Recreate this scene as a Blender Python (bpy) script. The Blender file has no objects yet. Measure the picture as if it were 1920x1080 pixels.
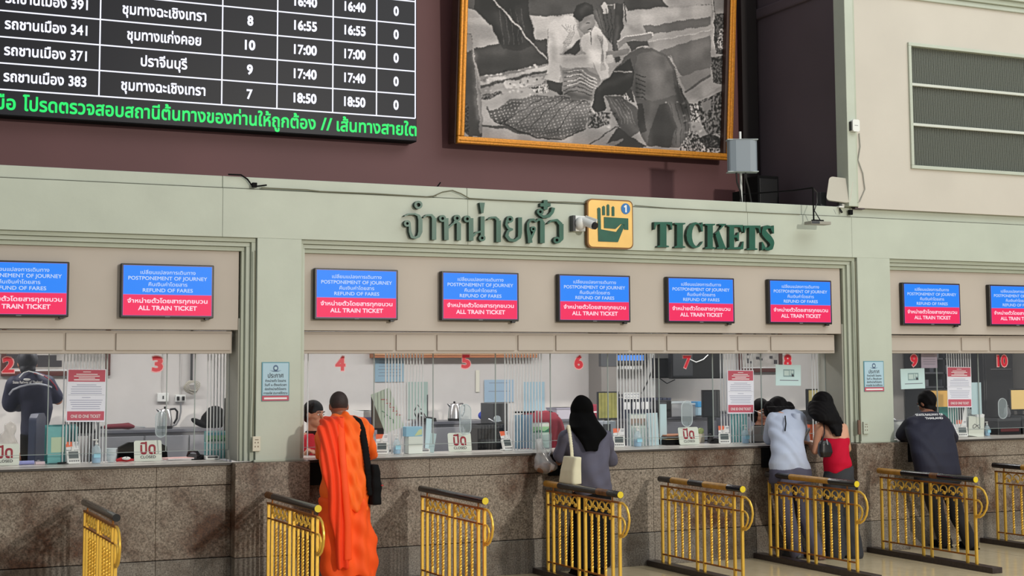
import bpy, math, random
import numpy as np
from mathutils import Vector, Matrix
from mathutils.geometry import delaunay_2d_cdt
random.seed(7); rng = np.random.default_rng(7)
SC = bpy.context.scene; COL = SC.collection
PI = math.pi

def lin(c):
    return tuple(((x/255)/12.92 if x/255 <= .04045 else ((x/255+.055)/1.055)**2.4) for x in c)

# ------------------------------------------------------------ camera, world, lights, exposure
F_PX, CY, YAW, PITCH, ROLL = 2806.4, 448.83, .435031, .0855098, -.0048018
CAM = Vector((0, -12.032, 1.798))
_r0 = Vector((math.cos(YAW), -math.sin(YAW), 0))
FW = Vector((math.sin(YAW)*math.cos(PITCH), math.cos(YAW)*math.cos(PITCH), math.sin(PITCH)))
_u0 = _r0.cross(FW)
RT = _r0*math.cos(ROLL)+_u0*math.sin(ROLL); UP = -_r0*math.sin(ROLL)+_u0*math.cos(ROLL)
cd = bpy.data.cameras.new('camera'); cam = bpy.data.objects.new('camera', cd); COL.objects.link(cam)
cd.sensor_width = 36; cd.lens = 36*F_PX/1920; cd.shift_y = -(540-CY)/1920
cam.matrix_world = Matrix(((RT.x, UP.x, -FW.x, CAM.x), (RT.y, UP.y, -FW.y, CAM.y), (RT.z, UP.z, -FW.z, CAM.z), (0, 0, 0, 1)))
SC.camera = cam

wd = bpy.data.worlds.new('hall_daylight'); SC.world = wd; wd.use_nodes = True
wd.node_tree.nodes['Background'].inputs[0].default_value = (.93, .97, 1.0, 1)
wd.node_tree.nodes['Background'].inputs[1].default_value = .50

def area(name, loc, target, sx, sy, power, col):
    l = bpy.data.lights.new(name, 'AREA'); l.shape = 'RECTANGLE'; l.size = sx; l.size_y = sy; l.energy = power; l.color = col
    o = bpy.data.objects.new(name, l); COL.objects.link(o); o.location = loc
    o.rotation_euler = (Vector(target)-Vector(loc)).to_track_quat('-Z', 'Y').to_euler()
    return o
area('hall_floodlight', (10.2, -21.5, 6.3), (5, 0, 1.2), .7, .5, 2100, (1, .93, .82))
area('hall_skylight', (12, -8, 11), (7.5, -1, 2), 10, 7, 820, (.96, 1, .965))
for i, x in enumerate((.6, 2.2, 3.8, 5.4, 7.0, 8.6, 10.0)):
    area('booth_tube_light', (x, 1.35, 2.54), (x, 1.45, 0), 1.2,   .25, 23 if x < 9 else 20, (1, .98, .95))
area('booth_tube_light', (12.2, 1.3, 2.54), (12.2, 1.4, 0), 1.2, .25, 17, (1, .96, .9))
SC.view_settings.view_transform = 'Standard'; SC.view_settings.look = 'None'
SC.view_settings.exposure = -0.22; SC.view_settings.gamma = 1.0; SC.view_settings.use_curve_mapping = False

def W(px, py, Y):
    """the world point on the upright plane y = Y that a photo pixel shows"""
    v = FW + RT*((px-960)/F_PX) - UP*((py-CY)/F_PX)
    return CAM + v*((Y-CAM.y)/v.y)
def WX(px, Y, py=700): return W(px, py, Y).x
def WZ(py, Y, px=960): return W(px, py, Y).z

# ------------------------------------------------------------ materials
MATS = {}
def mat(name, rgb, rough=.6, metal=0, noise=0, nscale=6, bump=0, bscale=60, spec=.5, rgb2=None, emit=0, alpha=None, coat=0, stretch=None, trans=0):
    if name in MATS: return MATS[name]
    m = bpy.data.materials.new(name); m.use_nodes = True; nt = m.node_tree; N = nt.nodes; L = nt.links
    b = N['Principled BSDF']; c = lin(rgb)+(1,)
    b.inputs['Base Color'].default_value = c; b.inputs['Roughness'].default_value = rough; b.inputs['Metallic'].default_value = metal
    b.inputs['Specular IOR Level'].default_value = spec; b.inputs['Coat Weight'].default_value = coat
    if trans: b.inputs['Transmission Weight'].default_value = trans
    if emit: b.inputs['Emission Color'].default_value = c; b.inputs['Emission Strength'].default_value = emit
    if alpha is not None: b.inputs['Alpha'].default_value = alpha
    tc = N.new('ShaderNodeTexCoord'); mp = N.new('ShaderNodeMapping'); L.new(tc.outputs['Object'], mp.inputs[0])
    if stretch: mp.inputs['Scale'].default_value = stretch
    if noise or rgb2:
        n = N.new('ShaderNodeTexNoise'); n.inputs['Scale'].default_value = nscale; n.inputs['Detail'].default_value = 6
        L.new(mp.outputs[0], n.inputs[0]); r = N.new('ShaderNodeValToRGB')
        r.color_ramp.elements[0].position = .32; r.color_ramp.elements[1].position = .68
        k = noise or .1
        d = lin(rgb2)+(1,) if rgb2 else tuple(x*(1-k) for x in c[:3])+(1,)
        e = c if rgb2 else tuple(min(1, x*(1+k)) for x in c[:3])+(1,)
        r.color_ramp.elements[0].color = d; r.color_ramp.elements[1].color = e
        L.new(n.outputs['Fac'], r.inputs[0]); L.new(r.outputs[0], b.inputs['Base Color'])
    if bump:
        n2 = N.new('ShaderNodeTexNoise'); n2.inputs['Scale'].default_value = bscale; n2.inputs['Detail'].default_value = 4
        L.new(mp.outputs[0], n2.inputs[0]); bp = N.new('ShaderNodeBump'); bp.inputs['Strength'].default_value = bump; bp.inputs['Distance'].default_value = .01
        L.new(n2.outputs['Fac'], bp.inputs['Height']); L.new(bp.outputs[0], b.inputs['Normal'])
    MATS[name] = m; return m

def granite(name, base, dark, stain, sc=1.0):
    m = bpy.data.materials.new(name); m.use_nodes = True; nt = m.node_tree; N = nt.nodes; L = nt.links; b = N['Principled BSDF']
    b.inputs['Roughness'].default_value = .42; b.inputs['Specular IOR Level'].default_value = .35
    g = N.new('ShaderNodeNewGeometry')
    def noise(s, d):
        n = N.new('ShaderNodeTexNoise'); n.inputs['Scale'].default_value = s; n.inputs['Detail'].default_value = d; n.inputs['Roughness'].default_value = .7
        L.new(g.outputs['Position'], n.inputs[0]); return n
    def ramp(src, p0, p1, c0, c1):
        r = N.new('ShaderNodeValToRGB'); r.color_ramp.elements[0].position = p0; r.color_ramp.elements[1].position = p1
        r.color_ramp.elements[0].color = c0; r.color_ramp.elements[1].color = c1; L.new(src, r.inputs[0]); return r
    r1 = ramp(noise(80*sc, 7).outputs['Fac'], .36, .62, lin(dark)+(1,), lin(base)+(1,))
    r2 = ramp(noise(1.1, 6).outputs['Fac'], .46, .64, (0, 0, 0, 1), (1, 1, 1, 1))
    mx = N.new('ShaderNodeMix'); mx.data_type = 'RGBA'; mx.blend_type = 'MULTIPLY'
    L.new(r2.outputs[0], mx.inputs['Factor']); L.new(r1.outputs[0], mx.inputs['A']); mx.inputs['B'].default_value = lin(stain)+(1,)
    L.new(mx.outputs['Result'], b.inputs['Base Color'])
    MATS[name] = m; return m

def glassmat(name, tint=(1, 1, 1), gloss=1.0, ior=1.45):
    m = bpy.data.materials.new(name); m.use_nodes = True; nt = m.node_tree; N = nt.nodes; L = nt.links
    N.remove(N['Principled BSDF']); t = N.new('ShaderNodeBsdfTransparent'); t.inputs[0].default_value = tint+(1,)
    g = N.new('ShaderNodeBsdfGlossy'); g.inputs['Roughness'].default_value = .02; g.inputs[0].default_value = (gloss, gloss, gloss, 1)
    f = N.new('ShaderNodeFresnel'); f.inputs[0].default_value = ior; mx = N.new('ShaderNodeMixShader')
    L.new(f.outputs[0], mx.inputs[0]); L.new(t.outputs[0], mx.inputs[1]); L.new(g.outputs[0], mx.inputs[2])
    L.new(mx.outputs[0], N['Material Output'].inputs[0]); MATS[name] = m; return m

def clearplastic(name, rgb, a=.35, rough=.2):
    m = bpy.data.materials.new(name); m.use_nodes = True; nt = m.node_tree; N = nt.nodes; L = nt.links
    b = N['Principled BSDF']; b.inputs['Base Color'].default_value = lin(rgb)+(1,); b.inputs['Roughness'].default_value = rough
    t = N.new('ShaderNodeBsdfTransparent'); t.inputs[0].default_value = (.97, .99, .99, 1); mx = N.new('ShaderNodeMixShader'); mx.inputs[0].default_value = a
    L.new(t.outputs[0], mx.inputs[1]); L.new(b.outputs[0], mx.inputs[2]); L.new(mx.outputs[0], N['Material Output'].inputs[0]); MATS[name] = m; return m

GREEN = mat('green_white_paint', (182, 189, 176), .5, noise=.05, nscale=2.2, bump=.08, bscale=25)
GREEN2 = mat('green_paint_trim', (172, 179, 163), .5, noise=.05, nscale=3)
PANEL = mat('pinkish_board', (184, 174, 164), .6, noise=.04, nscale=1.4)
BEIGE = mat('beige_wall_paint', (196, 190, 180), .75, noise=.04, nscale=1.3, bump=.06)
BROWN = mat('maroon_wall_paint', (97, 58, 60), .6, noise=.08, nscale=1.1)
DARKW = mat('dark_plum_paint', (84, 73, 80), .7, noise=.1, nscale=1)
STONE = granite('speckled_granite', (164, 152, 138), (78, 68, 58), (146, 106, 84))
STONE2 = granite('speckled_granite_low', (146, 139, 130), (80, 74, 68), (168, 152, 140))
BLACKSTONE = mat('dark_base_stone', (52, 42, 40), .35, noise=.3, nscale=40)
FLOORM = mat('pale_terrazzo', (212, 196, 162), .16, noise=.06, nscale=9, spec=.5)
GOLD = mat('gold_paint', (236, 190, 78), .32, metal=.5, noise=.06, nscale=20)
GOLDF = mat('picture_frame_gold', (196, 128, 34), .4, metal=.35, noise=.25, nscale=60)
DBROWN = mat('dark_brown_wood', (58, 34, 26), .5, noise=.2, nscale=8)
BLACK = mat('black_plastic', (20, 20, 23), .35)
BLACKM = mat('matt_black', (9, 9, 11), .85, spec=.2)
BPAINT = mat('black_gloss_paint', (18, 20, 26), .2, coat=.3)
OCHRE = mat('worn_ochre_paint', (176, 128, 48), .45, noise=.15, nscale=25)
YEL = mat('yellow_paint', (222, 196, 30), .4)
WHITE = mat('white_plastic', (226, 228, 226), .4)
PAPER = mat('white_paper', (232, 234, 236), .8)
PAPERB = mat('pale_blue_paper', (186, 212, 220), .8)
PAPERG = mat('pale_green_paper', (176, 202, 192), .8)
GREY = mat('grey_plastic', (120, 122, 126), .5)
DGREY = mat('dark_grey_plastic', (58, 60, 64), .5)
CABG = mat('grey_steel_cabinet', (136, 138, 144), .45, noise=.03)
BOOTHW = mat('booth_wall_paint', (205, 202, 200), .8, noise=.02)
BOOTHD = mat('booth_wall_dimmed', (150, 148, 146), .8, noise=.04)  # low light of the right room put into the wall colour
STEEL = mat('brushed_steel', (200, 200, 202), .25, metal=1)
CHROME = mat('bright_aluminium', (205, 208, 212), .3, metal=.6)
REDV = mat('red_vinyl', (226, 38, 62), .35)
PINKE = mat('pink_white_outline', (250, 190, 196), .5)
SIGNR = mat('dark_red_print', (150, 30, 50), .7)
PRNT = mat('poster_crimson_print', (188, 84, 102), .7)
INK = mat('grey_ink', (110, 112, 126), .8)
INKD = mat('dark_ink', (48, 44, 52), .8)
LGREEN = mat('letter_green', (18, 84, 66), .35, noise=.12, nscale=12)
LSIDE = mat('letter_side_green', (18, 50, 42), .5)
GPLATE = mat('brass_yellow_plate', (232, 190, 112), .35, metal=.25, noise=.05)
BLUEP = mat('blue_print', (28, 110, 180), .5)
ORANGE = mat('orange_print', (232, 110, 72), .6)
WOOD = mat('orange_brown_wood', (170, 108, 70), .5, noise=.15, nscale=5, stretch=(.3, 4, 4))
GLASS = glassmat('clear_glass', ior=1.3)
EDGE = mat('glass_edge', (150, 160, 158), .3)
ACRY = clearplastic('clear_acrylic', (190, 205, 210), .22)
ACRYE = clearplastic('acrylic_edge', (215, 225, 230), .6)
SKIN = mat('skin_tan', (178, 124, 98), .55, noise=.04, nscale=12)
SKIN2 = mat('skin_light', (206, 152, 124), .55, noise=.03, nscale=12)
SKIN3 = mat('skin_brown', (140, 92, 70), .55, noise=.04, nscale=12)
HAIR = mat('black_hair', (11, 9, 11), .7, noise=.3, nscale=40, spec=.12)
EYEW = mat('eye_white', (225, 220, 215), .3)
LIP = mat('lip', (150, 82, 78), .5)

# ------------------------------------------------------------ mesh building
class MB:
    def __init__(s): s.v = []; s.f = []; s.m = []
    def add(s, vs, fs, mi=0):
        b = len(s.v); s.v += [tuple(v) for v in vs]; s.f += [tuple(b+i for i in f) for f in fs]; s.m += [mi]*len(fs); return s
    def box(s, x0, x1, y0, y1, z0, z1, mi=0, M=None):
        vs = [(x, y, z) for x in (x0, x1) for y in (y0, y1) for z in (z0, z1)]
        if M is not None: vs = [M @ Vector(v) for v in vs]
        return s.add(vs, [(0, 1, 3, 2), (4, 6, 7, 5), (0, 4, 5, 1), (2, 3, 7, 6), (0, 2, 6, 4), (1, 5, 7, 3)], mi)
    def tube(s, pts, r, n=10, mi=0, caps=True, sq=None):
        pts = [Vector(p) for p in pts]; R = r if isinstance(r, (list, tuple)) else [r]*len(pts)
        vs = []; fs = []; prev = None
        for i, p in enumerate(pts):
            t = (pts[min(i+1, len(pts)-1)]-pts[max(i-1, 0)]).normalized()
            a = prev if prev is not None else (Vector((0, 0, 1)) if abs(t.z) < .9 else Vector((1, 0, 0)))
            u = (a - t*a.dot(t)).normalized(); w = t.cross(u); prev = u
            for k in range(n):
                th = 2*PI*(k+.5)/n; q = u*math.cos(th)*R[i]+w*math.sin(th)*R[i]*(sq or 1); vs.append(p+q)
        for i in range(len(pts)-1):
            for k in range(n):
                a, b = i*n+k, i*n+(k+1) % n; fs.append((a, b, b+n, a+n))
        if caps: fs += [tuple(range(n-1, -1, -1)), tuple((len(pts)-1)*n+k for k in range(n))]
        return s.add(vs, fs, mi)
    def lathe(s, prof, c=(0, 0, 0), n=20, mi=0):
        vs = []; fs = []
        for r, z in prof:
            for k in range(n): vs.append((c[0]+r*math.cos(2*PI*k/n), c[1]+r*math.sin(2*PI*k/n), c[2]+z))
        for i in range(len(prof)-1):
            for k in range(n):
                a, b = i*n+k, i*n+(k+1) % n; fs.append((a, b, b+n, a+n))
        fs += [tuple(range(n-1, -1, -1)), tuple((len(prof)-1)*n+k for k in range(n))]
        return s.add(vs, fs, mi)
    def prism(s, poly, y0, y1, mi=0, ms=None):
        """polygon in (x, z) between the planes y0 (front) and y1"""
        A = sum(poly[i][0]*poly[(i+1) % len(poly)][1]-poly[(i+1) % len(poly)][0]*poly[i][1] for i in range(len(poly)))
        if A < 0: poly = poly[::-1]
        n = len(poly); vs = [(x, y0, z) for x, z in poly]+[(x, y1, z) for x, z in poly]
        s.add(vs, [tuple(range(n)), tuple(range(2*n-1, n-1, -1))], mi)
        return s.add(vs, [(i, i+n, (i+1) % n+n, (i+1) % n) for i in range(n)], mi if ms is None else ms)
    def flat(s, V, T, B, y0, y1=None, mi=0, ms=None):
        """triangulated figure in (x, z); B = boundary edges"""
        n = len(V); s.add([(x, y0, z) for x, z in V], T, mi)
        if y1 is not None:
            s.add([(x, y, z) for y in (y0, y1) for x, z in V], [(b, a, a+n, b+n) for a, b in B], mi if ms is None else ms)
        return s
    def text(s, body, cx, cz, w, size, y, y1=None, mi=0, ms=None, bold=0, anchor='c'):
        V, T, B = glyphs(body, bold)
        if not len(V): return s
        x0, x1 = V[:, 0].min(), V[:, 0].max(); sx = w/(x1-x0) if w else size
        off = cx if anchor == 'l' else cx-(x1-x0)*sx/2
        P = np.stack([(V[:, 0]-x0)*sx+off, V[:, 1]*size-.33*size+cz], 1)
        return s.flat([tuple(p) for p in P], T, B, y, y1, mi, ms)
    def mesh(s, name, mats, smooth=False):
        me = bpy.data.meshes.new(name); me.from_pydata([tuple(v) for v in s.v], [], s.f); me.update()
        for m in (mats if isinstance(mats, (list, tuple)) else [mats]): me.materials.append(m)
        if any(s.m): me.polygons.foreach_set('material_index', s.m)
        if smooth:
            me.polygons.foreach_set('use_smooth', [True]*len(me.polygons)); me.set_sharp_from_angle(angle=smooth if smooth is not True else .6)
        return me
    def build(s, name, mats, parent=None, smooth=False, bevel=0, loc=None, rot=None):
        return link(name, s.mesh(name, mats, smooth), parent, bevel, loc, rot)
def link(name, me, parent=None, bevel=0, loc=None, rot=None):
    o = bpy.data.objects.new(name, me); COL.objects.link(o)
    if parent is not None: o.parent = parent
    if loc is not None: o.location = loc
    if rot is not None: o.rotation_euler = rot
    if bevel:
        b = o.modifiers.new('bevel', 'BEVEL'); b.width = bevel; b.segments = 2; b.limit_method = 'ANGLE'; b.angle_limit = .7
    return o
def tag(o, label=None, cat=None, group=None, kind=None):
    if label: o['label'] = label
    if cat: o['category'] = cat
    if group: o['group'] = group
    if kind: o['kind'] = kind
    return o
def thing(name, label, cat, loc=(0, 0, 0), rz=0, group=None, rot=None):
    o = bpy.data.objects.new(name, None); COL.objects.link(o); o.location = loc; o.rotation_euler = rot or (0, 0, rz)
    o.empty_display_size = .1; return tag(o, label, cat, group)
def struct(name, loc=(0, 0, 0)):
    o = bpy.data.objects.new(name, None); COL.objects.link(o); o.location = loc; o['kind'] = 'structure'; return o
def dup(root, loc=None, rz=None, label=None, group=None, parent=None):
    r = root.copy(); COL.objects.link(r)
    if parent is not None: r.parent = parent
    if loc is not None: r.location = loc
    if rz is not None: r.rotation_euler = (0, 0, rz)
    if label: r['label'] = label
    if group: r['group'] = group
    for ch in list(root.children): dup(ch, parent=r)
    return r

# ---- lettering: glyph outlines -> robust filled shapes (non-zero winding)
def fill(contours):
    pts = []; ed = []
    for c in contours:
        b = len(pts); n = len(c); pts += [Vector((float(x), float(y))) for x, y in c]; ed += [(b+i, b+(i+1) % n) for i in range(n)]
    if len(pts) < 3: return np.zeros((0, 2)), [], []
    V, _, T, *_r = delaunay_2d_cdt(pts, ed, [], 0, 1e-5)
    V = np.array([tuple(v) for v in V]); T = np.array([t for t in T if len(t) == 3])
    C = V[T].mean(1); wn = np.zeros(len(T), int)
    for c in contours:
        c = np.asarray(c, float); a = c; b = np.roll(c, -1, 0)
        up = (a[None, :, 1] <= C[:, None, 1]) & (b[None, :, 1] > C[:, None, 1]); dn = (a[None, :, 1] > C[:, None, 1]) & (b[None, :, 1] <= C[:, None, 1])
        cr = (b[None, :, 0]-a[None, :, 0])*(C[:, None, 1]-a[None, :, 1])-(C[:, None, 0]-a[None, :, 0])*(b[None, :, 1]-a[None, :, 1])
        wn += (up & (cr > 0)).sum(1)-(dn & (cr < 0)).sum(1)
    T = T[wn > 0]
    E = {}
    out = []
    for t in T:
        t = [int(i) for i in t]
        a, b, c = V[t[0]], V[t[1]], V[t[2]]
        if (b[0]-a[0])*(c[1]-a[1])-(c[0]-a[0])*(b[1]-a[1]) < 0: t = t[::-1]
        out.append(tuple(t))
        for i in range(3): E[(t[i], t[(i+1) % 3])] = 1
    B = [e for e in E if (e[1], e[0]) not in E]
    return V, out, B
GL = {}
def contours(body):
    c = bpy.data.curves.new('t', 'FONT'); c.body = body; c.size = 1; c.resolution_u = 2
    o = bpy.data.objects.new('t', c); COL.objects.link(o)
    cu = o.to_curve(bpy.context.evaluated_depsgraph_get()); res = []
    for sp in cu.splines:
        P = sp.bezier_points; n = len(P); q = []
        if n:
            for i in range(n):
                a, b = P[i], P[(i+1) % n]; A, B_, C_, D = (np.array(x[:2]) for x in (a.co, a.handle_right, b.handle_left, b.co))
                st = np.linalg.norm(np.cross(B_-A, D-A))+np.linalg.norm(np.cross(C_-A, D-A))
                for t in ((0,) if st < 1e-5 else (0, .34, .67)):
                    q.append(A*(1-t)**3+3*B_*t*(1-t)**2+3*C_*t*t*(1-t)+D*t**3)
        else: q = [np.array(p.co[:2]) for p in sp.points]
        r = [q[0]]
        for p in q[1:]:
            if np.linalg.norm(p-r[-1]) > 1e-4: r.append(p)
        if np.linalg.norm(r[0]-r[-1]) < 1e-4: r.pop()
        if len(r) > 2: res.append(np.array(r))
    o.to_curve_clear(); bpy.data.objects.remove(o); bpy.data.curves.remove(c)
    return res
def area2(c): return float((c[:, 0]*np.roll(c[:, 1], -1)-np.roll(c[:, 0], -1)*c[:, 1]).sum()/2)
def glyphs(body, bold=0):
    if (body, bold) in GL: return GL[(body, bold)]
    cs = contours(body)
    cs.sort(key=lambda c: c[:, 0].min()); cl = []; hi = -9
    for c in cs:
        if c[:, 0].min() < hi+1e-3 and cl: cl[-1].append(c)
        else: cl.append([c])
        hi = max(hi, c[:, 0].max()) if len(cl[-1]) > 1 else c[:, 0].max()
    for g in cl:
        if sum(area2(c) for c in g) < 0: g[:] = [c[::-1] for c in g]
        if bold:
            for i, c in enumerate(g):
                d1 = c-np.roll(c, 1, 0); d2 = np.roll(c, -1, 0)-c
                n = np.stack([d1[:, 1], -d1[:, 0]], 1)/np.linalg.norm(d1, axis=1, keepdims=True)+np.stack([d2[:, 1], -d2[:, 0]], 1)/np.linalg.norm(d2, axis=1, keepdims=True)
                n /= np.maximum(np.linalg.norm(n, axis=1, keepdims=True), .3); g[i] = c+n*bold
    V = []; T = []; B = []; k = 0
    for g in cl:
        v, t, b = fill(g)
        if not len(t): continue
        V.append(v); T += [tuple(i+k for i in x) for x in t]; B += [(a+k, c+k) for a, c in b]; k += len(v)
    GL[(body, bold)] = (np.concatenate(V) if V else np.zeros((0, 2)), T, B); return GL[(body, bold)]
def strokes(st):
    """strokes [(points, width)] and ('o', cx, cy, r, w) rings -> union contours"""
    cs = []
    def circ(x, y, r, n=14, rev=False):
        c = np.array([(x+r*math.cos(2*PI*k/n), y+r*math.sin(2*PI*k/n)) for k in range(n)]); cs.append(c[::-1] if rev else c)
    for s in st:
        if s[0] == 'o':
            _, x, y, r, w = s; P = [(x+r*math.cos(2*PI*k/16), y+r*math.sin(2*PI*k/16)) for k in range(17)]
        elif s[0] == 'p': c = np.array(s[1], float); cs.append(c if area2(c) > 0 else c[::-1]); continue
        else: P, w = s
        ww = list(w) if isinstance(w, (list, tuple)) else [w]*len(P)
        for i in range(len(P)-1):
            a = np.array(P[i], float); b = np.array(P[i+1], float); d = b-a; n = np.array([-d[1], d[0]])/max(np.linalg.norm(d), 1e-6)
            q = np.array([a+n*ww[i]/2, a-n*ww[i]/2, b-n*ww[i+1]/2, b+n*ww[i+1]/2]); cs.append(q if area2(q) > 0 else q[::-1])
        for i in range(1, len(P)-1): circ(P[i][0], P[i][1], ww[i]/2*.98, 10)
    return cs

# ---- figures: overlapping closed volumes remeshed into one continuous skin
def rotm(rx=0, ry=0, rz=0): return Matrix.Rotation(rz, 3, 'Z') @ Matrix.Rotation(ry, 3, 'Y') @ Matrix.Rotation(rx, 3, 'X')
def v_ell(mb, c, r, R=None, n=14):
    vs = []; fs = []; m = n//2+1; R = R or Matrix.Identity(3); c = Vector(c)
    for i in range(1, m):
        th = PI*i/m
        for k in range(n):
            ph = 2*PI*k/n; vs.append(c+R @ Vector((r[0]*math.sin(th)*math.cos(ph), r[1]*math.sin(th)*math.sin(ph), r[2]*math.cos(th))))
    a = len(vs); vs += [c+R @ Vector((0, 0, r[2])), c-R @ Vector((0, 0, r[2]))]
    for i in range(m-2):
        for k in range(n): fs.append((i*n+k, (i+1)*n+k, (i+1)*n+(k+1) % n, i*n+(k+1) % n))
    for k in range(n): fs += [(a, k, (k+1) % n), (a+1, (m-2)*n+(k+1) % n, (m-2)*n+k)]
    mb.add(vs, fs)
def v_chain(mb, pts, n=12):
    for i in range(len(pts)-1):
        a, b = Vector(pts[i][:3]), Vector(pts[i+1][:3]); mb.tube([a, b], [pts[i][3], pts[i+1][3]], n)
    for p in pts: v_ell(mb, p[:3], (p[3],)*3, None, n)
def v_loft(mb, rings, n=28, pw=2.0):
    """rings (x, y, z, rx, ry[, rot]) stacked bottom to top"""
    vs = []; fs = []
    for r in rings:
        x, y, z, rx, ry = r[:5]; a = r[5] if len(r) > 5 else 0
        for k in range(n):
            t = 2*PI*k/n; c, s_ = math.cos(t), math.sin(t); e = 2/pw
            u = rx*math.copysign(abs(c)**e, c); w = ry*math.copysign(abs(s_)**e, s_)
            vs.append((x+u*math.cos(a)-w*math.sin(a), y+u*math.sin(a)+w*math.cos(a), z))
    for i in range(len(rings)-1):
        for k in range(n): fs.append((i*n+k, i*n+(k+1) % n, (i+1)*n+(k+1) % n, (i+1)*n+k))
    fs += [tuple(range(n-1, -1, -1)), tuple((len(rings)-1)*n+k for k in range(n))]
    mb.add(vs, fs)
def blob(name, mb, m, parent, voxel=.009, it=4, fold=None, cut=None):
    me = mb.mesh('v', [m]); o = bpy.data.objects.new('v', me); COL.objects.link(o)
    r = o.modifiers.new('r', 'REMESH'); r.mode = 'VOXEL'; r.voxel_size = voxel
    s = o.modifiers.new('s', 'SMOOTH'); s.factor = .5; s.iterations = it
    dg = bpy.context.evaluated_depsgraph_get(); nm = bpy.data.meshes.new_from_object(o.evaluated_get(dg)); bpy.data.objects.remove(o)
    nm.name = name; nm.materials.clear(); nm.materials.append(m)
    if fold:
        N = len(nm.vertices); co = np.empty(N*3); no = np.empty(N*3); nm.vertices.foreach_get('co', co); nm.vertices.foreach_get('normal', no)
        co = co.reshape(-1, 3); no = no.reshape(-1, 3); co = co+no*fold(co, no)[:, None]; nm.vertices.foreach_set('co', co.ravel()); nm.update()
    nm.polygons.foreach_set('use_smooth', [True]*len(nm.polygons))
    return link(name, nm, parent)
# ------------------------------------------------------------ the setting
YH = -.06                                   # face of header beam and pilasters
ZC = 1.05                                   # counter top
XL, XR = -.4, 13.6
fl = struct('floor'); MB().box(XL-3, XR+6, -30, 0, -.1, 0).build('hall_paving', FLOORM, fl)
mb = MB()
for i in range(14): mb.box(XL+i*1.2-.003, XL+i*1.2+.003, -14, -.14, 0, .0008)
mb.build('paving_joint', mat('floor_joint', (150, 138, 118), .5), fl)
BLK = [(3.08, 3.70), (9.22, 9.84)]          # stone pier blocks
BAY = [(XL, 3.08), (3.70, 9.22), (9.84, XR)]
sw = struct('wall_counter')
MB().box(XL, XR, .03, .2, 0, 1.02).build('backing', mat('joint_shadow', (40, 34, 30), .9), sw)
def slab(x0, x1, y0, z0, z1, m): MB().box(x0, x1, y0, y0+.08, z0, z1).build('stone_slab', m, sw, bevel=.003)
for x0, x1 in BAY:
    w = x1-x0; n = max(1, round(w/1.22))
    e = [x0+w*i/n for i in range(n+1)]
    if x0 == XL: e = [XL, .12, 1.3, 2.48, 3.08]
    for a, b in zip(e, e[1:]):
        slab(a+.001, b-.001, .0, .872, 1.028, STONE); slab(a+.001, b-.001, .006, .297, .866, STONE); slab(a+.001, b-.001, -.012, 0, .292, STONE2)
for i, (x0, x1) in enumerate(BLK):
    b = struct('stone_pier_1' if i == 0 else 'stone_pier_2', (x0, -.13, 0)); b.name = 'trim_%d' % (i+20)
    MB().box(0, x1-x0, 0, .165, .297, 1.045).build('stone_slab', STONE, b, bevel=.004)
    MB().box(0, x1-x0, -.006, .165, 0, .293).build('stone_slab', STONE2, b, bevel=.004)
CTOP = mat('counter_top_stone', (196, 190, 184), .3)
for i, (x0, x1) in enumerate(BAY):
    t = MB().box(x0, x1, -.022, .62, 1.032, ZC-.002).build('ticket_counter', CTOP, bevel=.002); MB().box(x0, x1, -.026, -.022, 1.028, ZC-.004).build('edge_strip', mat('dark_edge', (50, 44, 40), .4), t)
    tag(t, ('dark counter top along the left windows 2 and 3', 'long dark counter top along windows 4 to 8', 'dark counter top along windows 9 and 10 at right')[i], 'counter top')
# header beam
ZL1, ZL0 = WZ(350, YH+.03, 817), WZ(371, YH, 817)     # ledge band top and bottom
ZHB = WZ(459.7, YH, 900)
hb = struct('trim_header')
seam = [XL, WX(418, YH, 360), WX(877, YH, 370), 8.05, WX(1597, YH, 430), XR]
for a, b in zip(seam, seam[1:]):
    MB().box(a+.001, b-.001, YH, .28, ZHB, ZL0).build('beam_panel', GREEN, hb, bevel=.002)
    MB().box(a+.001, b-.001, YH+.018, 1.6, ZL0+.004, ZL1).build('ledge_band', GREEN, hb, bevel=.006)
MB().box(XL, XR, YH+.012, YH+.1, ZL0-.002, ZL0+.006).build('shadow_gap', mat('gap_dark_olive', (84, 84, 72), .9), hb)  # dark olive strip filling the step between beam and ledge band
# openings
OP = [(XL, 3.14), (WX(566, .06), WX(1577, .06, 620)), (WX(1664, .06, 620), XR)]
ZP = WZ(620.2, .1, 567)-.002; ZB = WZ(662.5, .16, 1200)
def frame(i, x0, x1, left, right):
    f = struct('trim_frame_%d' % i)
    for k, (yy, mm) in enumerate(((-.03, GREEN2), (0, GREEN), (.03, GREEN2))):
        z1 = ZHB-.0355*k; z0 = ZHB-.0355*(k+1)
        L = x0-(.045-.015*k if left else 0); R = x1+(.118-.037*k if right else 0)
        MB().box(L, R, yy, .3, z0+.001, z1).build('frame_strip', mm, f, bevel=.003)
        if right: MB().box(x1+.118-.037*(k+1)+(.0 if k < 2 else .007), R, yy, .4, ZC, z0+.001).build('frame_strip', mm, f, bevel=.003)
        if left and k < 2: MB().box(L, L+.0225 if k == 0 else x0, yy, .4, ZC, z0+.001).build('frame_strip', mm, f, bevel=.003)
    return f
frame(1, OP[0][0], OP[0][1], False, True); frame(2, OP[1][0], OP[1][1], True, True); frame(3, OP[2][0], OP[2][1], True, False)
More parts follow.
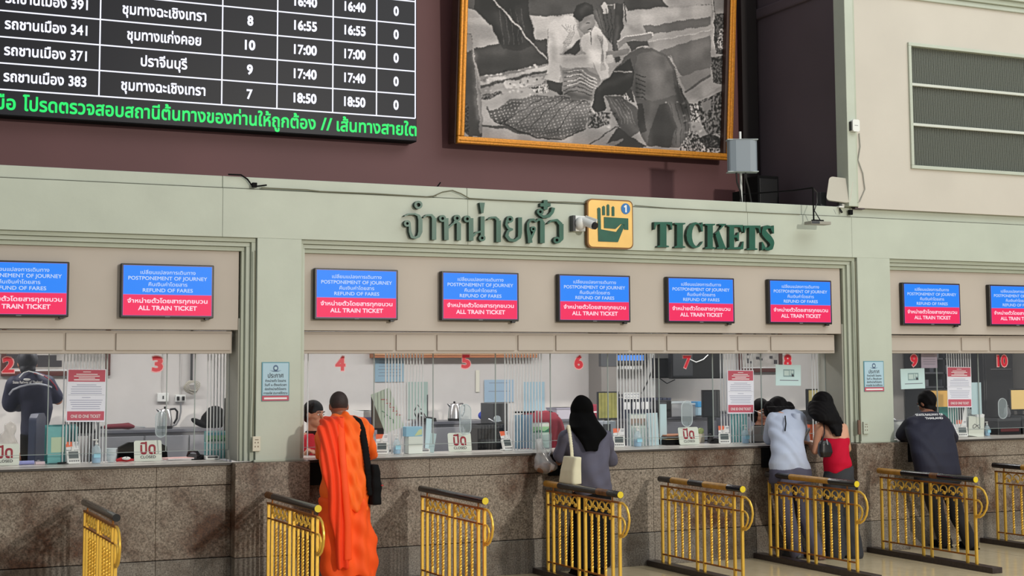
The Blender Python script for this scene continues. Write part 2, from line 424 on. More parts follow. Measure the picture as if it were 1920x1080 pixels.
for i, (p0, p1) in enumerate(((478, 553), (1605, 1655))):
    x0, x1 = WX(p0, YH, 640), WX(p1, YH, 640)
    x0 = 3.262 if i == 0 else OP[1][1]+.124; x1 = OP[i+1][0]-.046
    c = struct('trim_pilaster_%d' % (i+1), (x0, YH, 1.045))
    MB().box(.0, x1-x0, 0, .5, 0, ZHB-1.045).build('pilaster_face', GREEN, c, bevel=.003)
    MB().box(-.012, x1-x0+.03, -.006, .1, 0, .018).build('foot_strip', GREEN2, c, bevel=.003)
SEAMY = .06
for i, (x0, x1) in enumerate(OP):
    f = struct('wall_fascia_%d' % (i+1))
    MB().box(x0, x1, SEAMY, .3, ZP+.004, ZHB-.1).build('display_board', PANEL, f, bevel=.002)
    xr = x1-(.035 if i < 2 else 0)
    MB().box(x0, xr, .125, .42, ZB, ZP-.004).build('sign_box', PANEL, f, bevel=.003)
    div = {0: [(0, 118.5), (123.5, 214), (218, 441.5)], 1: [(568.5, 738.5), (743.5, 815.5), (820, 966), (972, 1038), (1043, 1180), (1185, 1246), (1251, 1379.5), (1384, 1440.5), (1446, 1570.5)],
           2: [(1667, 1799), (1803.5, 1853), (1857, 1960)]}[i]
    for a, b in div:
        X0, X1 = WX(a, .11, 640), WX(b, .11, 640); X0 = max(X0, x0+.01); X1 = min(X1, xr-.012)
        if i == 0 and a == 0: X0 = 1.12
        if i == 2 and b > 1900: X1 = 13.5
        MB().box(X0, X1, .11, .13, ZB+.012+.012, ZP-.025).build('sign_panel', PANEL, f, bevel=.004)
    if i < 2:
        MB().box(x1, x1+.02, .05, .45, ZC, ZP+.1).build('jamb', mat('jamb_paint', (166, 166, 156), .6), f)
# ---- booths behind the glass
bf = struct('floor_booth'); MB().box(XL, XR, .2, 2.75, 0, .15).build('booth_floor_slab', GREY, bf)
bc = struct('ceiling_booth'); MB().box(XL, XR, .28, 2.75, 2.6, 2.66).build('booth_ceiling_slab', WHITE, bc)
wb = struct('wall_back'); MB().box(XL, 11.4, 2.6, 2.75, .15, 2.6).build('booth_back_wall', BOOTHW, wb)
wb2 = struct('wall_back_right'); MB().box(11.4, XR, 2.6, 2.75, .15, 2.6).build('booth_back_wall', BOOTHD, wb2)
ends = struct('wall_left'); MB().box(XL-.15, XL, -.06, 2.75, 0, 7).build('end_wall', BOOTHW, ends)
ends = struct('wall_right'); MB().box(XR, XR+.15, -.06, 2.75, 0, 7).build('end_wall', BOOTHW, ends)
# upper walls
YB = 1.6
uw = struct('wall_upper_maroon'); MB().box(XL, 9.3, YB, YB+.15, 2.66, 7.0).build('maroon_wall_face', BROWN, uw)
rw = struct('wall_return'); MB().box(9.3, 9.42, -.09, YB, ZL1-.02, 7.0).build('return_face', DARKW, rw)
MB().box(9.27, 9.31, .3, YB, 5.60, 5.72).build('return_moulding', DARKW, rw, bevel=.02)
bw = struct('wall_upper_beige'); WY = -.1
gx0, gx1, gz0, gz1 = WX(1704, WY, 200), 12.1, WZ(316, WY, 1706)+.0, WZ(80, WY, 1704)
mbw = MB(); mbw.box(9.33, gx0, WY, .3, ZL1-.01, 7).box(gx1, XR, WY, .3, ZL1-.01, 7).box(gx0, gx1, WY, .3, ZL1-.01, gz0).box(gx0, gx1, WY, .3, gz1, 7)
mbw.build('beige_wall_face', BEIGE, bw)
ct = struct('trim_upper'); xs = WX(1590, WY-.03, 300)
MB().box(xs, xs+.10, WY-.03, .05, ZL1, 7).build('corner_strip', GREEN, ct, bevel=.004)
MB().box(xs+.10, xs+.13, WY-.015, .05, ZL1, 7).build('corner_strip', GREEN2, ct, bevel=.004)
zt = 5.53
for k, (dy, h0, h1) in enumerate(((.03, 0, .05), (.06, .05, .10), (.10, .10, .24))):
    MB().box(xs+.13, XR, WY-dy, WY+.02, zt+h0, zt+h1).build('crown_strip', GREEN if k != 1 else GREEN2, ct, bevel=.006)
# louvred opening in the beige wall
g = struct('window_1', (gx0, WY, gz0)); gw, gh = gx1-gx0, gz1-gz0
fm = MB(); t = .035
fm.box(0, gw, -.025, .05, 0, t).box(0, gw, -.025, .05, gh-t, gh).box(0, t, -.025, .05, t, gh-t).box(gw-t, gw, -.025, .05, t, gh-t)
fm.build('window_frame', GREEN, g, bevel=.004)
z1_, z2_ = WZ(157.5, WY, 1705)-gz0, WZ(232.6, WY, 1706)-gz0
for z in (z2_, z1_): MB().box(t, gw-t, -.01, .03, z-.014, z+.014).build('glazing_bar', mat('pale_bar', (200, 204, 196), .5), g, bevel=.003)
n = 0; lm = MB()
x = t+.008
while x < gw-t:
    lm.box(x, x+.009, .035, .05, t, gh-t); x += .0172
tag(lm.build('vertical_slats', mat('slat_metal', (112, 116, 108), .4), g), kind='stuff')
MB().box(0, gw, .28, .30, 0, gh).build('dark_backing', mat('dark_room', (30, 32, 32), .9), g)
bk = MB()
for (a, b, c, d) in ((.02, .30, 1.02, 1.05), (.05, .25, .92, .94), (.02, .30, .66, .69), (.3, .62, .78, .80), (.02, .32, .30, .32), (.28, .30, .1, 1.2), (.66, .68, .1, 1.2), (1.05, 1.07, .1, 1.2), (.4, .8, 1.1, 1.13), (.06, .2, .80, .82)):
    bk.box(a, b, .22, .27, c, d)
bk.build('shelf_behind', mat('dim_shelf', (110, 112, 108), .8), g)

# ------------------------------------------------------------ glass fronts
YG = .33
ZGB = WZ(846, YG, 300); ZGT = ZB+.03
joints = {0: [XL, 'x', 90, 199, 312, 365, 'R'], 1: ['L', 701, 812, 929, 1032, 1140, 1236, 1337, 1428, 'R'], 2: ['L', 1758, 1836, 1935, 'E']}
gi = 0
for i in range(3):
    win = struct('window_%d' % (i+2), (0, YG, 0)); J = joints[i]; X = []
    for j in J:
        if j == 'x': X.append(.55)
        elif j == 'R': X.append(OP[i][1])
        elif j == 'L': X.append(OP[i][0])
        elif j == 'E': X.append(XR)
        elif isinstance(j, float): X.append(j)
        else: X.append(WX(j, YG, 760))
    for a, b in zip(X, X[1:]):
        MB().box(a+.003, b-.003, -.004, .004, ZGB, ZGT).build('glass_pane', GLASS, win)
        MB().box(b-.0035, b+.0035, -.005, .005, ZGB, ZGT).build('pane_edge', EDGE, win)
        MB().box(a+.003, b-.003, -.004, .004, ZGB-.004, ZGB).build('pane_edge', EDGE, win)
BAR = mat('pale_metal_bar', (214, 217, 220), .35)
proto = MB().tube([(0, 0, ZC), (0, 0, ZGT)], .0058, 8).mesh('grille_bar', BAR, True)
names = ['behind the leftmost crimson poster', 'above the green leaflet rack, left booth', 'beside the face of the red shirted clerk', 'over the greenish scrawled board', 'over the blue acrylic sheet and red jacket', 'over the binders and clear leaflet rack',
         'behind the middle crimson poster', 'above the woman in crimson top', 'behind the rightmost crimson poster']
for (p0, p1, n), nm in zip(((119, 200, 14), (389, 431, 8), (569, 577, 2), (723, 793, 13), (947, 1015, 13), (1158, 1228, 13), (1352, 1412, 12), (1524, 1545, 5), (1778, 1822, 11)), names):
    x0, x1 = WX(p0, YG+.105, 760), WX(p1, YG+.105, 760)
    t = thing('bar_grille', 'slim pale upright bars '+nm, 'grille', ((x0+x1)/2, YG+.105, 0), group='upright bar rows behind the glass')
    for k in range(n): link('grille_bar', proto, t, loc=(x0-(x0+x1)/2+(x1-x0)*k/(n-1), 0, 0))
# red window numbers stuck on the glass
NUMW = {2: ('two', 'beside the head of the officer'), 3: ('three', 'above the left booth kettle'), 4: ('four', 'above the monk'), 5: ('five', 'above the steel kettle, middle booth'), 6: ('six', 'above the woman in black veil'), 7: ('seven', 'over the black television back'), 8: ('eight', 'above the woman in white shirt'), 9: ('nine', 'beside the lilac sheet'), 10: ('ten', 'on the dark cabinet, far right')}
for num, px, py in ((2, 15.5, 685), (3, 295.5, 683), (4, 638.5, 682.5), (5, 874, 678), (6, 1085.5, 679.5), (7, 1289, 679), (8, 1477.5, 677), (9, 1714.5, 676.5), (10, 1880, 677)):
    p = W(px, py, YG-.012); s = .128
    t = thing('window_number', 'red number %s on the glass %s' % (NUMW[num]), 'number sign', (p.x, YG-.005, p.z), group='red window numbers')
    w = .088 if num < 10 else .135
    MB().text(str(num), 0, 0, w*1.17, s*1.32, -.0015, None, bold=.075).build('outline', PINKE, t)
    MB().text(str(num), 0, .0, w, s*1.22, -.004, -.0016, bold=.045).build('numeral', REDV, t)

# ------------------------------------------------------------ display screens
def emis(name, rgb, k=1.0): return mat(name, rgb, .4, emit=k, spec=.2) if name not in MATS else MATS[name]
EB = emis('screen_blue', (28, 134, 252), 1.12); ER = emis('screen_red', (246, 36, 92), 1.12); ET = emis('screen_white_text', (206, 226, 255), 1.05); ER2 = emis('screen_pink_text', (255, 220, 232), 1.15); EL = emis('screen_line', (190, 150, 255), .8)
for m in (EB, ER, ET, ER2, EL): m.node_tree.nodes['Principled BSDF'].inputs['Base Color'].default_value = (.01, .01, .015, 1)
def make_tv():
    t = thing('display_screen', 'x', 'screen', group='ticket screens above the windows')
    MB().box(-.372, .372, .003, .055, -.218, .213).build('bezel', BLACK, t, bevel=.006)
    s = MB(); s.box(-.354, .354, 0, .002, -.030, .199, 0).box(-.354, .354, 0, .002, -.199, -.034, 1).box(-.354, .354, 0, .002, -.034, -.030, 2)
    for a in (-.354, .3525): s.box(a, a+.0015, -.001, 0, -.199, .199, 2)
    s.box(-.354, .354, -.001, 0, .1975, .199, 2).box(-.354, .354, -.001, 0, -.199, -.1975, 2)
    s.build('screen_panel', [EB, ER, EL], t)
    a = MB()
    a.text('เปลี่ยนแปลงการเดินทาง', 0, .145, .44, .040, -.001, bold=.01).text('POSTPONEMENT OF JOURNEY', 0, .098, .63, .041, -.001, bold=.015)
    a.text('คืนเงินค่าโดยสาร', 0, .049, .31, .040, -.001, bold=.01).text('REFUND OF FARES', 0, .002, .40, .041, -.001, bold=.015)
    a.build('blue_field_lettering', ET, t)
    a = MB()
    a.text('จำหน่ายตั๋วโดยสารทุกขบวน', 0, -.083, .64, .046, -.001, bold=.026).text('ALL TRAIN TICKET', 0, -.140, .47, .049, -.001, bold=.035)
    a.build('red_field_lettering', ER2, t)
    MB().box(-.02, .02, .0, .004, -.212, -.206).build('badge', GREY, t); MB().box(.30, .335, .0, .04, -.232, -.216).build('sensor', BLACK, t, bevel=.003)
    return t
tv = make_tv(); first = True
for xl, w in zip((1.055, 2.195, 3.788, 4.932, 6.067, 7.2015, 8.3355, 9.957, 11.09), ('cut off by the left picture edge', 'just left of the outlet pilaster, above the left booth kettle', 'above the monk', 'above the steel kettle of the middle booth', 'above the woman in black veil', 'above the black television back', 'above the woman in white shirt', 'above the leaning man in navy', 'cut off by the right picture edge')):
    o = tv if first else dup(tv); first = False
    o.location = (xl+.354, 0, .826+1.798-.199); o['label'] = 'blue and red ticket screen '+w

# ------------------------------------------------------------ raised header lettering
def traced(name, st, mapf, y0, y1, parent, bold=0):
    cs = strokes(st); cs = [np.array([mapf(*p) for p in c]) for c in cs]
    cs = [c if area2(c) > 0 else c[::-1] for c in cs]
    V, T, B = fill(cs); return MB().flat([tuple(v) for v in V], T, B, y0, y1, 0, 1).build(name, [LGREEN, LSIDE], parent)
org = W(905, 425, YH)
def mL(u, v):
    p = W(720+u/3.84, 360+v/3.84, YH-.05); return (p.x-org.x, p.z-org.z)
TL = {
 'จ': [('o', 170, 226, 17, 14), ([(187, 222), (190, 285), (203, 322), (232, 330)], [14, 18, 20, 16]), ([(228, 330), (252, 318), (264, 285), (264, 200), (250, 166)], [14, 22, 30, 30, 18]), ([(254, 170), (222, 156), (180, 158), (150, 172)], [16, 12, 10, 8])],
 'ำ': [('o', 250, 92, 22, 15), ([(286, 184), (310, 166), (345, 166), (362, 190)], [8, 12, 16, 26]), ([(363, 186), (363, 343)], 32)],
 'ห': [('o', 424, 190, 18, 14), ([(450, 188), (452, 345)], 32), ([(460, 262), (500, 228), (526, 214)], 13), ('o', 529, 188, 18, 14), ([(541, 225), (541, 347)], 30), ([(505, 212), (541, 222), (545, 240)], 14)],
 'น': [('o', 602, 193, 18, 14), ([(629, 188), (630, 350)], 33), ([(640, 318), (668, 292), (706, 282)], [18, 14, 12]), ([(712, 175), (712, 312)], 28), ('o', 709, 331, 17, 14)],
 '่': [('p', [(690, 76), (728, 76), (718, 151), (702, 151)])],
 'า': [([(750, 198), (775, 183), (806, 183), (826, 206)], [8, 12, 16, 26]), ([(827, 204), (827, 359)], 33)],
 'ย': [('o', 909, 196, 18, 14), ([(888, 200), (884, 235), (900, 262), (930, 270)], [14, 18, 18, 14]), ([(930, 268), (896, 282), (886, 315), (908, 344), (945, 350), (978, 325), (982, 290)], [12, 18, 24, 22, 18, 24, 28]), ([(982, 300), (982, 182)], 28)],
 'ต': [([(1056, 366), (1050, 320), (1040, 270), (1040, 225), (1058, 200), (1080, 198), (1096, 214)], [32, 28, 20, 16, 18, 16, 10]), ([(1096, 214), (1118, 196), (1136, 202), (1143, 225)], [10, 16, 22, 30]), ([(1143, 215), (1143, 367)], 33), ('o', 1077, 266, 14, 11), ([(1090, 272), (1075, 305), (1060, 335)], [12, 14, 18])],
 'ั': [('o', 1128, 142, 17, 14), ([(1120, 160), (1150, 178), (1190, 172), (1214, 145), (1222, 112)], [14, 20, 24, 22, 26])],
 '๋': [('p', [(1128, 80), (1202, 80), (1202, 104), (1128, 104)]), ('p', [(1152, 57), (1180, 57), (1180, 126), (1152, 126)])],
 'ว': [([(1180, 228), (1208, 206), (1248, 202), (1278, 235)], [8, 12, 18, 28]), ([(1279, 230), (1280, 335), (1262, 362)], [32, 30, 14]), ('o', 1247, 346, 18, 14)]}
t = thing('header_lettering', 'raised green Thai lettering on the header left of the yellow hand sign', 'lettering', (org.x, YH, org.z))
for k, s in TL.items(): traced('letter', s, mL, -.045, 0, t)
org = W(1340, 442, YH)
def arc(cx, cz, rx, rz, a0, a1, n=12): return [(cx+rx*math.cos(math.radians(a0+(a1-a0)*i/n)), cz+rz*math.sin(math.radians(a0+(a1-a0)*i/n))) for i in range(n+1)]
SF = {
 'T': [[(0, 1), (1, 1), (1, .70), (.95, .70), (.88, .88), (.68, .92), (.68, .07), (.82, .05), (.82, 0), (.18, 0), (.18, .05), (.32, .07), (.32, .92), (.12, .88), (.05, .70), (0, .70)]],
 'I': [[(0, 1), (1, 1), (1, .95), (.78, .92), (.78, .08), (1, .05), (1, 0), (0, 0), (0, .05), (.22, .08), (.22, .92), (0, .95)]],
 'C': [arc(.52, .5, .52, .51, 42, 318)+[(.97, .26), (.91, .24)]+arc(.62, .5, .30, .44, 300, 50)[0:], [(.88, 1), (.95, 1), (.96, .64), (.89, .64), (.80, .84)]],
 'K': [[(0, 1), (.48, 1), (.48, .95), (.37, .92), (.37, .08), (.48, .05), (.48, 0), (0, 0), (0, .05), (.11, .08), (.11, .92), (0, .95)], [(.36, .46), (.36, .36), (.80, .93), (.66, .95), (.66, 1), (1, 1), (1, .95), (.90, .92)], [(.48, .62), (.66, .74), (.97, .07), (1, .05), (1, 0), (.56, 0), (.56, .05), (.66, .08)]],
 'E': [[(0, 1), (.96, 1), (.94, .72), (.88, .72), (.78, .90), (.42, .92), (.42, .08), (.80, .10), (.93, .32), (1, .32), (.97, 0), (0, 0), (0, .05), (.13, .08), (.13, .92), (0, .95)], [(.42, .56), (.58, .58), (.66, .70), (.71, .70), (.71, .34), (.66, .34), (.58, .48), (.42, .48)]],
 }
SF['S'] = [[(.84, 1), (.92, 1), (.93, .68), (.86, .68), (.70, .84)]+[], [(.04, 0), (.11, 0), (.30, .14), (.12, .34), (.05, .34)]]
boxes = [('T', 170, 292, 58, 228), ('I', 308, 380, 64, 232), ('C', 388, 503, 61, 233), ('K', 514, 655, 70, 239), ('E', 663, 775, 78, 242), ('T', 776, 888, 82, 246), ('S', 892, 986, 82, 249)]
t = thing('header_lettering', 'raised dark green serif word TICKETS on the header', 'lettering', (org.x, YH, org.z))
for ch, u0, u1, v0, v1 in boxes:
    def mp(a, b): p = W(1180+(u0+a*(u1-u0))/3.6, 400+(v1-b*(v1-v0))/3.6, YH-.05); return (p.x-org.x, p.z-org.z)
    st = [('p', q) for q in SF[ch]]
    if ch == 'S': st.append(([(.88, .80), (.70, .93), (.45, .95), (.22, .86), (.20, .72), (.40, .58), (.66, .44), (.80, .30), (.76, .14), (.55, .05), (.32, .06), (.12, .22)], [.07, .10, .13, .24, .30, .30, .30, .30, .24, .13, .10, .07]))
    traced('letter', st, mp, -.045, 0, t)
# hand sign
a, b = W(1101, 420, YH-.05), W(1187, 420, YH-.05); z0, z1 = WZ(466, YH-.05, 1144), WZ(374, YH-.05, 1144)
cx, cz, hw, hh = (a.x+b.x)/2, (z0+z1)/2, (b.x-a.x)/2, (z1-z0)/2
t = thing('hand_sign', 'yellow rounded square sign with green hand holding a ticket', 'sign', (cx, YH, cz))
def rrect(w, h, r, n=6):
    P = []
    for sx, sz, a0 in ((1, 1, 0), (-1, 1, 90), (-1, -1, 180), (1, -1, 270)):
        for k in range(n+1):
            q = math.radians(a0+90*k/n); P.append((sx*(w-r)+r*math.cos(q), sz*(h-r)+r*math.sin(q)))
    return P
MB().prism(rrect(hw, hh, .05), -.05, 0).build('sign_plate', mat('bronze_edge', (120, 84, 44), .4, metal=.4), t)
MB().prism(rrect(hw-.012, hh-.012, .042), -.054, -.05).build('plate_face', GPLATE, t)
def mH(u, v): return (-hw+(u-1466)/328*2*hw, hh-(v-50)/356*2*hh)
pic = MB()
for P in ([(1536, 120), (1547, 112), (1558, 120), (1560, 270), (1668, 285), (1708, 228), (1726, 228), (1724, 250), (1680, 358), (1541, 358)], [(1571, 106), (1581, 98), (1590, 106), (1590, 167), (1571, 167)], [(1603, 93), (1612, 85), (1621, 93), (1621, 169), (1603, 169)], [(1639, 106), (1648, 98), (1657, 106), (1657, 170), (1639, 170)], [(1583, 180), (1756, 183), (1756, 266), (1726, 265), (1722, 230), (1705, 224), (1664, 263), (1583, 260)]):
    V, T, B = fill([np.array([mH(*p) for p in P]) if area2(np.array([mH(*p) for p in P])) > 0 else np.array([mH(*p) for p in P])[::-1]]); pic.flat([tuple(v) for v in V], T, B, -.060, -.054)
pic.build('hand_symbol', LGREEN, t)
c = mH(1739, 113); MB().prism([(c[0]+.047*math.cos(k*PI/12), c[1]+.050*math.sin(k*PI/12)) for k in range(24)], -.058, -.054).build('blue_disc', BLUEP, t)
MB().prism([(c[0]+x, c[1]+z) for x, z in ((-.006, -.034), (.010, -.034), (.010, .034), (-.003, .034), (-.020, .020), (-.016, .010), (-.006, .014))], -.0595, -.058).build('numeral', PAPER, t)

# ------------------------------------------------------------ departure board
YD = 1.42
bx0, bx1 = .2, W(781.5, 240, YD).x; bz0 = WZ(266, YD, 781); bz1 = 6.6
t = thing('departure_board', 'large black departure board with white Thai timetable and green ticker line', 'departure board', ((bx0+bx1)/2, YD, bz0)); ox = (bx0+bx1)/2
MB().box(bx0-ox, bx1-ox, .004, .16, 0, bz1-bz0).build('housing', BLACKM, t, bevel=.004)
scr = emis('led_black', (22, 23, 30), .5)
MB().box(bx0-ox+.005, bx1-ox-.005, 0, .003, .012, bz1-bz0-.01).build('led_panel', scr, t)
zr = [WZ(222, YD, 780)-bz0]; rowh = (WZ(46.8, YD, 780)-WZ(222, YD, 780))/4
EW = emis('led_white', (236, 238, 255), 1.4); EG = emis('led_green', (20, 240, 110), 1.2)
for m in (EW, EG): m.node_tree.nodes['Principled BSDF'].inputs['Base Color'].default_value = (.01, .01, .01, 1)
vx = [WX(p, YD, 150)-ox for p in (186, 416, 519.5, 624, 706, 778.5)]
for k in range(7): MB().box(bx0-ox+.01, vx[-1], -.002, .0, zr[0]+k*rowh-.006, zr[0]+k*rowh+.006).build('grid_line', EW, t)
for x in vx: MB().box(x-.006, x+.006, -.002, .0, zr[0], zr[0]+6*rowh).build('grid_line', EW, t)
rows = [('รถชานเมือง 383', 'ชุมทางฉะเชิงเทรา', '7', '18:50'), ('รถชานเมือง 371', 'ปราจีนบุรี', '9', '17:40'), ('รถชานเมือง 341', 'ชุมทางแก่งคอย', '10', '17:00'), ('รถชานเมือง 391', 'ชุมทางฉะเชิงเทรา', '8', '16:55'), ('', '', '', '16:40')]
xc = [WX(85, YD, 150)-ox, (vx[0]+vx[1])/2+.02, (vx[1]+vx[2])/2-.0, (vx[2]+vx[3])/2, (vx[3]+vx[4])/2, (vx[4]+vx[5])/2]
wd_ = {'ปราจีนบุรี': .42, 'ชุมทางแก่งคอย': .67}
for k, (a1, a2, a3, a4) in enumerate(rows):
    zc = zr[0]+(k+.5)*rowh
    def cell(tx, x, w, sz, bo): MB().text(tx, x, zc, w, sz, -.003, bold=bo).build('timetable_entry', EW, t)
    if a1: cell(a1, xc[0], .70, .125, .03); cell(a2, xc[1], wd_.get(a2, .76), .13, .03); cell(a3, xc[2], .058 if len(a3) == 1 else .10, .125, .045)
    cell(a4, xc[3], .225, .125, .045); cell(a4, xc[4], .215, .125, .045); cell('0', xc[5], .055, .125, .045)
tk = MB(); z = WZ(240.5, YD, 707)-bz0
def seg(s, p0, p1, py):
    x0, x1 = WX(p0, YD, 220)-ox, WX(p1, YD, 220)-ox; tk.text(s, (x0+x1)/2, z+.005, x1-x0, .165, -.003, bold=.028)
seg('มือ', -10, 29, 0); seg('โปรดตรวจสอบสถานีต้นทางของท่านให้ถูกต้อง', 42, 592, 0); seg('//', 601, 623, 0); seg('เส้นทางสายใต', 631, 781, 0)
tk.build('ticker_text', EG, t)
# ------------------------------------------------------------ framed photograph: flat print painted as vertex colours
YP = 1.45; lean = math.radians(4.5)
pb0, pb1 = W(863.7, 255.6, YP), W(1348, 285, YP)
pic = thing('framed_photograph', 'large gold framed black and white photograph of people crouching on rails', 'picture', ((pb0.x+pb1.x)/2, YP, pb0.z-.03), rot=(lean, 0, 0))
PW_ = pb1.x-pb0.x; PH_ = 1.75; NX, NZ = 470, 300
pic_c = pic.location.copy(); Rl = Matrix.Rotation(lean, 3, 'X'); nrm = Rl @ Vector((0, -1, 0)); upv = Rl @ Vector((0, 0, 1))
def puv(px, py):
    v = FW + RT*((px-960)/F_PX) - UP*((py-CY)/F_PX); k = (pic_c-CAM).dot(nrm)/v.dot(nrm); p = CAM+v*k-pic_c
    return ((p.x+PW_/2)/PW_*NX, (p.dot(upv)-.03)/PH_*NZ)
gu, gv = np.meshgrid(np.arange(NX+1), np.arange(NZ+1)); img = np.full((NZ+1, NX+1), .66)
def pin(P):
    P = np.array(P); ins = np.zeros(img.shape, bool); m = slice(max(0, int(P[:, 1].min())-1), int(max(P[:, 1].max(), 0))+2), slice(max(0, int(P[:, 0].min())-1), int(max(P[:, 0].max(), 0))+2)
    x, y = gu[m], gv[m]; s = np.zeros(x.shape, bool)
    for i in range(len(P)):
        (x0, y0), (x1, y1) = P[i-1], P[i]
        if y0 == y1: continue
        s ^= ((y0 > y) != (y1 > y)) & (x < (x1-x0)*(y-y0)/(y1-y0)+x0)
    ins[m] = s; return ins
def L_(*p): return [puv(860+u/3.6, v/3.6) for u, v in p]
def R_(*p): return [puv(1100+u/3.6, v/3.6) for u, v in p]
def paint(g, P, rough=0, edge=0):
    global img
    m = pin(P)
    if rough:
        n = rng.random(img.shape)
        for _k in range(max(1, rough//2)): n = (n+np.roll(n, 1, 0)+np.roll(n, 1, 1)+np.roll(n, -1, 0))/4
        n = np.clip((n-.5)*(3+rough*.8)+.5, 0, 1); img = np.where(m, g*(.35+1.3*n), img)
    else: img = np.where(m, g, img)
def line(g, P, w):
    for a, b in zip(P, P[1:]):
        a = np.array(a); b = np.array(b); d = b-a; n = np.array([-d[1], d[0]])/max(np.linalg.norm(d), 1e-6)*w/2
        m = pin([a+n, a-n, b-n, b+n]); img[m] = g
paint(.64, L_((-60, -500), (2000, -500), (2000, 1100), (-60, 1100)))
paint(.24, L_((100, 325), (260, 297), (510, 262), (592, 260), (604, 432), (140, 525), (105, 420)))
paint(.70, L_((38, 130), (150, 125), (210, 170), (262, 298), (100, 325), (38, 250)))
paint(.30, L_((30, -600), (2000, -600), (2000, 40), (1080, 30), (920, 40), (760, 95), (560, 112), (480, 100), (40, 60)))
paint(.66, R_((500, -600), (900, -600), (900, 30), (560, 40), (480, 55)))
paint(.25, R_((240, 0), (480, -20), (540, 45), (270, 75), (250, 40)))
paint(.76, L_((485, 105), (600, 112), (770, 105), (780, 230), (590, 262), (512, 268)))
paint(.17, L_((100, -100), (455, -100), (475, 100), (512, 278), (470, 322), (375, 350), (300, 332), (255, 275), (215, 180), (95, 60)))
for a in range(5): line(.30, L_((260+a*40, 60), (290+a*35, 180), (300+a*32, 300)), 1.2)
paint(.55, L_((145, 520), (400, 465), (600, 430), (603, 445), (400, 500), (140, 548)))
paint(.78, L_((138, 548), (600, 440), (600, 462), (145, 575)))
paint(.33, L_((145, 580), (600, 465), (600, 480), (145, 600)))
paint(.62, L_((145, 600), (600, 490), (600, 530), (150, 635)))
for a, b in ((170, 515), (200, 510), (240, 500), (262, 497), (385, 468), (490, 440), (505, 452), (460, 455)): paint(.82, L_((a, b), (a+14, b-8), (a+26, b+2), (a+10, b+10)))
paint(.80, L_((296, 560), (310, 545), (560, 514), (578, 540), (560, 562), (312, 608)))
for a, b in ((345, 566), (408, 555), (463, 547), (522, 538)): paint(.2, L_((a-6, b), (a, b-8), (a+6, b), (a, b+8)))
paint(.30, L_((145, 640), (280, 618), (290, 650), (200, 685), (150, 670)), 3)
paint(.66, L_((150, 700), (300, 625), (470, 592), (640, 620), (900, 690), (1080, 840), (860, 985), (150, 985)))
paint(.80, L_((465, 595), (560, 560), (620, 600), (600, 625), (520, 628)), 3)
paint(.26, L_((30, 235), (80, 225), (130, 600), (158, 925), (60, 925), (22, 600)))
paint(.60, L_((30, 240), (78, 228), (95, 330), (48, 360))); paint(.5, L_((88, 330), (100, 380), (150, 690), (158, 900), (140, 900), (112, 560)))
paint(.2, L_((15, 690), (60, 700), (60, 915), (10, 880)), 3)
paint(.30, L_((150, 850), (280, 845), (360, 870), (480, 915), (500, 930), (300, 870), (160, 862)))
mat_ = L_((183, 713), (215, 745), (258, 730), (330, 680), (520, 640), (700, 650), (880, 690), (895, 780), (850, 830), (845, 865), (700, 942), (520, 930), (300, 842), (215, 800))
paint(.42, mat_); mk = pin(mat_)
paint(.30, L_((183, 713), (215, 745), (258, 730), (330, 700), (420, 690), (360, 790), (300, 840), (215, 800)))
dots = mk & ((np.abs(((gu+gv*.35) % 6.2)-3) < 1.1) & (np.abs(((gv-gu*.25) % 5.6)-2.8) < 1.0)); img[dots] = .66
for k in range(5): line(.26, L_((300+90*k, 830+14*k), (420+85*k, 740), (560+70*k, 665+4*k)), 1.4)
line(.2, L_((230, 810), (300, 845), (520, 932), (700, 942), (850, 868)), 2)
def soft(P, rr, amt):
    """brightness added around the polyline P, fading over rr, only a soft round fold"""
    global img
    d = np.full(img.shape, 1e9)
    for a, b in zip(P, P[1:]):
        a = np.array(a); b = np.array(b); ab = b-a; t_ = np.clip(((gu-a[0])*ab[0]+(gv-a[1])*ab[1])/max((ab**2).sum(), 1e-6), 0, 1); d = np.minimum(d, np.hypot(gu-a[0]-t_*ab[0], gv-a[1]-t_*ab[1]))
    img = np.clip(img+amt*np.exp(-(d/rr)**2), .03, .97)
# woman in white blouse
paint(.52, L_((690, 480), (840, 455), (955, 530), (930, 600), (895, 682), (760, 672), (690, 600)))
for k in range(6): line(.30, L_((700, 500+28*k), (790, 485+24*k), (900, 540+22*k)), 1.6)
for k in range(4): line(.80, L_((720, 490+30*k), (820, 478+26*k), (925, 545+18*k)), 1.6)
paint(.80, L_((590, 180), (640, 125), (770, 108), (800, 220), (812, 262), (740, 320), (672, 368), (680, 520), (668, 555), (630, 548), (570, 530), (600, 430), (585, 300)))
paint(.82, L_((812, 262), (850, 215), (900, 165), (962, 212), (1002, 310), (990, 400), (1008, 520), (950, 548), (900, 420), (862, 372), (825, 350)))
paint(.22, L_((742, 330), (806, 265), (812, 345), (770, 372), (700, 362)))
paint(.80, L_((672, 368), (760, 378), (885, 362), (905, 460), (800, 462), (690, 458), (665, 420)))
for k in range(5): line(.58, L_((690+20*k, 170), (740+8*k, 230), (700, 300+14*k)), 1.0); line(.60, L_((930+8*k, 240), (960, 330), (950+8*k, 480)), 1.0)
line(.4, L_((880, 215), (885, 300)), 1.6); line(.55, L_((600, 190), (588, 300), (603, 430)), 1.2)
paint(.52, L_((788, 118), (905, 95), (915, 150), (892, 212), (842, 228), (802, 185)))
paint(.17, L_((768, 110), (790, 40), (845, 12), (900, 40), (916, 98), (880, 100), (840, 118), (806, 150), (790, 130)))
line(.2, L_((850, 158), (876, 154)), 1.8); line(.2, L_((862, 200), (888, 192)), 1.8); paint(.8, L_((866, 205), (890, 198), (880, 212)))
paint(.24, L_((590, 545), (690, 555), (692, 640), (665, 646), (650, 630), (600, 600)))
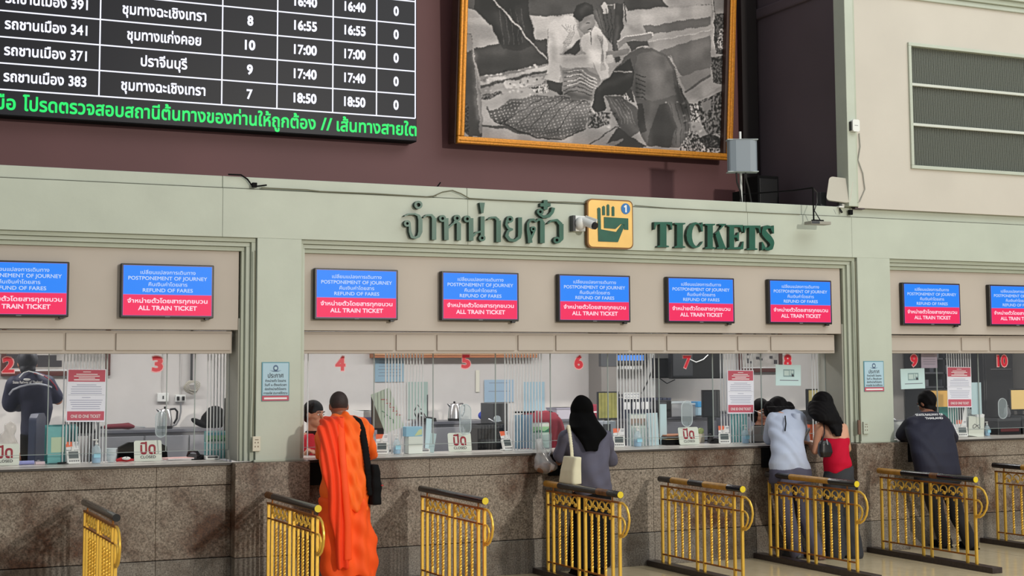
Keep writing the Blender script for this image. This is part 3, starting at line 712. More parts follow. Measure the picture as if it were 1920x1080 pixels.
line(.86, L_((228, 0), (590, 402)), 2.2)
# figures behind
paint(.30, R_((30, 35), (180, 40), (192, 200), (150, 300), (80, 190), (45, 130))); paint(.22, R_((190, 30), (240, 30), (242, 180), (200, 300), (222, 405), (185, 432), (160, 300)))
paint(.75, R_((82, 35), (110, 18), (134, 35), (135, 92), (100, 96))); line(.15, R_((245, 20), (262, 155)), 2)
for k in range(4): line(.16, R_((60+30*k, 60), (100+22*k, 190), (140, 280)), 1.2)
paint(.70, R_((262, 78), (480, 62), (832, 33), (832, 112), (370, 182), (262, 165)))
paint(.40, R_((370, 182), (832, 112), (832, 175), (400, 235))); paint(.60, R_((400, 290), (832, 200), (832, 240), (455, 352), (400, 310))); line(.75, R_((410, 285), (832, 202)), 1.5)
paint(.50, R_((120, 350), (280, 330), (280, 370), (120, 400)), 0); paint(.75, R_((125, 375), (170, 370), (170, 420), (125, 430)))
paint(.40, R_((455, 352), (832, 240), (832, 500), (640, 520), (560, 390)))
paint(.52, R_((615, 520), (832, 460), (832, 515), (660, 610)))
paint(.62, R_((650, 640), (828, 520), (838, 545), (670, 665))); paint(.35, R_((660, 612), (828, 505), (832, 520), (655, 635))); paint(.6, R_((700, 690), (900, 590), (905, 600), (720, 700)))
paint(.22, R_((200, 620), (290, 590), (310, 690), (250, 670)), 0); paint(.7, R_((205, 625), (250, 615), (300, 690), (240, 655)), 3)
# man from behind
paint(.31, R_((120, 655), (230, 648), (350, 748), (382, 890), (345, 890), (292, 932), (205, 850), (150, 730)))
for k in range(5): line(.48, R_((140+22*k, 665), (200+20*k, 740), (230+22*k, 840)), 1.0)
paint(.34, R_((295, 355), (350, 325), (430, 322), (540, 382), (590, 452), (620, 600), (702, 720), (690, 850), (662, 970), (610, 1003), (400, 990), (350, 905), (382, 880), (300, 620), (240, 560), (180, 470), (250, 392)))
paint(.40, R_((330, 380), (430, 340), (530, 390), (570, 470), (590, 640), (440, 690), (340, 660), (320, 500)))
paint(.17, R_((180, 472), (290, 392), (312, 480), (300, 585), (240, 640), (112, 652), (122, 748), (60, 772), (30, 722), (60, 590), (150, 520)))
paint(.20, R_((330, 700), (370, 700), (395, 880), (350, 905), (340, 850))); paint(.24, R_((480, 710), (540, 700), (600, 830), (560, 1000), (400, 990), (420, 880)))
for k in range(6): line(.17, R_((320, 500+30*k), (350+6*k, 510+30*k), (390, 520+32*k)), 1.6)
for k in range(5): line(.24, R_((520+36*k, 700), (560+34*k, 830), (570+30*k, 980)), 1.4)
line(.12, R_((590, 455), (615, 580), (660, 680)), 3); line(.6, R_((180, 480), (300, 490)), 1.4); line(.75, R_((50, 768), (100, 768), (122, 745)), 2)
line(.6, R_((560, 380), (592, 460), (620, 600)), 1.2)
for a, b in ((532, 697), (606, 690)): paint(.6, R_((a-7, b), (a, b-8), (a+7, b), (a, b+8)))
paint(.28, R_((262, 290), (400, 265), (412, 312), (340, 330), (292, 352)))
paint(.66, R_((248, 172), (360, 163), (386, 226), (262, 242))); paint(.50, R_((203, 285), (250, 250), (400, 226), (440, 225), (438, 258), (405, 278), (300, 272), (208, 328)))
line(.86, R_((203, 285), (250, 250), (400, 228), (438, 222), (440, 245)), 1.8); line(.86, R_((330, 332), (370, 312), (408, 312)), 2.4); line(.75, R_((262, 295), (292, 350)), 1.4)
# right group and rubble
paint(.55, R_((832, -300), (930, -300), (930, 100), (840, 120))); paint(.22, R_((862, 100), (932, 85), (932, 370), (870, 360), (845, 180)), 4); paint(.5, R_((885, 200), (915, 190), (920, 350), (880, 320)), 3)
paint(.25, R_((828, 385), (932, 375), (932, 580), (850, 560)), 5); line(.72, R_((845, 0), (856, 335)), 2.2); line(.15, R_((853, 0), (862, 335)), 1.2)
paint(.30, R_((740, 690), (932, 610), (932, 900), (800, 905), (765, 830)), 9); paint(.5, R_((760, 700), (835, 680), (835, 740), (800, 775)))
paint(.46, R_((690, 700), (745, 700), (760, 830), (700, 830)), 4); paint(.42, R_((640, 960), (700, 880), (760, 920), (932, 905), (932, 1060), (610, 1030)), 5)
paint(.16, R_((740, 935), (830, 900), (900, 930), (930, 1000), (800, 1000)), 4)
paint(.22, R_((200, 850), (300, 930), (400, 990), (280, 1000), (130, 975)), 0); paint(.64, R_((0, 870), (150, 780), (195, 850), (115, 925), (0, 975)))
paint(.36, R_((0, 800), (60, 760), (150, 770), (150, 830), (60, 870), (0, 860)), 4); line(.3, R_((0, 985), (120, 905), (195, 850)), 2); paint(.5, R_((120, 970), (240, 935), (240, 950), (180, 985)))
for P, rr, am in ((R_((420, 370), (470, 480), (470, 640)), 16, .10), (R_((330, 480), (340, 640)), 7, -.10), (R_((600, 600), (660, 760)), 8, -.12), (R_((150, 690), (260, 800), (330, 890)), 8, .10), (R_((80, 590), (180, 560), (290, 500)), 6, .07), (R_((440, 720), (400, 860), (420, 980)), 8, .08), (R_((560, 720), (620, 860), (610, 990)), 8, .09), (L_((620, 230), (640, 400)), 6, -.10), (L_((930, 250), (975, 400)), 6, -.09), (L_((720, 400), (860, 400)), 6, -.08), (L_((700, 640), (860, 660)), 8, -.2), (L_((830, 80), (860, 50)), 6, .10), (L_((250, 100), (330, 260)), 8, .07), (L_((400, 60), (440, 260)), 7, .06), (L_((250, 760), (600, 700), (850, 730)), 9, .07), (L_((300, 830), (560, 900), (800, 880)), 7, -.10), (L_((120, 380), (560, 320)), 12, .07), (R_((640, 380), (800, 320)), 12, .06), (R_((280, 110), (800, 70)), 8, .05), (R_((300, 200), (360, 215)), 6, -.08), (R_((60, 90), (120, 240)), 5, .10), (R_((200, 120), (190, 330)), 4, .08), (L_((830, 180), (870, 150)), 4, .10), (L_((100, 350), (120, 800)), 4, .14)): soft(P, rr, am)
for a in range(150):
    u_, v_ = random.uniform(150, 600), random.uniform(470, 640)
    if a > 60: u_, v_ = random.uniform(850, 1060), random.uniform(740, 860)
    if a > 100: u_, v_ = random.uniform(1700-240*0, 1790)-860+860*0, random.uniform(690, 1000)
    if a <= 100: soft(L_((u_, v_), (u_+6, v_)), 1.4, random.choice((-.18, .16)))
    else: u2 = random.uniform(640, 930); soft(R_((u2, v_), (u2+9, v_-3)), 1.6, random.choice((-.16, .2)))
wx = rng.random((NZ//9+4, NX//9+4, 2)); wx = np.stack([np.kron(wx[..., k], np.ones((9, 9))) for k in range(2)], 2)
for _ in range(30): wx = (wx+np.roll(wx, 1, 0)+np.roll(wx, 1, 1)+np.roll(wx, -1, 0)+np.roll(wx, -1, 1))/5
wx = (wx[:NZ+1, :NX+1]-.5)*5
img = img[np.clip((gv+wx[..., 0]).round().astype(int), 0, NZ), np.clip((gu+wx[..., 1]).round().astype(int), 0, NX)]
bl = img.copy()
for _ in range(14): q_ = np.pad(bl, 1, mode='edge'); bl = (q_[:-2, 1:-1]+q_[2:, 1:-1]+q_[1:-1, :-2]+q_[1:-1, 2:]+bl)/5
img = np.clip(img+.6*(img-bl), .05, .97)
# photographic softness, tone and grain
for _ in range(1):
    p = np.pad(img, 1, mode='edge'); img = (p[:-2, 1:-1]+p[2:, 1:-1]+p[1:-1, :-2]+p[1:-1, 2:]+4*p[1:-1, 1:-1])/8
n1 = rng.random((NZ//24+3, NX//24+3)); n1 = np.kron(n1, np.ones((24, 24)))
for _ in range(24): n1 = (n1+np.roll(n1, 1, 0)+np.roll(n1, 1, 1)+np.roll(n1, -1, 0)+np.roll(n1, -1, 1))/5
n1 = n1[:NZ+1, :NX+1]; st = rng.random(img.shape); st = (st+np.roll(st, 1, 1)+np.roll(st, 2, 1))/3
img = np.clip(img*(.86+.28*n1)*(.93+.14*st), .03, .95)
xs_ = (gu/NX-.5)*PW_; zs_ = gv/NZ*PH_+.03; vs = np.stack([xs_, np.full_like(xs_, -.022), zs_], 2).reshape(-1, 3)
ids = np.arange((NX+1)*(NZ+1)).reshape(NZ+1, NX+1); fs = np.stack([ids[:-1, :-1], ids[:-1, 1:], ids[1:, 1:], ids[1:, :-1]], 2).reshape(-1, 4)
me = bpy.data.meshes.new('photo_print'); me.vertices.add(len(vs)); me.vertices.foreach_set('co', vs.ravel()); me.loops.add(fs.size); me.loops.foreach_set('vertex_index', fs.ravel())
me.polygons.add(len(fs)); me.polygons.foreach_set('loop_start', np.arange(len(fs))*4); me.update(calc_edges=True)
ca = me.color_attributes.new('print', 'FLOAT_COLOR', 'POINT'); g = (img.ravel()*.93)**2.2; ca.data.foreach_set('color', np.stack([g, g*.93, g*.93, np.ones_like(g)], 1).ravel())
pm = bpy.data.materials.new('photo_print'); pm.use_nodes = True; an = pm.node_tree.nodes.new('ShaderNodeVertexColor'); an.layer_name = 'print'
pm.node_tree.links.new(an.outputs[0], pm.node_tree.nodes['Principled BSDF'].inputs['Base Color']); pm.node_tree.nodes['Principled BSDF'].inputs['Roughness'].default_value = .7
me.materials.append(pm); link('photo_print', me, pic)
MB().box(-PW_/2-.03, PW_/2+.03, -.018, .02, 0, PH_+.06).build('backboard', DBROWN, pic)
fw_ = .075; h = PH_+.06
def mould(name, x0, x1, z0, z1, m, y0, y1): MB().box(x0, x1, y0, y1, z0, z1).build(name, m, pic, bevel=.01)
for x0, x1, z0, z1 in ((-PW_/2-fw_, PW_/2+fw_+.035, -.045, .025), (-PW_/2-fw_, -PW_/2, .025, h), (PW_/2+.035, PW_/2+.035+fw_, .025, h)):
    mould('gold_moulding', x0, x1, z0, z1, GOLDF, -.10, .02)
    if x1-x0 > 1: mould('gold_bead', x0+.02, x1-.02, -.02, -.005, GOLDF, -.112, -.09)
    else: mould('gold_bead', (x0+x1)/2-.01, (x0+x1)/2+.01, .025, h, GOLDF, -.112, -.09)
mould('inner_lip', -PW_/2-.002, -PW_/2+.012, .02, h, DBROWN, -.06, -.015); mould('inner_lip', PW_/2-.002, PW_/2+.036, .02, h, DBROWN, -.09, -.015)
mould('outer_side', -PW_/2-fw_-.02, -PW_/2-fw_, -.05, h, DBROWN, -.07, .10)

# ------------------------------------------------------------ things on the ledge
px0, px1 = W(1391, 150, YB-.06), W(1416, 150, YB-.06)
b = MB().box(-.1, .1, -.04, .04, 0, 3.3).build('wall_shade_panel', mat('wall_shade_brown', (26, 18, 20), .7), bevel=.004); b.location = ((px0.x+px1.x)/2, YB-.05, ZL1)  # added dark panel, stands for the shaded strip of maroon wall
tag(b, 'tall dark panel standing in for shade on the maroon wall beside the picture', 'panel')
p = W(1434, 374, .9); b = thing('loudspeaker', 'black box loudspeaker standing on the ledge by the dark wall', 'speaker', (p.x, .95, ZL1))
MB().box(-.13, .13, -.12, .12, 0, .40).build('cabinet', BLACKM, b, bevel=.008); MB().box(-.11, .11, -.126, -.12, .03, .37).build('front_grille', BLACK, b, bevel=.004)
# big antenna on a white pole
p = W(1390, 378, .35); t = thing('antenna', 'grey curved box antenna on a white pole at the picture corner', 'antenna', (p.x, .35, ZL1), rz=math.radians(-24))
ah0, ah1 = WZ(320, .2, 1380)-ZL1, WZ(260, .2, 1380)-ZL1
m = MB(); P = [(-.15, 0), (-.14, .02), (.14, .02), (.15, 0), (.13, -.05), (.07, -.07), (-.07, -.07), (-.13, -.05)]
P = [(x, -y) for x, y in P]; vs = [(x, -.09-y, z) for z in (ah0, ah1) for x, y in P]; n = 8
m.add(vs, [(i, (i+1) % n, (i+1) % n+n, i+n) for i in range(n)]+[tuple(range(n)), tuple(range(2*n-1, n-1, -1))]); m.build('antenna_shell', mat('antenna_grey', (132, 142, 152), .4), t, bevel=.006)
MB().box(-.152, .152, -.155, -.03, ah0-.006, ah0+.004).box(-.152, .152, -.155, -.03, ah1-.004, ah1+.006).build('shell_rim', mat('antenna_rim', (176, 186, 186), .4), t, bevel=.004)
MB().tube([(0, 0, 0), (0, 0, ah1+.10)], .012, 10).build('pole', WHITE, t, True)
MB().box(-.03, .03, -.06, .02, (ah0+ah1)/2-.03, (ah0+ah1)/2+.03).build('clamp', BLACK, t, bevel=.004)
MB().tube([(-.06, -.09, ah0), (-.055, -.09, ah0-.10), (-.02, -.06, ah0-.18), (0, -.02, .01)], .009, 8).build('feed_cable', BLACK, t, True)
MB().tube([(.03, -.09, ah0), (.04, -.09, ah0-.08), (.07, -.04, ah0-.16), (.10, -.02, .01)], .009, 8).build('feed_cable', BLACK, t, True)
MB().box(-.06, .06, -.03, .05, -.002, .012).build('foot_plate', GREY, t)
# square white panel antenna
p = W(1571, 357, -.02); t = thing('panel_antenna', 'square white panel antenna tilted on a small black bracket', 'antenna', (p.x, -.02, ZL1))
R = rotm(math.radians(-8), math.radians(9), math.radians(-36)).to_4x4(); hz = p.z-ZL1
o = MB().prism(rrect(.118, .122, .036), -.02, .015).build('panel', mat('warm_white_plastic', (206, 202, 190), .4), t, bevel=.004); o.matrix_local = Matrix.Translation((0, -.03, hz)) @ R
o2 = MB().prism([(-.06, .05), (-.03, .075), (-.027, .071), (-.058, .046)], -.0225, -.02).prism([(-.075, -.03), (-.05, -.075), (-.046, -.073), (-.071, -.028)], -.0225, -.02).build('panel_groove', GREY, t); o2.matrix_local = o.matrix_local.copy()
MB().tube([(.0, .0, hz-.05), (0, 0, -.0), (0, -.055, -.06)], .011, 8).build('bracket', BLACK, t, True)
MB().box(-.03, .03, -.058, .02, -.012, .004).box(.02, .08, -.04, .0, .0, .03).build('clamp', WHITE, t, bevel=.003)
# lamp on an arm hung in front of the header
p = W(1533, 418, -.22); t = thing('arm_lamp', 'flat grey lamp hung on a thin black arm in front of the header', 'lamp', (p.x, -.22, p.z))
MB().box(-.115, .115, -.06, .06, -.018, .012).build('lamp_head', mat('lamp_metal', (150, 148, 138), .4), t, bevel=.004); MB().box(-.112, -.02, -.062, -.05, -.014, .010).build('lens_grille', DGREY, t)
za = W(1525, 352, -.22).z-p.z
MB().tube([(-.045, 0, .012), (-.045, 0, za)], .008, 8).tube([(-.045, 0, za), (-.09, .25, za+.0), (-.28, .9, za+.02)], .007, 8).box(-.06, .06, -.02, .02, .012, .03).build('arm', BLACKM, t)
MB().tube([(-.04, .01, za), (.02, .03, za-.04), (.02, .03, za-.14), (-.02, .02, za-.22), (.03, 0, .03)], .006, 6).build('lamp_cable', BLACK, t, True)
MB().box(-.31, -.26, .86, 1.0, ZL1-p.z, za+.05).build('arm_post', BLACKM, t)
p = W(1541, 390, .15); b = MB().box(-.035, .035, -.03, .03, 0, .16).build('junction_box', DGREY, bevel=.004); b.location = (p.x, .15, ZL1); tag(b, 'small grey upright box on the ledge behind the arm lamp', 'box')
# small router on the corner strip with its cable
p = W(1602, 236, WY-.05); t = thing('wall_router', 'small white rounded device on the green corner strip', 'router', (p.x, WY-.03, p.z))
MB().prism(rrect(.042, .06, .02), -.05, 0).build('case', WHITE, t, bevel=.005); MB().box(-.05, -.036, -.03, 0, -.05, .04).build('mount', BLACK, t); MB().prism([(-.02, -.002), (.02, -.002), (.02, .003), (-.02, .003)], -.0515, -.05).build('status_line', GREY, t)
pts = [W(x, y, WY-.012) for x, y in ((1611, 250), (1613, 275), (1609, 300), (1618, 325), (1622, 355), (1612, 378), (1598, 385))]
o = MB().tube(pts, .005, 6).build('router_cable', mat('grey_cable', (150, 150, 142), .6), smooth=True); tag(o, 'thin grey cable looping down the beige wall below the white device', 'cable')
# cables on the ledge
def cable(pl, y, r, m, label, cat='cable', name='wall_cable'):
    pts = [W(x, yy, y) for x, yy in pl]; o = MB().tube(pts, r, 6).build(name, m, smooth=True); return tag(o, label, cat)
GC = mat('grimy_cable', (110, 110, 92), .7)
cable([(490, 352), (530, 354), (575, 356), (600, 359), (650, 361), (700, 363), (750, 366), (800, 369), (818, 367)], YH-.008, .006, GC, 'thin dusty cable running along the header step left of the lettering')
cable([(812, 368), (830, 360), (848, 357), (864, 363), (880, 372), (930, 375), (1000, 378), (1060, 379), (1100, 381)], YH-.010, .006, GC, 'dusty cable arching over the header step above the Thai lettering')
cable([(428, 327), (452, 328), (464, 336), (474, 350), (500, 347)], YH-.005, .007, BLACKM, 'short black cable stub bent over the ledge left of the lettering')
cable([(820, 350), (826, 342)], .1, .006, BLACKM, 'tiny black wire end standing on the ledge above the lettering')
cable([(1190, 385), (1250, 390), (1350, 395), (1450, 400), (1500, 402)], YH-.006, .004, GC, 'thin dusty cable along the header step above the word TICKETS')
cable([(1596, 389), (1640, 391), (1700, 394), (1800, 399), (1919, 403)], YH-.02, .006, BLACKM, 'black cable lying along the ledge under the beige wall')
b = MB().box(-.02, .02, -.02, .01, 0, .05).build('cable_clip', BLACKM, bevel=.003); q = W(1593, 403, YH); b.location = (q.x, YH-.01, q.z); tag(b, 'small black clip on the ledge at the dark wall corner', 'clip')
b = MB().box(-.02, .02, -.02, .01, 0, .04).build('cable_clip', BLACKM, bevel=.003); q = W(476, 352, YH); b.location = (q.x, YH-.01, q.z); tag(b, 'small black clip on the header step at the bent cable stub', 'clip')
# cctv camera beside the hand sign
p = W(1081, 420, YH); t = thing('security_camera', 'white bullet security camera between Thai lettering and hand sign', 'camera', (p.x, YH, p.z))
MB().box(-.07, -.045, -.07, 0, -.07, .07).build('side_plate', DGREY, t); MB().box(-.05, .06, -.06, 0, -.07, .07).build('mount_box', WHITE, t, bevel=.006)
m = MB(); v_ell(m, (.0, -.085, .0), (.052, .05, .058)); m.build('ball_joint', WHITE, t, True)
MB().tube([(.02, -.10, .02), (.062, -.22, -.03)], .038, 18).build('barrel', WHITE, t, True); MB().tube([(.060, -.215, -.028), (.068, -.238, -.038)], [.035, .032], 18).build('lens', BLACK, t, True); MB().tube([(.03, -.12, .05), (.078, -.24, .006)], .02, 8, sq=.4).build('sun_visor', WHITE, t, True)
# notices on the pilasters, outlets, cables
def notice(pxc, pyc, label, w, h):
    p = W(pxc, pyc, YH); t = thing('notice_plate', label, 'notice', (p.x, YH, p.z))
    MB().box(-w/2, w/2, -.006, 0, -h/2, h/2).build('plate', mat('teal_border', (86, 142, 158), .5), t, bevel=.001)
    MB().box(-w/2+.008, w/2-.008, -.0075, -.006, -h/2+.07*h*2.2, h/2-.008).build('print_area', mat('notice_blue', (170, 200, 216), .6), t)
    s = MB().box(-w/2+.004, w/2-.004, -.008, -.006, -h/2+.004, -h/2+.14*h, 0); s.box(-w/2+.02, w/2-.02, -.009, -.008, -h/2+.05*h, -h/2+.095*h, 1); s.build('red_footer', [PRNT, PAPER], t)
    a = MB(); a.prism([(.022*math.cos(k*PI/8), .022*math.sin(k*PI/8)*1.2+h*.345) for k in range(16)], -.0085, -.0075).prism([(-.05, .29*h), (-.02, .275*h), (.02, .275*h), (.05, .29*h), (.02, .255*h), (-.02, .255*h)], -.0085, -.0075)
    a.build('crest', mat('crest_blue', (84, 106, 136), .6), t); MB().prism([(.012*math.cos(k*PI/6), .012*math.sin(k*PI/6)+h*.345) for k in range(12)], -.0092, -.0085).build('crest_centre', PAPERB, t)
    x = MB().text('ประกาศ', 0, .155*h, .13, .052, -.0085, bold=.01)
    for k, ww in enumerate((.175, .185, .18, .20)): x.text(('จำหน่ายตั๋ว โดยสาร', 'วันที่ ๑ ตั้งแต่เวลา', 'ช่องจำหน่ายตั๋วโดยสาร', 'การรถไฟ ประกาศให้ทราบ')[k], 0, .02*h-k*.105*h, ww, .026, -.0085, bold=.015)
    x.build('lettering', INKD, t)
notice(516.3, 715.5, 'pale blue notice with crest and red footer on the left pilaster', .232, .318)
notice(1638, 705.5, 'pale blue notice with crest and red footer on the right pilaster', .245, .30)
def outlet(pxc, pyc, label, m_):
    p = W(pxc, pyc, YH); t = thing('wall_outlet', label, 'outlet', (p.x, YH, p.z))
    MB().box(-.032, .032, -.02, 0, -.06, .06).build('box', m_, t, bevel=.003); a = MB()
    for x, z in ((-.012, .01), (.012, .01), (-.012, -.022), (.012, -.022)): a.box(x-.004, x+.004, -.0215, -.02, z-.006, z+.006)
    a.box(-.015, .015, -.021, -.02, .03, .036); a.build('socket_slots', mat('slot_brown', (120, 104, 88), .6), t)
outlet(480, 832, 'small cream outlet box low on the left pilaster', mat('cream_plastic', (206, 200, 182), .5))
outlet(1622, 802, 'pale outlet box low on the right pilaster', GREEN)
cable([(478.5, 470), (478, 560), (477.6, 660), (476, 744), (474.5, 780), (473.8, 818)], YH-.008, .005, GC, 'thin cable running down the left edge of the left pilaster')
cable([(1603.5, 490), (1605, 560), (1608, 640), (1611.5, 760), (1612.5, 790)], YH-.008, .006, GC, 'thin cable running down the left edge of the right pilaster')
b = MB().box(-.015, .015, -.02, 0, -.07, .07).build('cable_cover', mat('brown_cover', (112, 84, 70), .6), bevel=.003); q = W(1612.5, 801, YH); b.location = (q.x-.02, YH-.001, q.z); tag(b, 'narrow brown cable cover on the right pilaster edge', 'cable cover')
# black boxes under the counter of the staffed windows
for x0, nm in ((3.702, 'left of the monk'), (5.93, 'beside the tote bag'), (8.19, 'behind the woman in white shirt'), (9.842, 'under the leaning man')):
    t = thing('counter_shelf_box', 'black box fixed below the counter '+nm, 'shelf box', (x0+.25, 0, .84), group='black boxes under the counter')
    MB().box(-.25, .25, -.04, 0, 0, .185).build('box_body', BLACKM, t, bevel=.004); MB().box(-.25, .25, -.045, 0, .185, .19).build('top_flap', BLACK, t)
# ------------------------------------------------------------ things on the counter, behind the glass
def S(p0, p1, Y, py=840):
    """centre x and width on plane Y of a photo span"""
    a, b = WX(p0, Y, py), WX(p1, Y, py); return (a+b)/2, b-a
def H(top, bot, Y, px): return WZ(top, Y, px)-WZ(bot, Y, px)
def onz(px, Y, bot): return WZ(bot, Y, px)
def make_closed():
    t = thing('closed_sign', 'x', 'sign', group='closed signs on the counter')
    R = Matrix.Rotation(math.radians(-10), 4, 'X')
    b = MB().prism([(x, z+.085) for x, z in rrect(.112, .085, .018)], -.003, .003).build('sign_board', mat('cream_board', (214, 222, 212), .5), t, bevel=.001); b.matrix_local = R
    m = MB().text('ปิด', 0, .103, .125, .13, -.004, bold=.03).build('thai_lettering', SIGNR, t); m.matrix_local = R
    m = MB().text('CLOSED', 0, .034, .125, .032, -.004, bold=.02).build('lettering', INKD, t); m.matrix_local = R
    MB().box(-.04, .04, .0, .06, 0, .004).box(-.03, .03, .045, .05, 0, .13).build('stand', WHITE, t)
    return t
YI = .43
c0 = make_closed(); first = True
for px, w, lb in ((9, 55, 'white CLOSED board cut off by the left picture edge'), (278, 51, 'white CLOSED board beside the folded red papers at the left booth'), (863, 46, 'white CLOSED board in front of the steel kettle and grey desk'), (1293, 44, 'white CLOSED board beside the dark brown tray')):
    o = c0 if first else dup(c0); first = False; o.location = (S(px-w/2, px+w/2, YI)[0], YI, ZC); o['label'] = lb
def make_terminal():
    t = thing('payment_terminal', 'x', 'card terminal', group='card terminals with orange tops')
    R = Matrix.Translation((0, 0, .0)) @ Matrix.Rotation(math.radians(-22), 4, 'X')
    b = MB().box(-.048, .048, -.012, .012, .004, .098).build('terminal_body', WHITE, t, bevel=.006); b.matrix_local = R
    b = MB().box(-.034, .034, -.0135, -.012, .036, .088).build('screen', mat('lcd_grey', (88, 98, 100), .3), t); b.matrix_local = R
    k = MB()
    for i in range(5): k.box(-.034+i*.015, -.024+i*.015, -.0145, -.012, .012, .022)
    k = k.build('keys', GREY, t); k.matrix_local = R
    m = MB().box(-.045, .045, -.002, .002, .104, .165, 0).build('card_top', PAPER, t); m.matrix_local = R
    m = MB().prism([(-.045, .125), (.0, .130), (.012, .165), (-.045, .165)], -.0035, -.002).build('orange_print', ORANGE, t); m.matrix_local = R
    m = MB().box(.018, .042, -.0032, -.002, .148, .152).box(.018, .04, -.0032, -.002, .138, .142).build('print_lines', INK, t); m.matrix_local = R
    MB().box(-.04, .04, -.01, .06, 0, .012).box(-.01, .01, .03, .05, 0, .12).build('stand', WHITE, t, bevel=.003)
    return t
c0 = make_terminal(); first = True
for px, rz, lb in ((139, 8, 'white card terminal with orange card left of the blue gel bottle'), (716, -20, 'white card terminal with orange card right of the monk'), (953, 15, 'white card terminal with orange card beside the black printer'), (1161, -25, 'white card terminal with orange card right of the woman in black veil'), (1359, -25, 'white card terminal with orange card right of the brown tray'), (1565-4, 0, 'white card terminal with orange card between the two women'), (1806, -30, 'white card terminal with orange card right of the leaning man')):
    o = c0 if first else dup(c0); first = False; o.location = (S(px-2, px+2, YI-.045)[0], YI-.045, ZC); o.rotation_euler = (0, 0, math.radians(rz)); o.scale = (1.15, 1, 1.12); o['label'] = lb
GEL = mat('blue_gel', (58, 160, 212), .15, spec=.6); BODY = clearplastic('gel_bottle_clear', (214, 232, 240), .45); LBL = mat('pale_label', (150, 206, 226), .5)
def make_gel():
    t = thing('gel_bottle', 'x', 'bottle', group='hand gel pump bottles')
    MB().lathe([(.032, 0), (.036, .006), (.036, .10), (.028, .125), (.014, .140), (.014, .150)], n=20).build('bottle_body', BODY, t, True)
    MB().lathe([(.030, .004), (.033, .008), (.033, .062)], n=20).build('gel', GEL, t, True)
    MB().box(-.026, .026, -.040, -.034, .045, .085).build('label', LBL, t, bevel=.001)
    MB().lathe([(.013, .15), (.013, .162), (.005, .164), (.005, .182), (.012, .183), (.012, .190)], n=14).build('pump', WHITE, t, True)
    MB().tube([(0, 0, .187), (-.035, -.005, .185)], .005, 8).build('nozzle', WHITE, t, True)
    return t
c0 = make_gel(); first = True
for px, sc, lb in ((181, 1, 'blue hand gel bottle right of the orange topped terminal, left booth'), (744, .9, 'blue hand gel bottle in front of the white tissue box'), (1196, 1, 'blue hand gel bottle in front of the brochure stand, middle window'), (1398, .95, 'blue hand gel bottle below the crimson poster'), (1852, .8, 'blue hand gel bottle right of the leaning white papers')):
    o = c0 if first else dup(c0); first = False; o.location = (S(px-2, px+2, YI-.05)[0], YI-.05, ZC); o.scale = (sc, sc, sc); o['label'] = lb
def paperprint(m, w, h, y, seed, mats0=1, n=7):
    r = random.Random(seed)
    for k in range(n):
        z = h*(.86-.75*k/n); ww = w*r.uniform(.5, .8); m.box(-ww/2, ww/2, y-.0006, y, z-.0022, z+.0022, mats0)
def board(name, label, cat, p0, p1, top, bot, Y, m, rot=(0, 0, 0), lines=0, seed=1, thick=.006, extra=None, z=None):
    cx, w = S(p0, p1, Y, (top+bot)/2); h = H(top, bot, Y, (p0+p1)/2); z0 = ZC if z is None else (onz((p0+p1)/2, Y, bot) if z == 'px' else z)
    t = thing(name, label, cat, (cx, Y, z0), rot=rot); MB().box(-w/2, w/2, -thick/2, thick/2, 0, h).build('sheet', m, t, bevel=.001)
    if lines:
        a = MB(); paperprint(a, w, h, -thick/2, seed, 0, lines); a.build('print_lines', INK, t)
    if extra: extra(t, w, h, -thick/2)
    return t
TEAL = clearplastic('teal_acrylic', (120, 190, 192), .8); TEALD = clearplastic('teal_acrylic_dark', (70, 150, 150), .8)
# teal folder stand, left booth
cx, w = S(84, 147, .5); h = H(797, 868, .5, 115)
t = thing('folder_stand', 'translucent teal acrylic folder stand in front of the officer', 'stand', (cx, .5, ZC), rz=.2)
MB().box(-w/2, w*.12, -.05, -.044, 0, h*.98).build('front_sheet', TEAL, t); MB().box(-w/2, w/2, .02, .026, 0, h*1.02).build('back_sheet', TEALD, t)
MB().box(-w*.4, .0, -.0515, -.05, h*.3, h*.7).build('pasted_page', mat('page_faint', (186, 206, 176), .7), t); MB().box(-w/2, w/2, -.06, .03, 0, .006).build('base', TEAL, t)
for k in range(5): MB().box(w*.14+k*.02, w*.15+k*.02, -.03, .02, 0, h*.96).build('divider', TEAL, t)
# small things on the left counter
def simple(name, label, cat, loc, parts, rz=0):
    t = thing(name, label, cat, loc, rz)
    for nm, m, mt, sm in parts: m.build(nm, mt, t, sm, 0 if sm else .002)
    return t
cx, w = S(36, 64, .45, 868); simple('paper_roll', 'lilac blue roll lying on the counter right of the cut off sign', 'roll', (cx, .45, ZC+.016), [('roll', MB().tube([(-w/2, 0, 0), (w/2, 0, 0)], .016, 14), mat('lilac_roll', (150, 156, 214), .5), True), ('core', MB().tube([(w/2, 0, 0), (w/2+.003, 0, 0)], .007, 10), WHITE, True)])
cx, w = S(66, 84, .45, 868); simple('tape_dispenser', 'small pinkish dispenser beside the lilac roll', 'dispenser', (cx, .45, ZC), [('body', MB().box(-w/2, w/2, -.02, .02, 0, .022), mat('pinkish_white', (216, 196, 204), .5), False), ('hub', MB().tube([(-.01, -.0, .02), (-.01, .012, .02)], .015, 12), GREY, True)])
cx, w = S(90, 126, .40, 868); simple('black_scissors', 'black cable and scissors in front of the teal stand', 'scissors', (cx, .40, ZC+.006), [('blades', MB().box(-w/2, .0, -.006, .006, 0, .004), DGREY, False), ('handle', MB().tube([(0, 0, 0), (w*.2, -.015, 0), (w*.45, -.012, 0), (w*.48, 0, 0), (w*.2, .006, 0)], .005, 8), BLACK, True), ('handle', MB().tube([(0, 0, .004), (w*.2, .015, .004), (w*.45, .018, .004), (w*.48, .005, .004)], .005, 8), BLACK, True)])
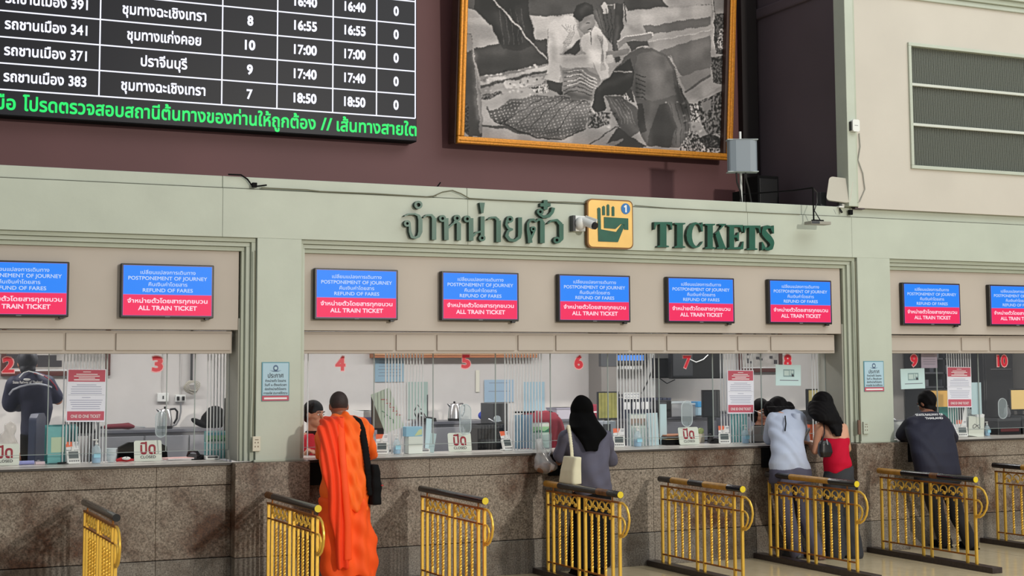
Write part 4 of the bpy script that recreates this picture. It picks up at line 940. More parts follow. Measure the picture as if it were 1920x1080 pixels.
cx, w = S(198, 219, .46, 866); simple('glass_jar', 'crumpled clear plastic cup right of the gel bottle, left booth', 'cup', (cx, .46, ZC), [('cup', MB().lathe([(.03, 0), (.036, .02), (.044, .06), (.04, .09), (.046, .11), (.038, .105), (.036, .06), (.028, .01)], n=11), ACRYE, True), ('rim', MB().tube([(.046*math.cos(k*PI/8), .046*math.sin(k*PI/8), .11) for k in range(17)], .003, 6), ACRYE, True)])
cx, w = S(216, 253, .46, 866)
m = MB(); m.tube([(-w*.45, 0, .012), (-w*.2, -.01, .02), (w*.1, .01, .014), (w*.45, 0, .012)], [.012, .018, .016, .008], 8)
simple('red_cloth', 'small crumpled red cloth left of the closed board', 'cloth', (cx, .46, ZC), [('cloth', m, mat('red_cloth', (186, 40, 48), .8), True)])
m = MB(); v_ell(m, (0, 0, .018), (.036, .02, .014)); cx, _ = S(234, 240, .42, 866); simple('computer_mouse', 'white mouse lying on the red cloth', 'mouse', (cx, .43, ZC+.01), [('shell', m, WHITE, True), ('wheel', MB().box(-.004, .004, -.018, -.008, .026, .034), GREY, False)])
cx, w = S(306, 355, .50, 864)
for k, (lb, cc) in enumerate((('lower reddish magazine of the pile right of the closed board', (170, 86, 84)), ('pink magazine on top of the reddish one', (214, 168, 164)))):
    o = thing('magazine', lb, 'magazine', (cx+.01*k, .5-.02*k, ZC+.010*k), rz=.12*k-.05, group='magazines in the left booth')
    MB().box(-w/2, w/2, -.09, .09, 0, .009).build('pages', PAPER, o); MB().box(-w/2-.001, w/2+.001, -.091, .091, .007, .0098).build('cover', mat('cover_%d' % k, cc, .4), o)
def phone(t_):
    m = MB().prism([(-.08, 0), (.08, 0), (.075, .035), (-.06, .055)], -.07, .07); m.build('phone_base', BLACK, t_, bevel=.004)
    MB().tube([(-.05, -.085, .03), (-.06, -.06, .075), (-.06, .0, .085), (-.06, .06, .075), (-.05, .085, .03)], [.02, .014, .012, .014, .02], 10).build('handset', BLACK, t_, True)
    k = MB()
    for i in range(3):
        for j in range(4): k.box(.0+i*.018, .012+i*.018, -.04+j*.02, -.028+j*.02, .045-.002*i, .049-.002*i)
    k.build('keypad', GREY, t_)
cx, w = S(356, 384, .5, 866); t = thing('telephone', 'small black telephone left of the teal leaflet rack, left booth', 'telephone', (cx, .50, ZC), rz=.5); phone(t); t.scale = (.8, .8, .85)
cx, w = S(384, 408, .42, 866); simple('calculator', 'white desk calculator right of the black telephone', 'calculator', (cx, .43, ZC), [('case', MB().box(-w/2, w/2, -.06, .06, 0, .03), WHITE, False), ('display', MB().box(-w*.4, w*.4, -.061, -.05, .012, .028), DGREY, False), ('keys', MB().box(-w*.38, w*.38, -.045, .04, .03, .034), GREY, False)])
def rack(label, p0, p1, top, Y, green, clear=TEAL, rz=0):
    cx, w = S(p0, p1, Y, 840); h = WZ(top, Y, (p0+p1)/2)-ZC
    t = thing('leaflet_rack', label, 'leaflet rack', (cx, Y, ZC), rz)
    MB().box(-w/2, w/2, .02, .026, 0, h).build('back_sheet', clear, t); MB().box(-w/2, w/2, -.04, -.035, 0, h*.55).build('front_sheet', clear, t); MB().box(-w/2, -w/2+.004, -.04, .02, 0, h*.6).box(w/2-.004, w/2, -.04, .02, 0, h*.6).box(-w/2, w/2, -.045, .03, 0, .006).build('sides', clear, t)
    MB().box(-w*.46, w*.46, .0, .012, .008, h*.97).build('leaflets', mat('leaflet_pale', (196, 214, 206), .7), t)
    a = MB().box(-w*.46, w*.46, -.002, 0, h*.62, h*.95, 0).box(-w*.46, w*.46, -.003, -.002, h*.84, h*.95, 1); a.prism([(-w*.46, h*.64), (-w*.1, h*.72), (w*.2, h*.66), (w*.46, h*.78), (w*.46, h*.62), (-w*.46, h*.62)], -.003, -.002, 2)
    a.build('leaflet_picture', green, t); return t
GRP = [mat('leaf_green', (110, 176, 130), .6), mat('leaf_sky', (84, 160, 176), .6), mat('leaf_dark', (44, 112, 88), .6)]
rack('teal leaflet rack with green picture at the right end of the left booth', 384, 425, 808, .52, GRP)
rack('leaflet rack with bright green leaflets behind the plastic bag', 997, 1031, 792, .50, [mat('leaf_lime', (150, 200, 150), .6), mat('leaf_white', (222, 228, 220), .6), GRP[2]], ACRY)
t = rack('clear leaflet rack with brown pictures at the middle window', 1181, 1213, 775, .52, [mat('leaf_brown', (150, 128, 116), .6), mat('leaf_white', (222, 228, 220), .6), mat('leaf_grey', (130, 136, 130), .6)], ACRY)
board('pale_board', 'tall pale blue board leaning right of the clear leaflet rack', 'board', 1213, 1238, 777, 838, .50, PAPERB, rot=(-.06, 0, .3))
board('pale_board', 'narrow pale card standing behind the tray, left of the closed board', 'board', 1238, 1250, 762, 838, .58, PAPERB)
# tray of books
cx, w = S(1238, 1278, .6, 825); t = simple('document_tray', 'dark brown tray of papers left of the closed board', 'tray', (cx, .62, ZC), [('tray_body', MB().box(-w/2, w/2+.05, -.12, .12, .0, .05), BLACKM, False), ('tray_body', MB().box(-w/2, w/2+.05, -.125, .12, .075, .085), DBROWN, False), ('papers', MB().box(-w/2+.01, w/2+.04, -.128, .11, .085, .095), WOOD, False), ('papers', MB().box(-w/2+.01, w/2+.04, -.12, .11, .05, .056), mat('buff_paper', (206, 186, 150), .8), False)])
cx, w = S(1320, 1345, .7, 825); t = thing('telephone', 'black telephone behind the counter right of the CLOSED board at window seven', 'telephone', (cx, .6, ZC), rz=-.4); t['label'] = 'black telephone between the brown tray and the crimson poster'; phone(t)
cx, w = S(1322, 1340, .55, 790); simple('tape_holder', 'green tape holder left of the crimson poster', 'tape holder', (cx, .72, ZC+.085), [('holder', MB().tube([(0, -.012, .03), (0, .012, .03)], .03, 18), mat('tape_green', (140, 156, 96), .5), True), ('foot', MB().box(-.035, .035, -.012, .012, -.085, .004), mat('tape_cream', (206, 198, 180), .5), False)])
# tissue box, calculators, papers at window 5
cx, w = S(754, 780, .5, 840); h = H(822, 852, .5, 767); t = simple('tissue_box', 'white tissue box with a pale blue pack on top behind the gel bottle', 'box', (cx-.0, .385, ZC), [('box', MB().box(-w/2, w/2, -.045, .06, 0, .15), mat('paper_box', (218, 226, 220), .7), False), ('blue_pack', MB().box(-w/2-.02, w/2, -.04, .05, .15, .235), mat('pack_blue', (140, 190, 216), .6), False), ('print', MB().prism([(-.01, .155), (w/2-.005, .165), (w/2-.005, .215), (.03, .205)], -.042, -.04), mat('pack_print', (200, 212, 160), .6), False)])
for k, (p, lb) in enumerate(((791, 'white desk calculator beside the white tissue box'),)):
    cx, w = S(p-10, p+12, .42, 845); simple('calculator', lb, 'calculator', (cx, .44, ZC), [('case', MB().box(-w/2, w/2, -.06, .06, 0, .035), WHITE, False), ('display', MB().box(-w*.4, w*.4, -.061, -.05, .015, .032), GREY, False), ('keys', MB().box(-w*.38, w*.38, -.045, .04, .035, .039), GREY, False)])
board('pale_board', 'crooked pale blue papers leaning left of the grey desk', 'papers', 795, 808, 783, 845, .62, PAPERB, rot=(-.05, .12, .4))
board('pale_board', 'small folded pale sheet right of the calculator', 'papers', 803, 813, 812, 848, .46, mat('pale_acr', (176, 200, 204), .5), rot=(-.05, .15, -.3))
# wide crimson posters stuck inside the glass
def poster(label, p0, p1, top, bot):
    cx, w = S(p0, p1, YG-.01, (top+bot)/2); z0 = WZ(bot, YG-.01, (p0+p1)/2); h = WZ(top, YG-.01, (p0+p1)/2)-z0
    t = thing('poster', label, 'poster', (cx, YG-.008, z0), rot=(0, .012, 0), group='crimson headed posters on the glass')
    MB().box(-w/2, w/2, -.002, 0, 0, h).build('sheet', mat('poster_paper', (222, 224, 236), .7), t)
    MB().box(-w/2+.008, w/2-.008, -.003, -.002, h*.76, h*.985).build('header_band', PRNT, t); MB().box(-w/2+.008, w/2-.008, -.003, -.002, .012, h*.20).build('footer_band', PRNT, t)
    b = MB(); r = random.Random(3)
    for z, ww, th in ((.945, .2, .010), (.90, .55, .012), (.865, .66, .012), (.83, .42, .012), (.795, .66, .016)): b.box(-w*ww/2, w*ww/2, -.004, -.003, h*z-th*.25, h*z+th*.25)
    b.build('header_lettering', PAPER, t); MB().text('ONE ID ONE TICKET', 0, h*.105, w*.76, .036, -.004, bold=.012).build('footer_lettering', PAPER, t)
    c = MB()
    for z, ww in ((.70, .5), (.665, .75), (.62, .8), (.58, .78), (.54, .8), (.46, .22), (.41, .85), (.37, .8), (.33, .78), (.29, .7), (.25, .74)): c.box(-w*ww/2, w*ww/2, -.003, -.002, h*z-.0022, h*z+.0022)
    c.build('grey_lettering', mat('soft_ink', (150, 154, 178), .8), t); MB().box(-w/2+.01, w/2-.01, -.003, -.002, h*.505, h*.509).build('rule_line', INK, t)
poster('crimson headed white poster on the glass right of the officer', 124.5, 197.5, 692, 791)
poster('crimson headed white poster on the glass left of the seated clerk with glasses', 1363.5, 1413, 694, 775.5)
poster('crimson headed white poster on the glass above the leaning man', 1776, 1821, 688, 764)
def sheet(label, p0, p1, top, bot, m, pict, Y=None, rot=0, lines=0):
    Y = YG-.01 if Y is None else Y
    cx, w = S(p0, p1, Y, (top+bot)/2); z0 = WZ(bot, Y, (p0+p1)/2); h = WZ(top, Y, (p0+p1)/2)-z0
    t = thing('paper_notice', label, 'paper', (cx, Y, z0), rot=(0, rot, 0)); MB().box(-w/2, w/2, -.002, 0, 0, h).build('sheet', m, t)
    if pict:
        a = MB(); a.box(-w*.2, w*.24, -.0026, -.002, h*.42, h*.78, 0)
        for (x0, x1, z0_, z1) in ((-.17, .02, .48, .72), (.05, .10, .5, .74), (.12, .2, .60, .72)): a.box(w*x0, w*x1, -.003, -.0026, h*z0_, h*z1, 1)
        a.prism([(w*.13, h*.44), (w*.22, h*.44), (w*.20, h*.55), (w*.15, h*.55)], -.003, -.0026, 2); a.build('card_picture', [mat('card_grey', (134, 160, 164), .7), mat('card_pale', (190, 210, 208), .7), INKD], t)
        MB().box(-w*.34, w*.4, -.0026, -.002, h*.235, h*.27).build('caption_line', INK, t)
    if lines: a = MB(); paperprint(a, w, h, -.002, 5, 0, lines); a.build('print_lines', INK, t)
    return t
PB2 = mat('mint_paper', (196, 222, 224), .7)
sheet('pale mint sheet with a card picture left of window number eight', 1454, 1501, 684, 723, PB2, True, rot=.02)['label'] = 'pale mint sheet with card picture above the woman in white shirt'
sheet('x', 1689, 1734, 691, 729, PB2, True, rot=-.02)['label'] = 'pale mint sheet with card picture above the leaning man'
sheet('x', 1727, 1757, 661, 690, mat('lilac_paper', (166, 156, 174), .8), False, lines=5)['label'] = 'lilac sheet at the top of the glass between the mint sheet and crimson poster'
YBK = 2.59
def wallsheet(lb, p0, p1, top, bot, m, lines=0): t = sheet(lb, p0, p1, top, bot, m, False, YBK, lines=lines); return t
wallsheet('pale blue printed sheet on the back wall under the wooden rail', 703, 757, 668, 716, mat('blue_sheet_dim', (140, 170, 188), .8), 6)
wallsheet('greenish grey sheet on the back wall left of the antenna telephone', 763, 802, 716, 786, mat('greengrey_sheet', (160, 180, 174), .8))
wallsheet('pale blue sheet on the back wall above the black computer tower', 908, 963, 712, 754, mat('blue_sheet2', (160, 186, 208), .8), 2)
wallsheet('pale blue tall sheet on the back wall left of number six', 981, 1021, 716, 775, mat('blue_sheet3', (160, 190, 206), .8))['label'] = 'tall pale blue sheet on the back wall above the red jacket'
wallsheet('narrow white tape strip on the back wall right of the kettle', 892, 899, 694, 735, mat('yellowed_white', (222, 220, 206), .8))
o = board('leaning_sign', 'greenish board with red and green scrawl leaning crooked beside the monitor', 'board', 722, 758, 728, 806, .72, mat('green_board', (184, 200, 184), .7), rot=(-.05, -.36, -.1), z='px')
m = MB()
for k in range(5): m.tube([(.0+.02*k-.02, -.006, .30-.045*k), (.03+.02*k, -.006, .28-.045*k), (.01+.02*k, -.006, .26-.045*k)], .004, 5)
m.build('red_scrawl', mat('scrawl_red', (190, 90, 96), .7), o); m = MB()
for k in range(3): m.tube([(-.05+.02*k, -.006, .20-.04*k), (-.02+.02*k, -.006, .17-.04*k), (-.05+.03*k, -.006, .14-.04*k)], .004, 5)
m.build('green_scrawl', mat('scrawl_green', (96, 150, 120), .7), o)
cx, w = S(1821, 1840, .5, 740); board('pale_board', 'narrow pale blue strip hung behind the glass right of the crimson poster', 'board', 1821, 1840, 717, 777, YG+.02, PAPERB, z='px')
# leaning white papers, window 9
def sk(t, w, h, y):
    a = MB().text('ประกาศ', 0, h*.78, w*.55, .05, y-.001, bold=.01); a.tube([(-w*.2, y-.002, h*.5), (-.0, y-.002, h*.56), (w*.12, y-.002, h*.45), (w*.2, y-.002, h*.52)], .004, 5).tube([(-w*.15, y-.002, h*.38), (.0, y-.002, h*.42), (w*.1, y-.002, h*.32)], .004, 5); a.build('sketch', INK, t)
board('leaning_paper', 'large white lettered paper leaning rightwards behind the leaning man', 'paper', 1799, 1838, 768, 818, .415, PAPER, rot=(-.06, .30, 0), extra=sk)
def sk2(t, w, h, y):
    a = MB()
    a.tube([(w*.25*math.cos(k*.7), y-.002, h*.5+h*.12*math.sin(k*1.3)) for k in range(9)], .003, 5); a.build('sketch', INKD, t)
board('leaning_paper', 'smaller white sheet with dark squiggle leaning in front of the lettered paper', 'paper', 1815, 1844, 781, 818, .375, mat('paper_grn', (216, 222, 212), .8), rot=(-.05, .12, 0), extra=sk2)
board('leaning_paper', 'grey white booklet lying crooked right of the leaning man', 'booklet', 1786, 1808, 796, 820, .40, PAPER, rot=(-.4, .25, 0))
cx, w = S(1664, 1690, .5, 800); h = WZ(790, .5, 1677)-ZC; simple('grey_case', 'light grey box left of the leaning man behind the glass', 'box', (cx, .52, ZC), [('case', MB().box(-w/2, w/2, -.08, .08, 0, h), mat('light_grey_case', (188, 192, 192), .5), False), ('lid', MB().box(-w/2-.003, w/2+.003, -.083, .083, h, h+.012), GREY, False)])
simple('crumpled_paper', 'small white crumpled paper on the grey box at window nine', 'paper', (cx-.02, .5, ZC+h+.012), [('paper', MB().lathe([(.02, 0), (.034, .006), (.022, .018), (.008, .024)], n=7), PAPER, False)])['label'] = 'small white crumpled paper on the light grey box'
# laptop / bowl-like display in front of the clerk
cx, w = S(1404, 1441, .48, 815); h = WZ(799, .48, 1425)-ZC
simple('customer_display', 'grey rounded display back in front of the clerk with glasses', 'display', (cx, .48, ZC), [('housing', MB().prism([(-w/2, .0), (w/2, .0), (w/2, h*.9), (w*.40, h), (-w*.3, h), (-w*.44, h*.7)], -.03, .03), mat('warm_grey', (136, 132, 128), .4), False), ('foot', MB().box(-w/2-.01, w/2+.01, -.04, .04, -.0, .01), DGREY, False)])
# teal board behind the poster bars
board('teal_board', 'pale teal board behind the bars under the crimson poster near the clerk', 'board', 1370, 1404, 776, 832, .62, TEAL, rot=(-.05, 0, .2))
board('teal_board', 'teal and green pack behind the bars right of the leaning man', 'board', 1762, 1798, 767, 822, .58, mat('teal_pack', (64, 150, 140), .5))
board('teal_board', 'blue acrylic sheet right of the terminal at the bars left of the plastic bag', 'board', 963, 1000, 783, 846, .66, clearplastic('blue_acrylic', (110, 160, 190), .6), rot=(-.03, 0, .1))
# arched acrylic speaking flaps
def flap(label, p0, p1, top, bot, Y=.38):
    cx, w = S(p0, p1, Y, (top+bot)/2); z0 = WZ(bot, Y, (p0+p1)/2); h = WZ(top, Y, (p0+p1)/2)-z0
    t = thing('speaking_flap', label, 'acrylic flap', (cx, Y, z0), group='arched acrylic speaking flaps')
    P = arc(0, h-w/2, w/2, w/2, 0, 180, 12)+arc(0, w/2, w/2, w/2, 180, 360, 12); MB().prism(P, -.0015, .0015).build('clear_sheet', ACRY, t)
    q = [(x, 0, z) for x, z in P]+[(P[0][0], 0, P[0][1])]; MB().tube(q, .0045, 6).build('rim', ACRYE, t, True)
flap('clear oval speaking flap in the glass in front of the far kettle, left booth', 292, 312, 772, 820); flap('clear oval speaking flap in front of the steel kettle of the middle booth', 862, 883, 758, 815); flap('clear oval speaking flap left of the second light monitor, far right', 1872, 1888, 747, 785)
flap('tall clear arch flap over the clear storage boxes', 1278, 1298, 752, 800)

# ------------------------------------------------------------ furniture and things deeper in the booths
YC = 2.1; ZCAB = WZ(805, YC, 300)
def cabinet(label, x0, x1, zt, n, y0=YC, m=CABG):
    t = thing('steel_cabinet', label, 'cabinet', ((x0+x1)/2, (y0+2.58)/2, .15)); w = x1-x0; d = 2.58-y0
    MB().box(-w/2, w/2, -d/2+.02, d/2, 0, zt-.15-.03).build('body', m, t, bevel=.003); MB().box(-w/2-.01, w/2+.01, -d/2, d/2, zt-.18, zt-.15).build('top', mat('cabinet_top', (98, 100, 108), .4), t, bevel=.003)
    for k in range(n):
        a = -w/2+w*k/n; b = a+w/n; dr = MB().box(a+.008, b-.008, -d/2, -d/2+.02, .05, zt-.21).build('door', m, t, bevel=.003)
        MB().box(b-.05, b-.035, -d/2-.02, -d/2, (zt-.15)*.6, (zt-.15)*.75).build('handle', CHROME, dr)
    return t
cabinet('long grey steel cabinet against the wall of the left booth', WX(186, YC, 800), WX(436, YC, 800), ZCAB, 3)
zc5 = WZ(790, YC, 850)
cabinet('grey steel cabinet under the kettle of the middle booth', WX(806, YC, 790), WX(925, YC, 790), zc5, 2)
zc6 = WZ(786, YC, 1050); cabinet('grey steel cabinet behind the woman in black veil', WX(1032, YC, 790), WX(1128, YC, 790), zc6, 2)
zc7 = WZ(781, YC, 1260); cabinet('dark grey steel cabinet under the clear storage boxes', WX(1236, YC, 790), WX(1345, YC, 790), zc7, 2, m=mat('dark_cabinet', (92, 94, 102), .45))
zc8 = WZ(770, YC, 1500); cabinet('pale blue grey cabinet at the right end of the main booth', WX(1420, YC, 790), 9.3, zc8, 3, m=mat('blue_grey_cabinet', (140, 144, 156), .45))
def kettle(label, pxc, top, bot, Y, z):
    cx, _ = S(pxc-1, pxc+1, Y, bot); h = H(top, bot, Y, pxc); t = thing('electric_kettle', label, 'kettle', (cx, Y, z)); s = h/.22
    MB().lathe([(.075*s, 0), (.078*s, .02*s), (.078*s, .03*s)], n=24).build('base', BLACK, t, True); MB().lathe([(.077*s, .03*s), (.072*s, .10*s), (.058*s, .18*s), (.052*s, .195*s), (.03*s, .205*s)], n=28).build('steel_body', STEEL, t, True)
    MB().lathe([(.012*s, .205*s), (.014*s, .22*s), (.006*s, .225*s)], n=12).build('lid_knob', BLACK, t, True); MB().tube([(-.05*s, 0, .17*s), (-.085*s, 0, .20*s)], [.018*s, .010*s], 10).build('spout', STEEL, t, True)
    MB().tube([(.05*s, 0, .195*s), (.10*s, 0, .20*s), (.125*s, 0, .17*s), (.12*s, 0, .10*s), (.09*s, 0, .05*s)], .011*s, 10).build('handle', BLACK if pxc < 500 else STEEL, t, True)
kettle('steel electric kettle with black handle on the left booth cabinet', 309, 760, 801, 2.2, ZCAB); kettle('steel electric kettle on the cabinet of the middle booth', 852, 752, 788, 2.2, zc5)
# umbrella, bag, sockets, cable coil, shelf rack in the left booth
a, b = W(194, 799, 2.2), W(252, 798, 2.2)
t = thing('folded_umbrella', 'folded dark red umbrella lying on the left booth cabinet', 'umbrella', (a.x, 2.2, ZCAB+.025)); L = b.x-a.x
MB().tube([(0, 0, 0), (.04, 0, .005), (L*.6, 0, .008), (L*.8, 0, .008), (L, 0, 0)], [.012, .024, .026, .032, .012], 12).build('canopy', mat('dark_red_cloth', (104, 26, 40), .7), t, True); MB().tube([(L, 0, 0), (L+.10, 0, -.005)], .006, 8).build('shaft', CHROME, t, True); MB().tube([(-.05, 0, 0), (0, 0, 0)], .012, 8).build('handle', BLACK, t, True)
cx, w = S(372, 414, 2.2, 790); t = thing('black_bag', 'black bag with cap slumped on the left booth cabinet', 'bag', (cx, 2.2, ZCAB))
m = MB(); v_ell(m, (.03, 0, .07), (.12, .09, .10)); v_ell(m, (.05, 0, .14), (.09, .07, .07)); v_ell(m, (-.11, -.03, .05), (.09, .06, .03), rotm(0, .5, 0)); blob('bag_body', m, BLACKM, t, .012, 3)
MB().tube([(.11, -.05, .05), (.17, -.07, .12), (.13, -.05, .19)], .008, 8).build('strap', BLACK, t, True)
def wallbox(label, pxc, pyc, w, h, dark): 
    p = W(pxc, pyc, 2.56); t = thing('wall_socket', label, 'socket', (p.x, 2.6, p.z)); MB().box(-w/2, w/2, -.04, 0, -h/2, h/2).build('box', WHITE, t, bevel=.006)
    if dark: MB().box(-.04, -.015, -.06, -.04, -.02, .02).box(.01, .035, -.06, -.04, -.02, .02).build('plugs', BLACK, t, bevel=.004)
    else: MB().box(-.006, .006, -.046, -.04, -.015, .015).build('switch', DGREY, t)
    MB().box(-.006, .006, -.012, 0, h/2, 2.55-p.z-.03).build('conduit', mat('conduit_white', (190, 188, 186), .6), t)
wallbox('white switch box on the back wall above the kettle, left booth', 306, 745, .11, .085, False); wallbox('white double socket box on the back wall right of the kettle', 339, 747, .10, .07, True)
pts = [W(x, y, 2.53) for x, y in ((339, 755), (339, 772), (336, 786), (330, 796), (318, 801))]; o = MB().tube(pts, .009, 8).build('power_cable', GREY, smooth=True); tag(o, 'grey power cord hanging from the double socket, left booth', 'cord')
t = thing('cable_coil', 'coil of pale cable hung on the back wall of the left booth', 'cable', tuple(W(360, 725, 2.54)))
for k in range(5): MB().tube([((.075-.008*k)*math.cos(a)+.01*math.sin(3*a+k), -.008*k, (.065-.006*k)*math.sin(a)+.008*math.cos(2*a+k)) for a in np.linspace(0, 2*PI, 17)], .005, 6).build('loop', mat('coil_cable', (176, 172, 160), .6), t, True)
MB().box(-.004, .004, -.01, .06, .05, .62).build('hanging_wire', DGREY, t)
x0, x1 = WX(140, 1.9, 800), WX(186, 1.9, 800); t = thing('wire_rack', 'dark open rack of black boxes behind the left booth bars', 'rack', ((x0+x1)/2, 2.2, .15)); w = x1-x0; zt = WZ(793, 1.9, 160)-.15
for sx in (-1, 1):
    for sy in (-1, 1): MB().box(sx*w/2-.012, sx*w/2+.012, sy*.2-.012, sy*.2+.012, 0, zt).build('post', DGREY, t)
for z in (.3, .62, zt-.12): MB().box(-w/2, w/2, -.2, .2, z, z+.02).build('shelf', DGREY, t)
for k in range(3):
    for z in (.64, zt-.1): MB().box(-w/2+.02+k*w*.31, -w/2+w*.29+k*w*.31, -.17, .15, z, z+.2-.03*k).build('stored_box', BLACKM, t, bevel=.005)
# framed picture on the back wall, left booth
def wallpic(label, p0, p1, bot, ztop, style):
    x0, x1 = WX(p0, 2.55, 690), WX(p1, 2.55, 690); z0 = WZ(bot, 2.55, (p0+p1)/2); w = x1-x0; h = ztop-z0; t = thing('wall_picture', label, 'picture', ((x0+x1)/2, 2.6, z0)); fc = mat('red_brown_frame', (84, 40, 36), .4); f = .045
    MB().box(-w/2, w/2, -.05, -.005, 0, f).box(-w/2, -w/2+f, -.05, -.005, f, h).box(w/2-f, w/2, -.05, -.005, f, h).box(-w/2, w/2, -.05, -.005, h, h+f).build('frame', fc, t, bevel=.006)
    MB().box(-w/2+f, w/2-f, -.03, -.005, f, h).build('print', mat('bw_print', (176, 172, 168), .7, noise=.3, nscale=7), t)
    a = MB(); r = random.Random(4)
    if style:
        for k in range(14): x = w*.08+k*w*.028; hh = r.uniform(.05, .10); a.box(x, x+w*.016, -.034, -.03, h*.42-k*.004, h*.42+hh)
        a.box(-w*.22, w*.05, -.034, -.03, f+.04, f+.10).box(-w*.18, w*.0, -.034, -.03, f+.10, f+.15).box(-w*.45, -w*.25, -.034, -.03, f+.03, f+.16)
    else:
        for k in range(16): x = r.uniform(-w*.45, w*.42); z = r.uniform(f+.01, h-.05); a.box(x, x+r.uniform(.02, .06), -.034, -.03, z, z+r.uniform(.02, .06))
    a.build('dark_figures', mat('bw_dark', (60, 58, 62), .7), t); MB().box(-w/2+f, w/2-f, -.035, -.03, f+.004, f+.014).build('white_margin', PAPER, t)
wallpic('framed black and white picture high on the wall behind the officer', 2, 207, 705, 2.35, True)
wallpic('dark framed busy picture high on the wall above the clerk with glasses', 1386, 1468, 698, 2.3, False)
# wooden rail
x0, x1 = WX(699, 2.5, 667), WX(1006, 2.5, 667); zr_ = WZ(671, 2.5, 850); t = thing('wooden_rail', 'orange brown wooden ledge high on the back wall over window five', 'shelf', ((x0+x1)/2, 2.5, zr_)); t['label'] = 'orange brown wooden rail high on the back wall above the kettle'
MB().box(-(x1-x0)/2, (x1-x0)/2, -.02, .10, 0, .12).build('board', WOOD, t, bevel=.004); MB().box(-(x1-x0)/2, (x1-x0)/2, -.03, .0, .03, .05).build('moulding', mat('wood_light', (206, 160, 120), .5), t, bevel=.003)
# monitors
def monitor(label, p0, p1, top, bot, Y, scr, rz=0, zbase=None, back=False):
    cx, w = S(p0, p1, Y, (top+bot)/2); w = w/max(.35, math.cos(rz)); h = H(top, bot, Y, (p0+p1)/2); zb = WZ(bot, Y, (p0+p1)/2); z0 = ZC if zbase is None else zbase; z0 = min(z0, zb-.03)
    t = thing('computer_monitor', label, 'monitor', (cx, Y, z0), rz); d = zb-z0
    MB().box(-w/2, w/2, -.02, .02, d, d+h).build('housing', BLACK, t, bevel=.006)
    MB().box(-w/2+.012, w/2-.012, -.022, -.02, d+.018, d+h-.014).build('screen' if not back else 'rear_panel', scr, t)
    MB().box(-.03, .03, .0, .03, .0, d+.08).build('stand_neck', BLACK, t, bevel=.003); MB().box(-.10, .10, -.06, .08, 0, .012).build('stand_base', BLACK, t, bevel=.003); return t
monitor('beige brown monitor back beside the monk and white box', 699, 727, 741, 806, .85, mat('rear_brown', (112, 104, 90), .5), rz=-.5, back=True)
monitor('black monitor edge at the right end of the left booth', 424, 433, 746, 812, .55, BLACKM, rz=-.9, back=True)
t = monitor('monitor with yellow green map on the screen, right of the veiled woman', 1121, 1158, 734, 787, 1.0, mat('map_screen', (166, 160, 76), .4, emit=.22, rgb2=(116, 120, 60), nscale=9), rz=-.15)
monitor('dark grey monitor back left of the crimson poster near the clerk', 1318, 1347, 731, 783, 1.0, mat('rear_dark', (52, 54, 60), .5), rz=-.25, back=True)
t = monitor('monitor with pale yellow screen behind the woman in red top', 1511, 1550, 729, 777, .95, mat('yellow_screen', (206, 190, 130), .4, emit=.25), rz=.1)
t = monitor('monitor with orange yellow screen behind the head of the leaning man', 1738, 1782, 730, 766, 1.0, mat('amber_screen', (222, 176, 96), .4, emit=.35), rz=-.1)
t = monitor('monitor with pale yellow screen cut by the right picture edge', 1892, 1935, 729, 770, .95, mat('cream_screen', (232, 200, 130), .4, emit=.4))
# window 5 clutter
cx, w = S(917, 944, 1.2, 780); h = H(756, 804, 1.2, 930); simple('computer_tower', 'slim black computer tower behind the orange topped terminal', 'computer', (cx, 1.25, 1.0), [('case', MB().box(-w/2, w/2, -.15, .15, 0, WZ(756, 1.2, 930)-1.0), DGREY, False), ('front_vent', MB().box(-w*.4, w*.4, -.153, -.15, .03, .2), BLACKM, False)])
def desk(label, x0, x1, zt, y0=.62, y1=1.45, m=GREY):
    t = thing('office_desk', label, 'desk', ((x0+x1)/2, (y0+y1)/2, .15)); w = x1-x0; d = y1-y0; MB().box(-w/2, w/2, -d/2, d/2, zt-.18, zt-.15).build('desk_top', m, t, bevel=.003)
    for sx in (-1, 1): MB().box(sx*(w/2-.02)-.015, sx*(w/2-.02)+.015, -d/2+.03, d/2-.03, 0, zt-.18).build('side_panel', m, t)
for x0, x1, lb in ((4.35, 5.3, 'grey desk under the slanted monitor by the monk'), (5.45, 6.2, 'grey desk under the black printer'), (6.92, 7.6, 'grey desk under the map screen monitor'), (7.95, 8.45, 'grey desk under the dark monitor by the poster'), (9.1, 9.85, 'grey desk under the pale yellow monitor behind the woman in red'), (10.9, 11.7, 'grey desk under the amber screen monitor'), (11.85, 13.0, 'grey desk under the pale monitor at the picture edge')): desk(lb, x0, x1, 1.0)
def onbox(name, label, cat, p0, p1, top, bot, Y, m, d=.2, extra=()):
    cx, w = S(p0, p1, Y, (top+bot)/2); z = WZ(bot, Y, (p0+p1)/2); h = WZ(top, Y, (p0+p1)/2)-z; z0 = 1.0 if abs(z-1.0) < .12 or Y < 1.5 else z
    t = thing(name, label, cat, (cx, Y, z0)); h += z-z0
    MB().box(-w/2, w/2, -d/2, d/2, 0, h).build('body', m, t, bevel=.008)
    for nm, f, mt in extra: f(MB(), w, h, d).build(nm, mt, t, bevel=.002)
    return t
lid = lambda m, w, h, d: m.box(-w/2-.004, w/2+.004, -d/2-.004, d/2+.004, h*.86, h); slot = lambda m, w, h, d: m.box(-w*.4, w*.4, -d/2-.004, -d/2, h*.35, h*.5); face = lambda m, w, h, d: m.box(-w*.45, w*.1, -d/2-.003, -d/2, h*.55, h*.9)
onbox('label_printer', 'black ticket printer on the desk right of the kettle', 'printer', 884, 932, 795, 832, .95, BLACK, .3, (('paper_slot', slot, DGREY), ('top_cover', lid, DGREY)))
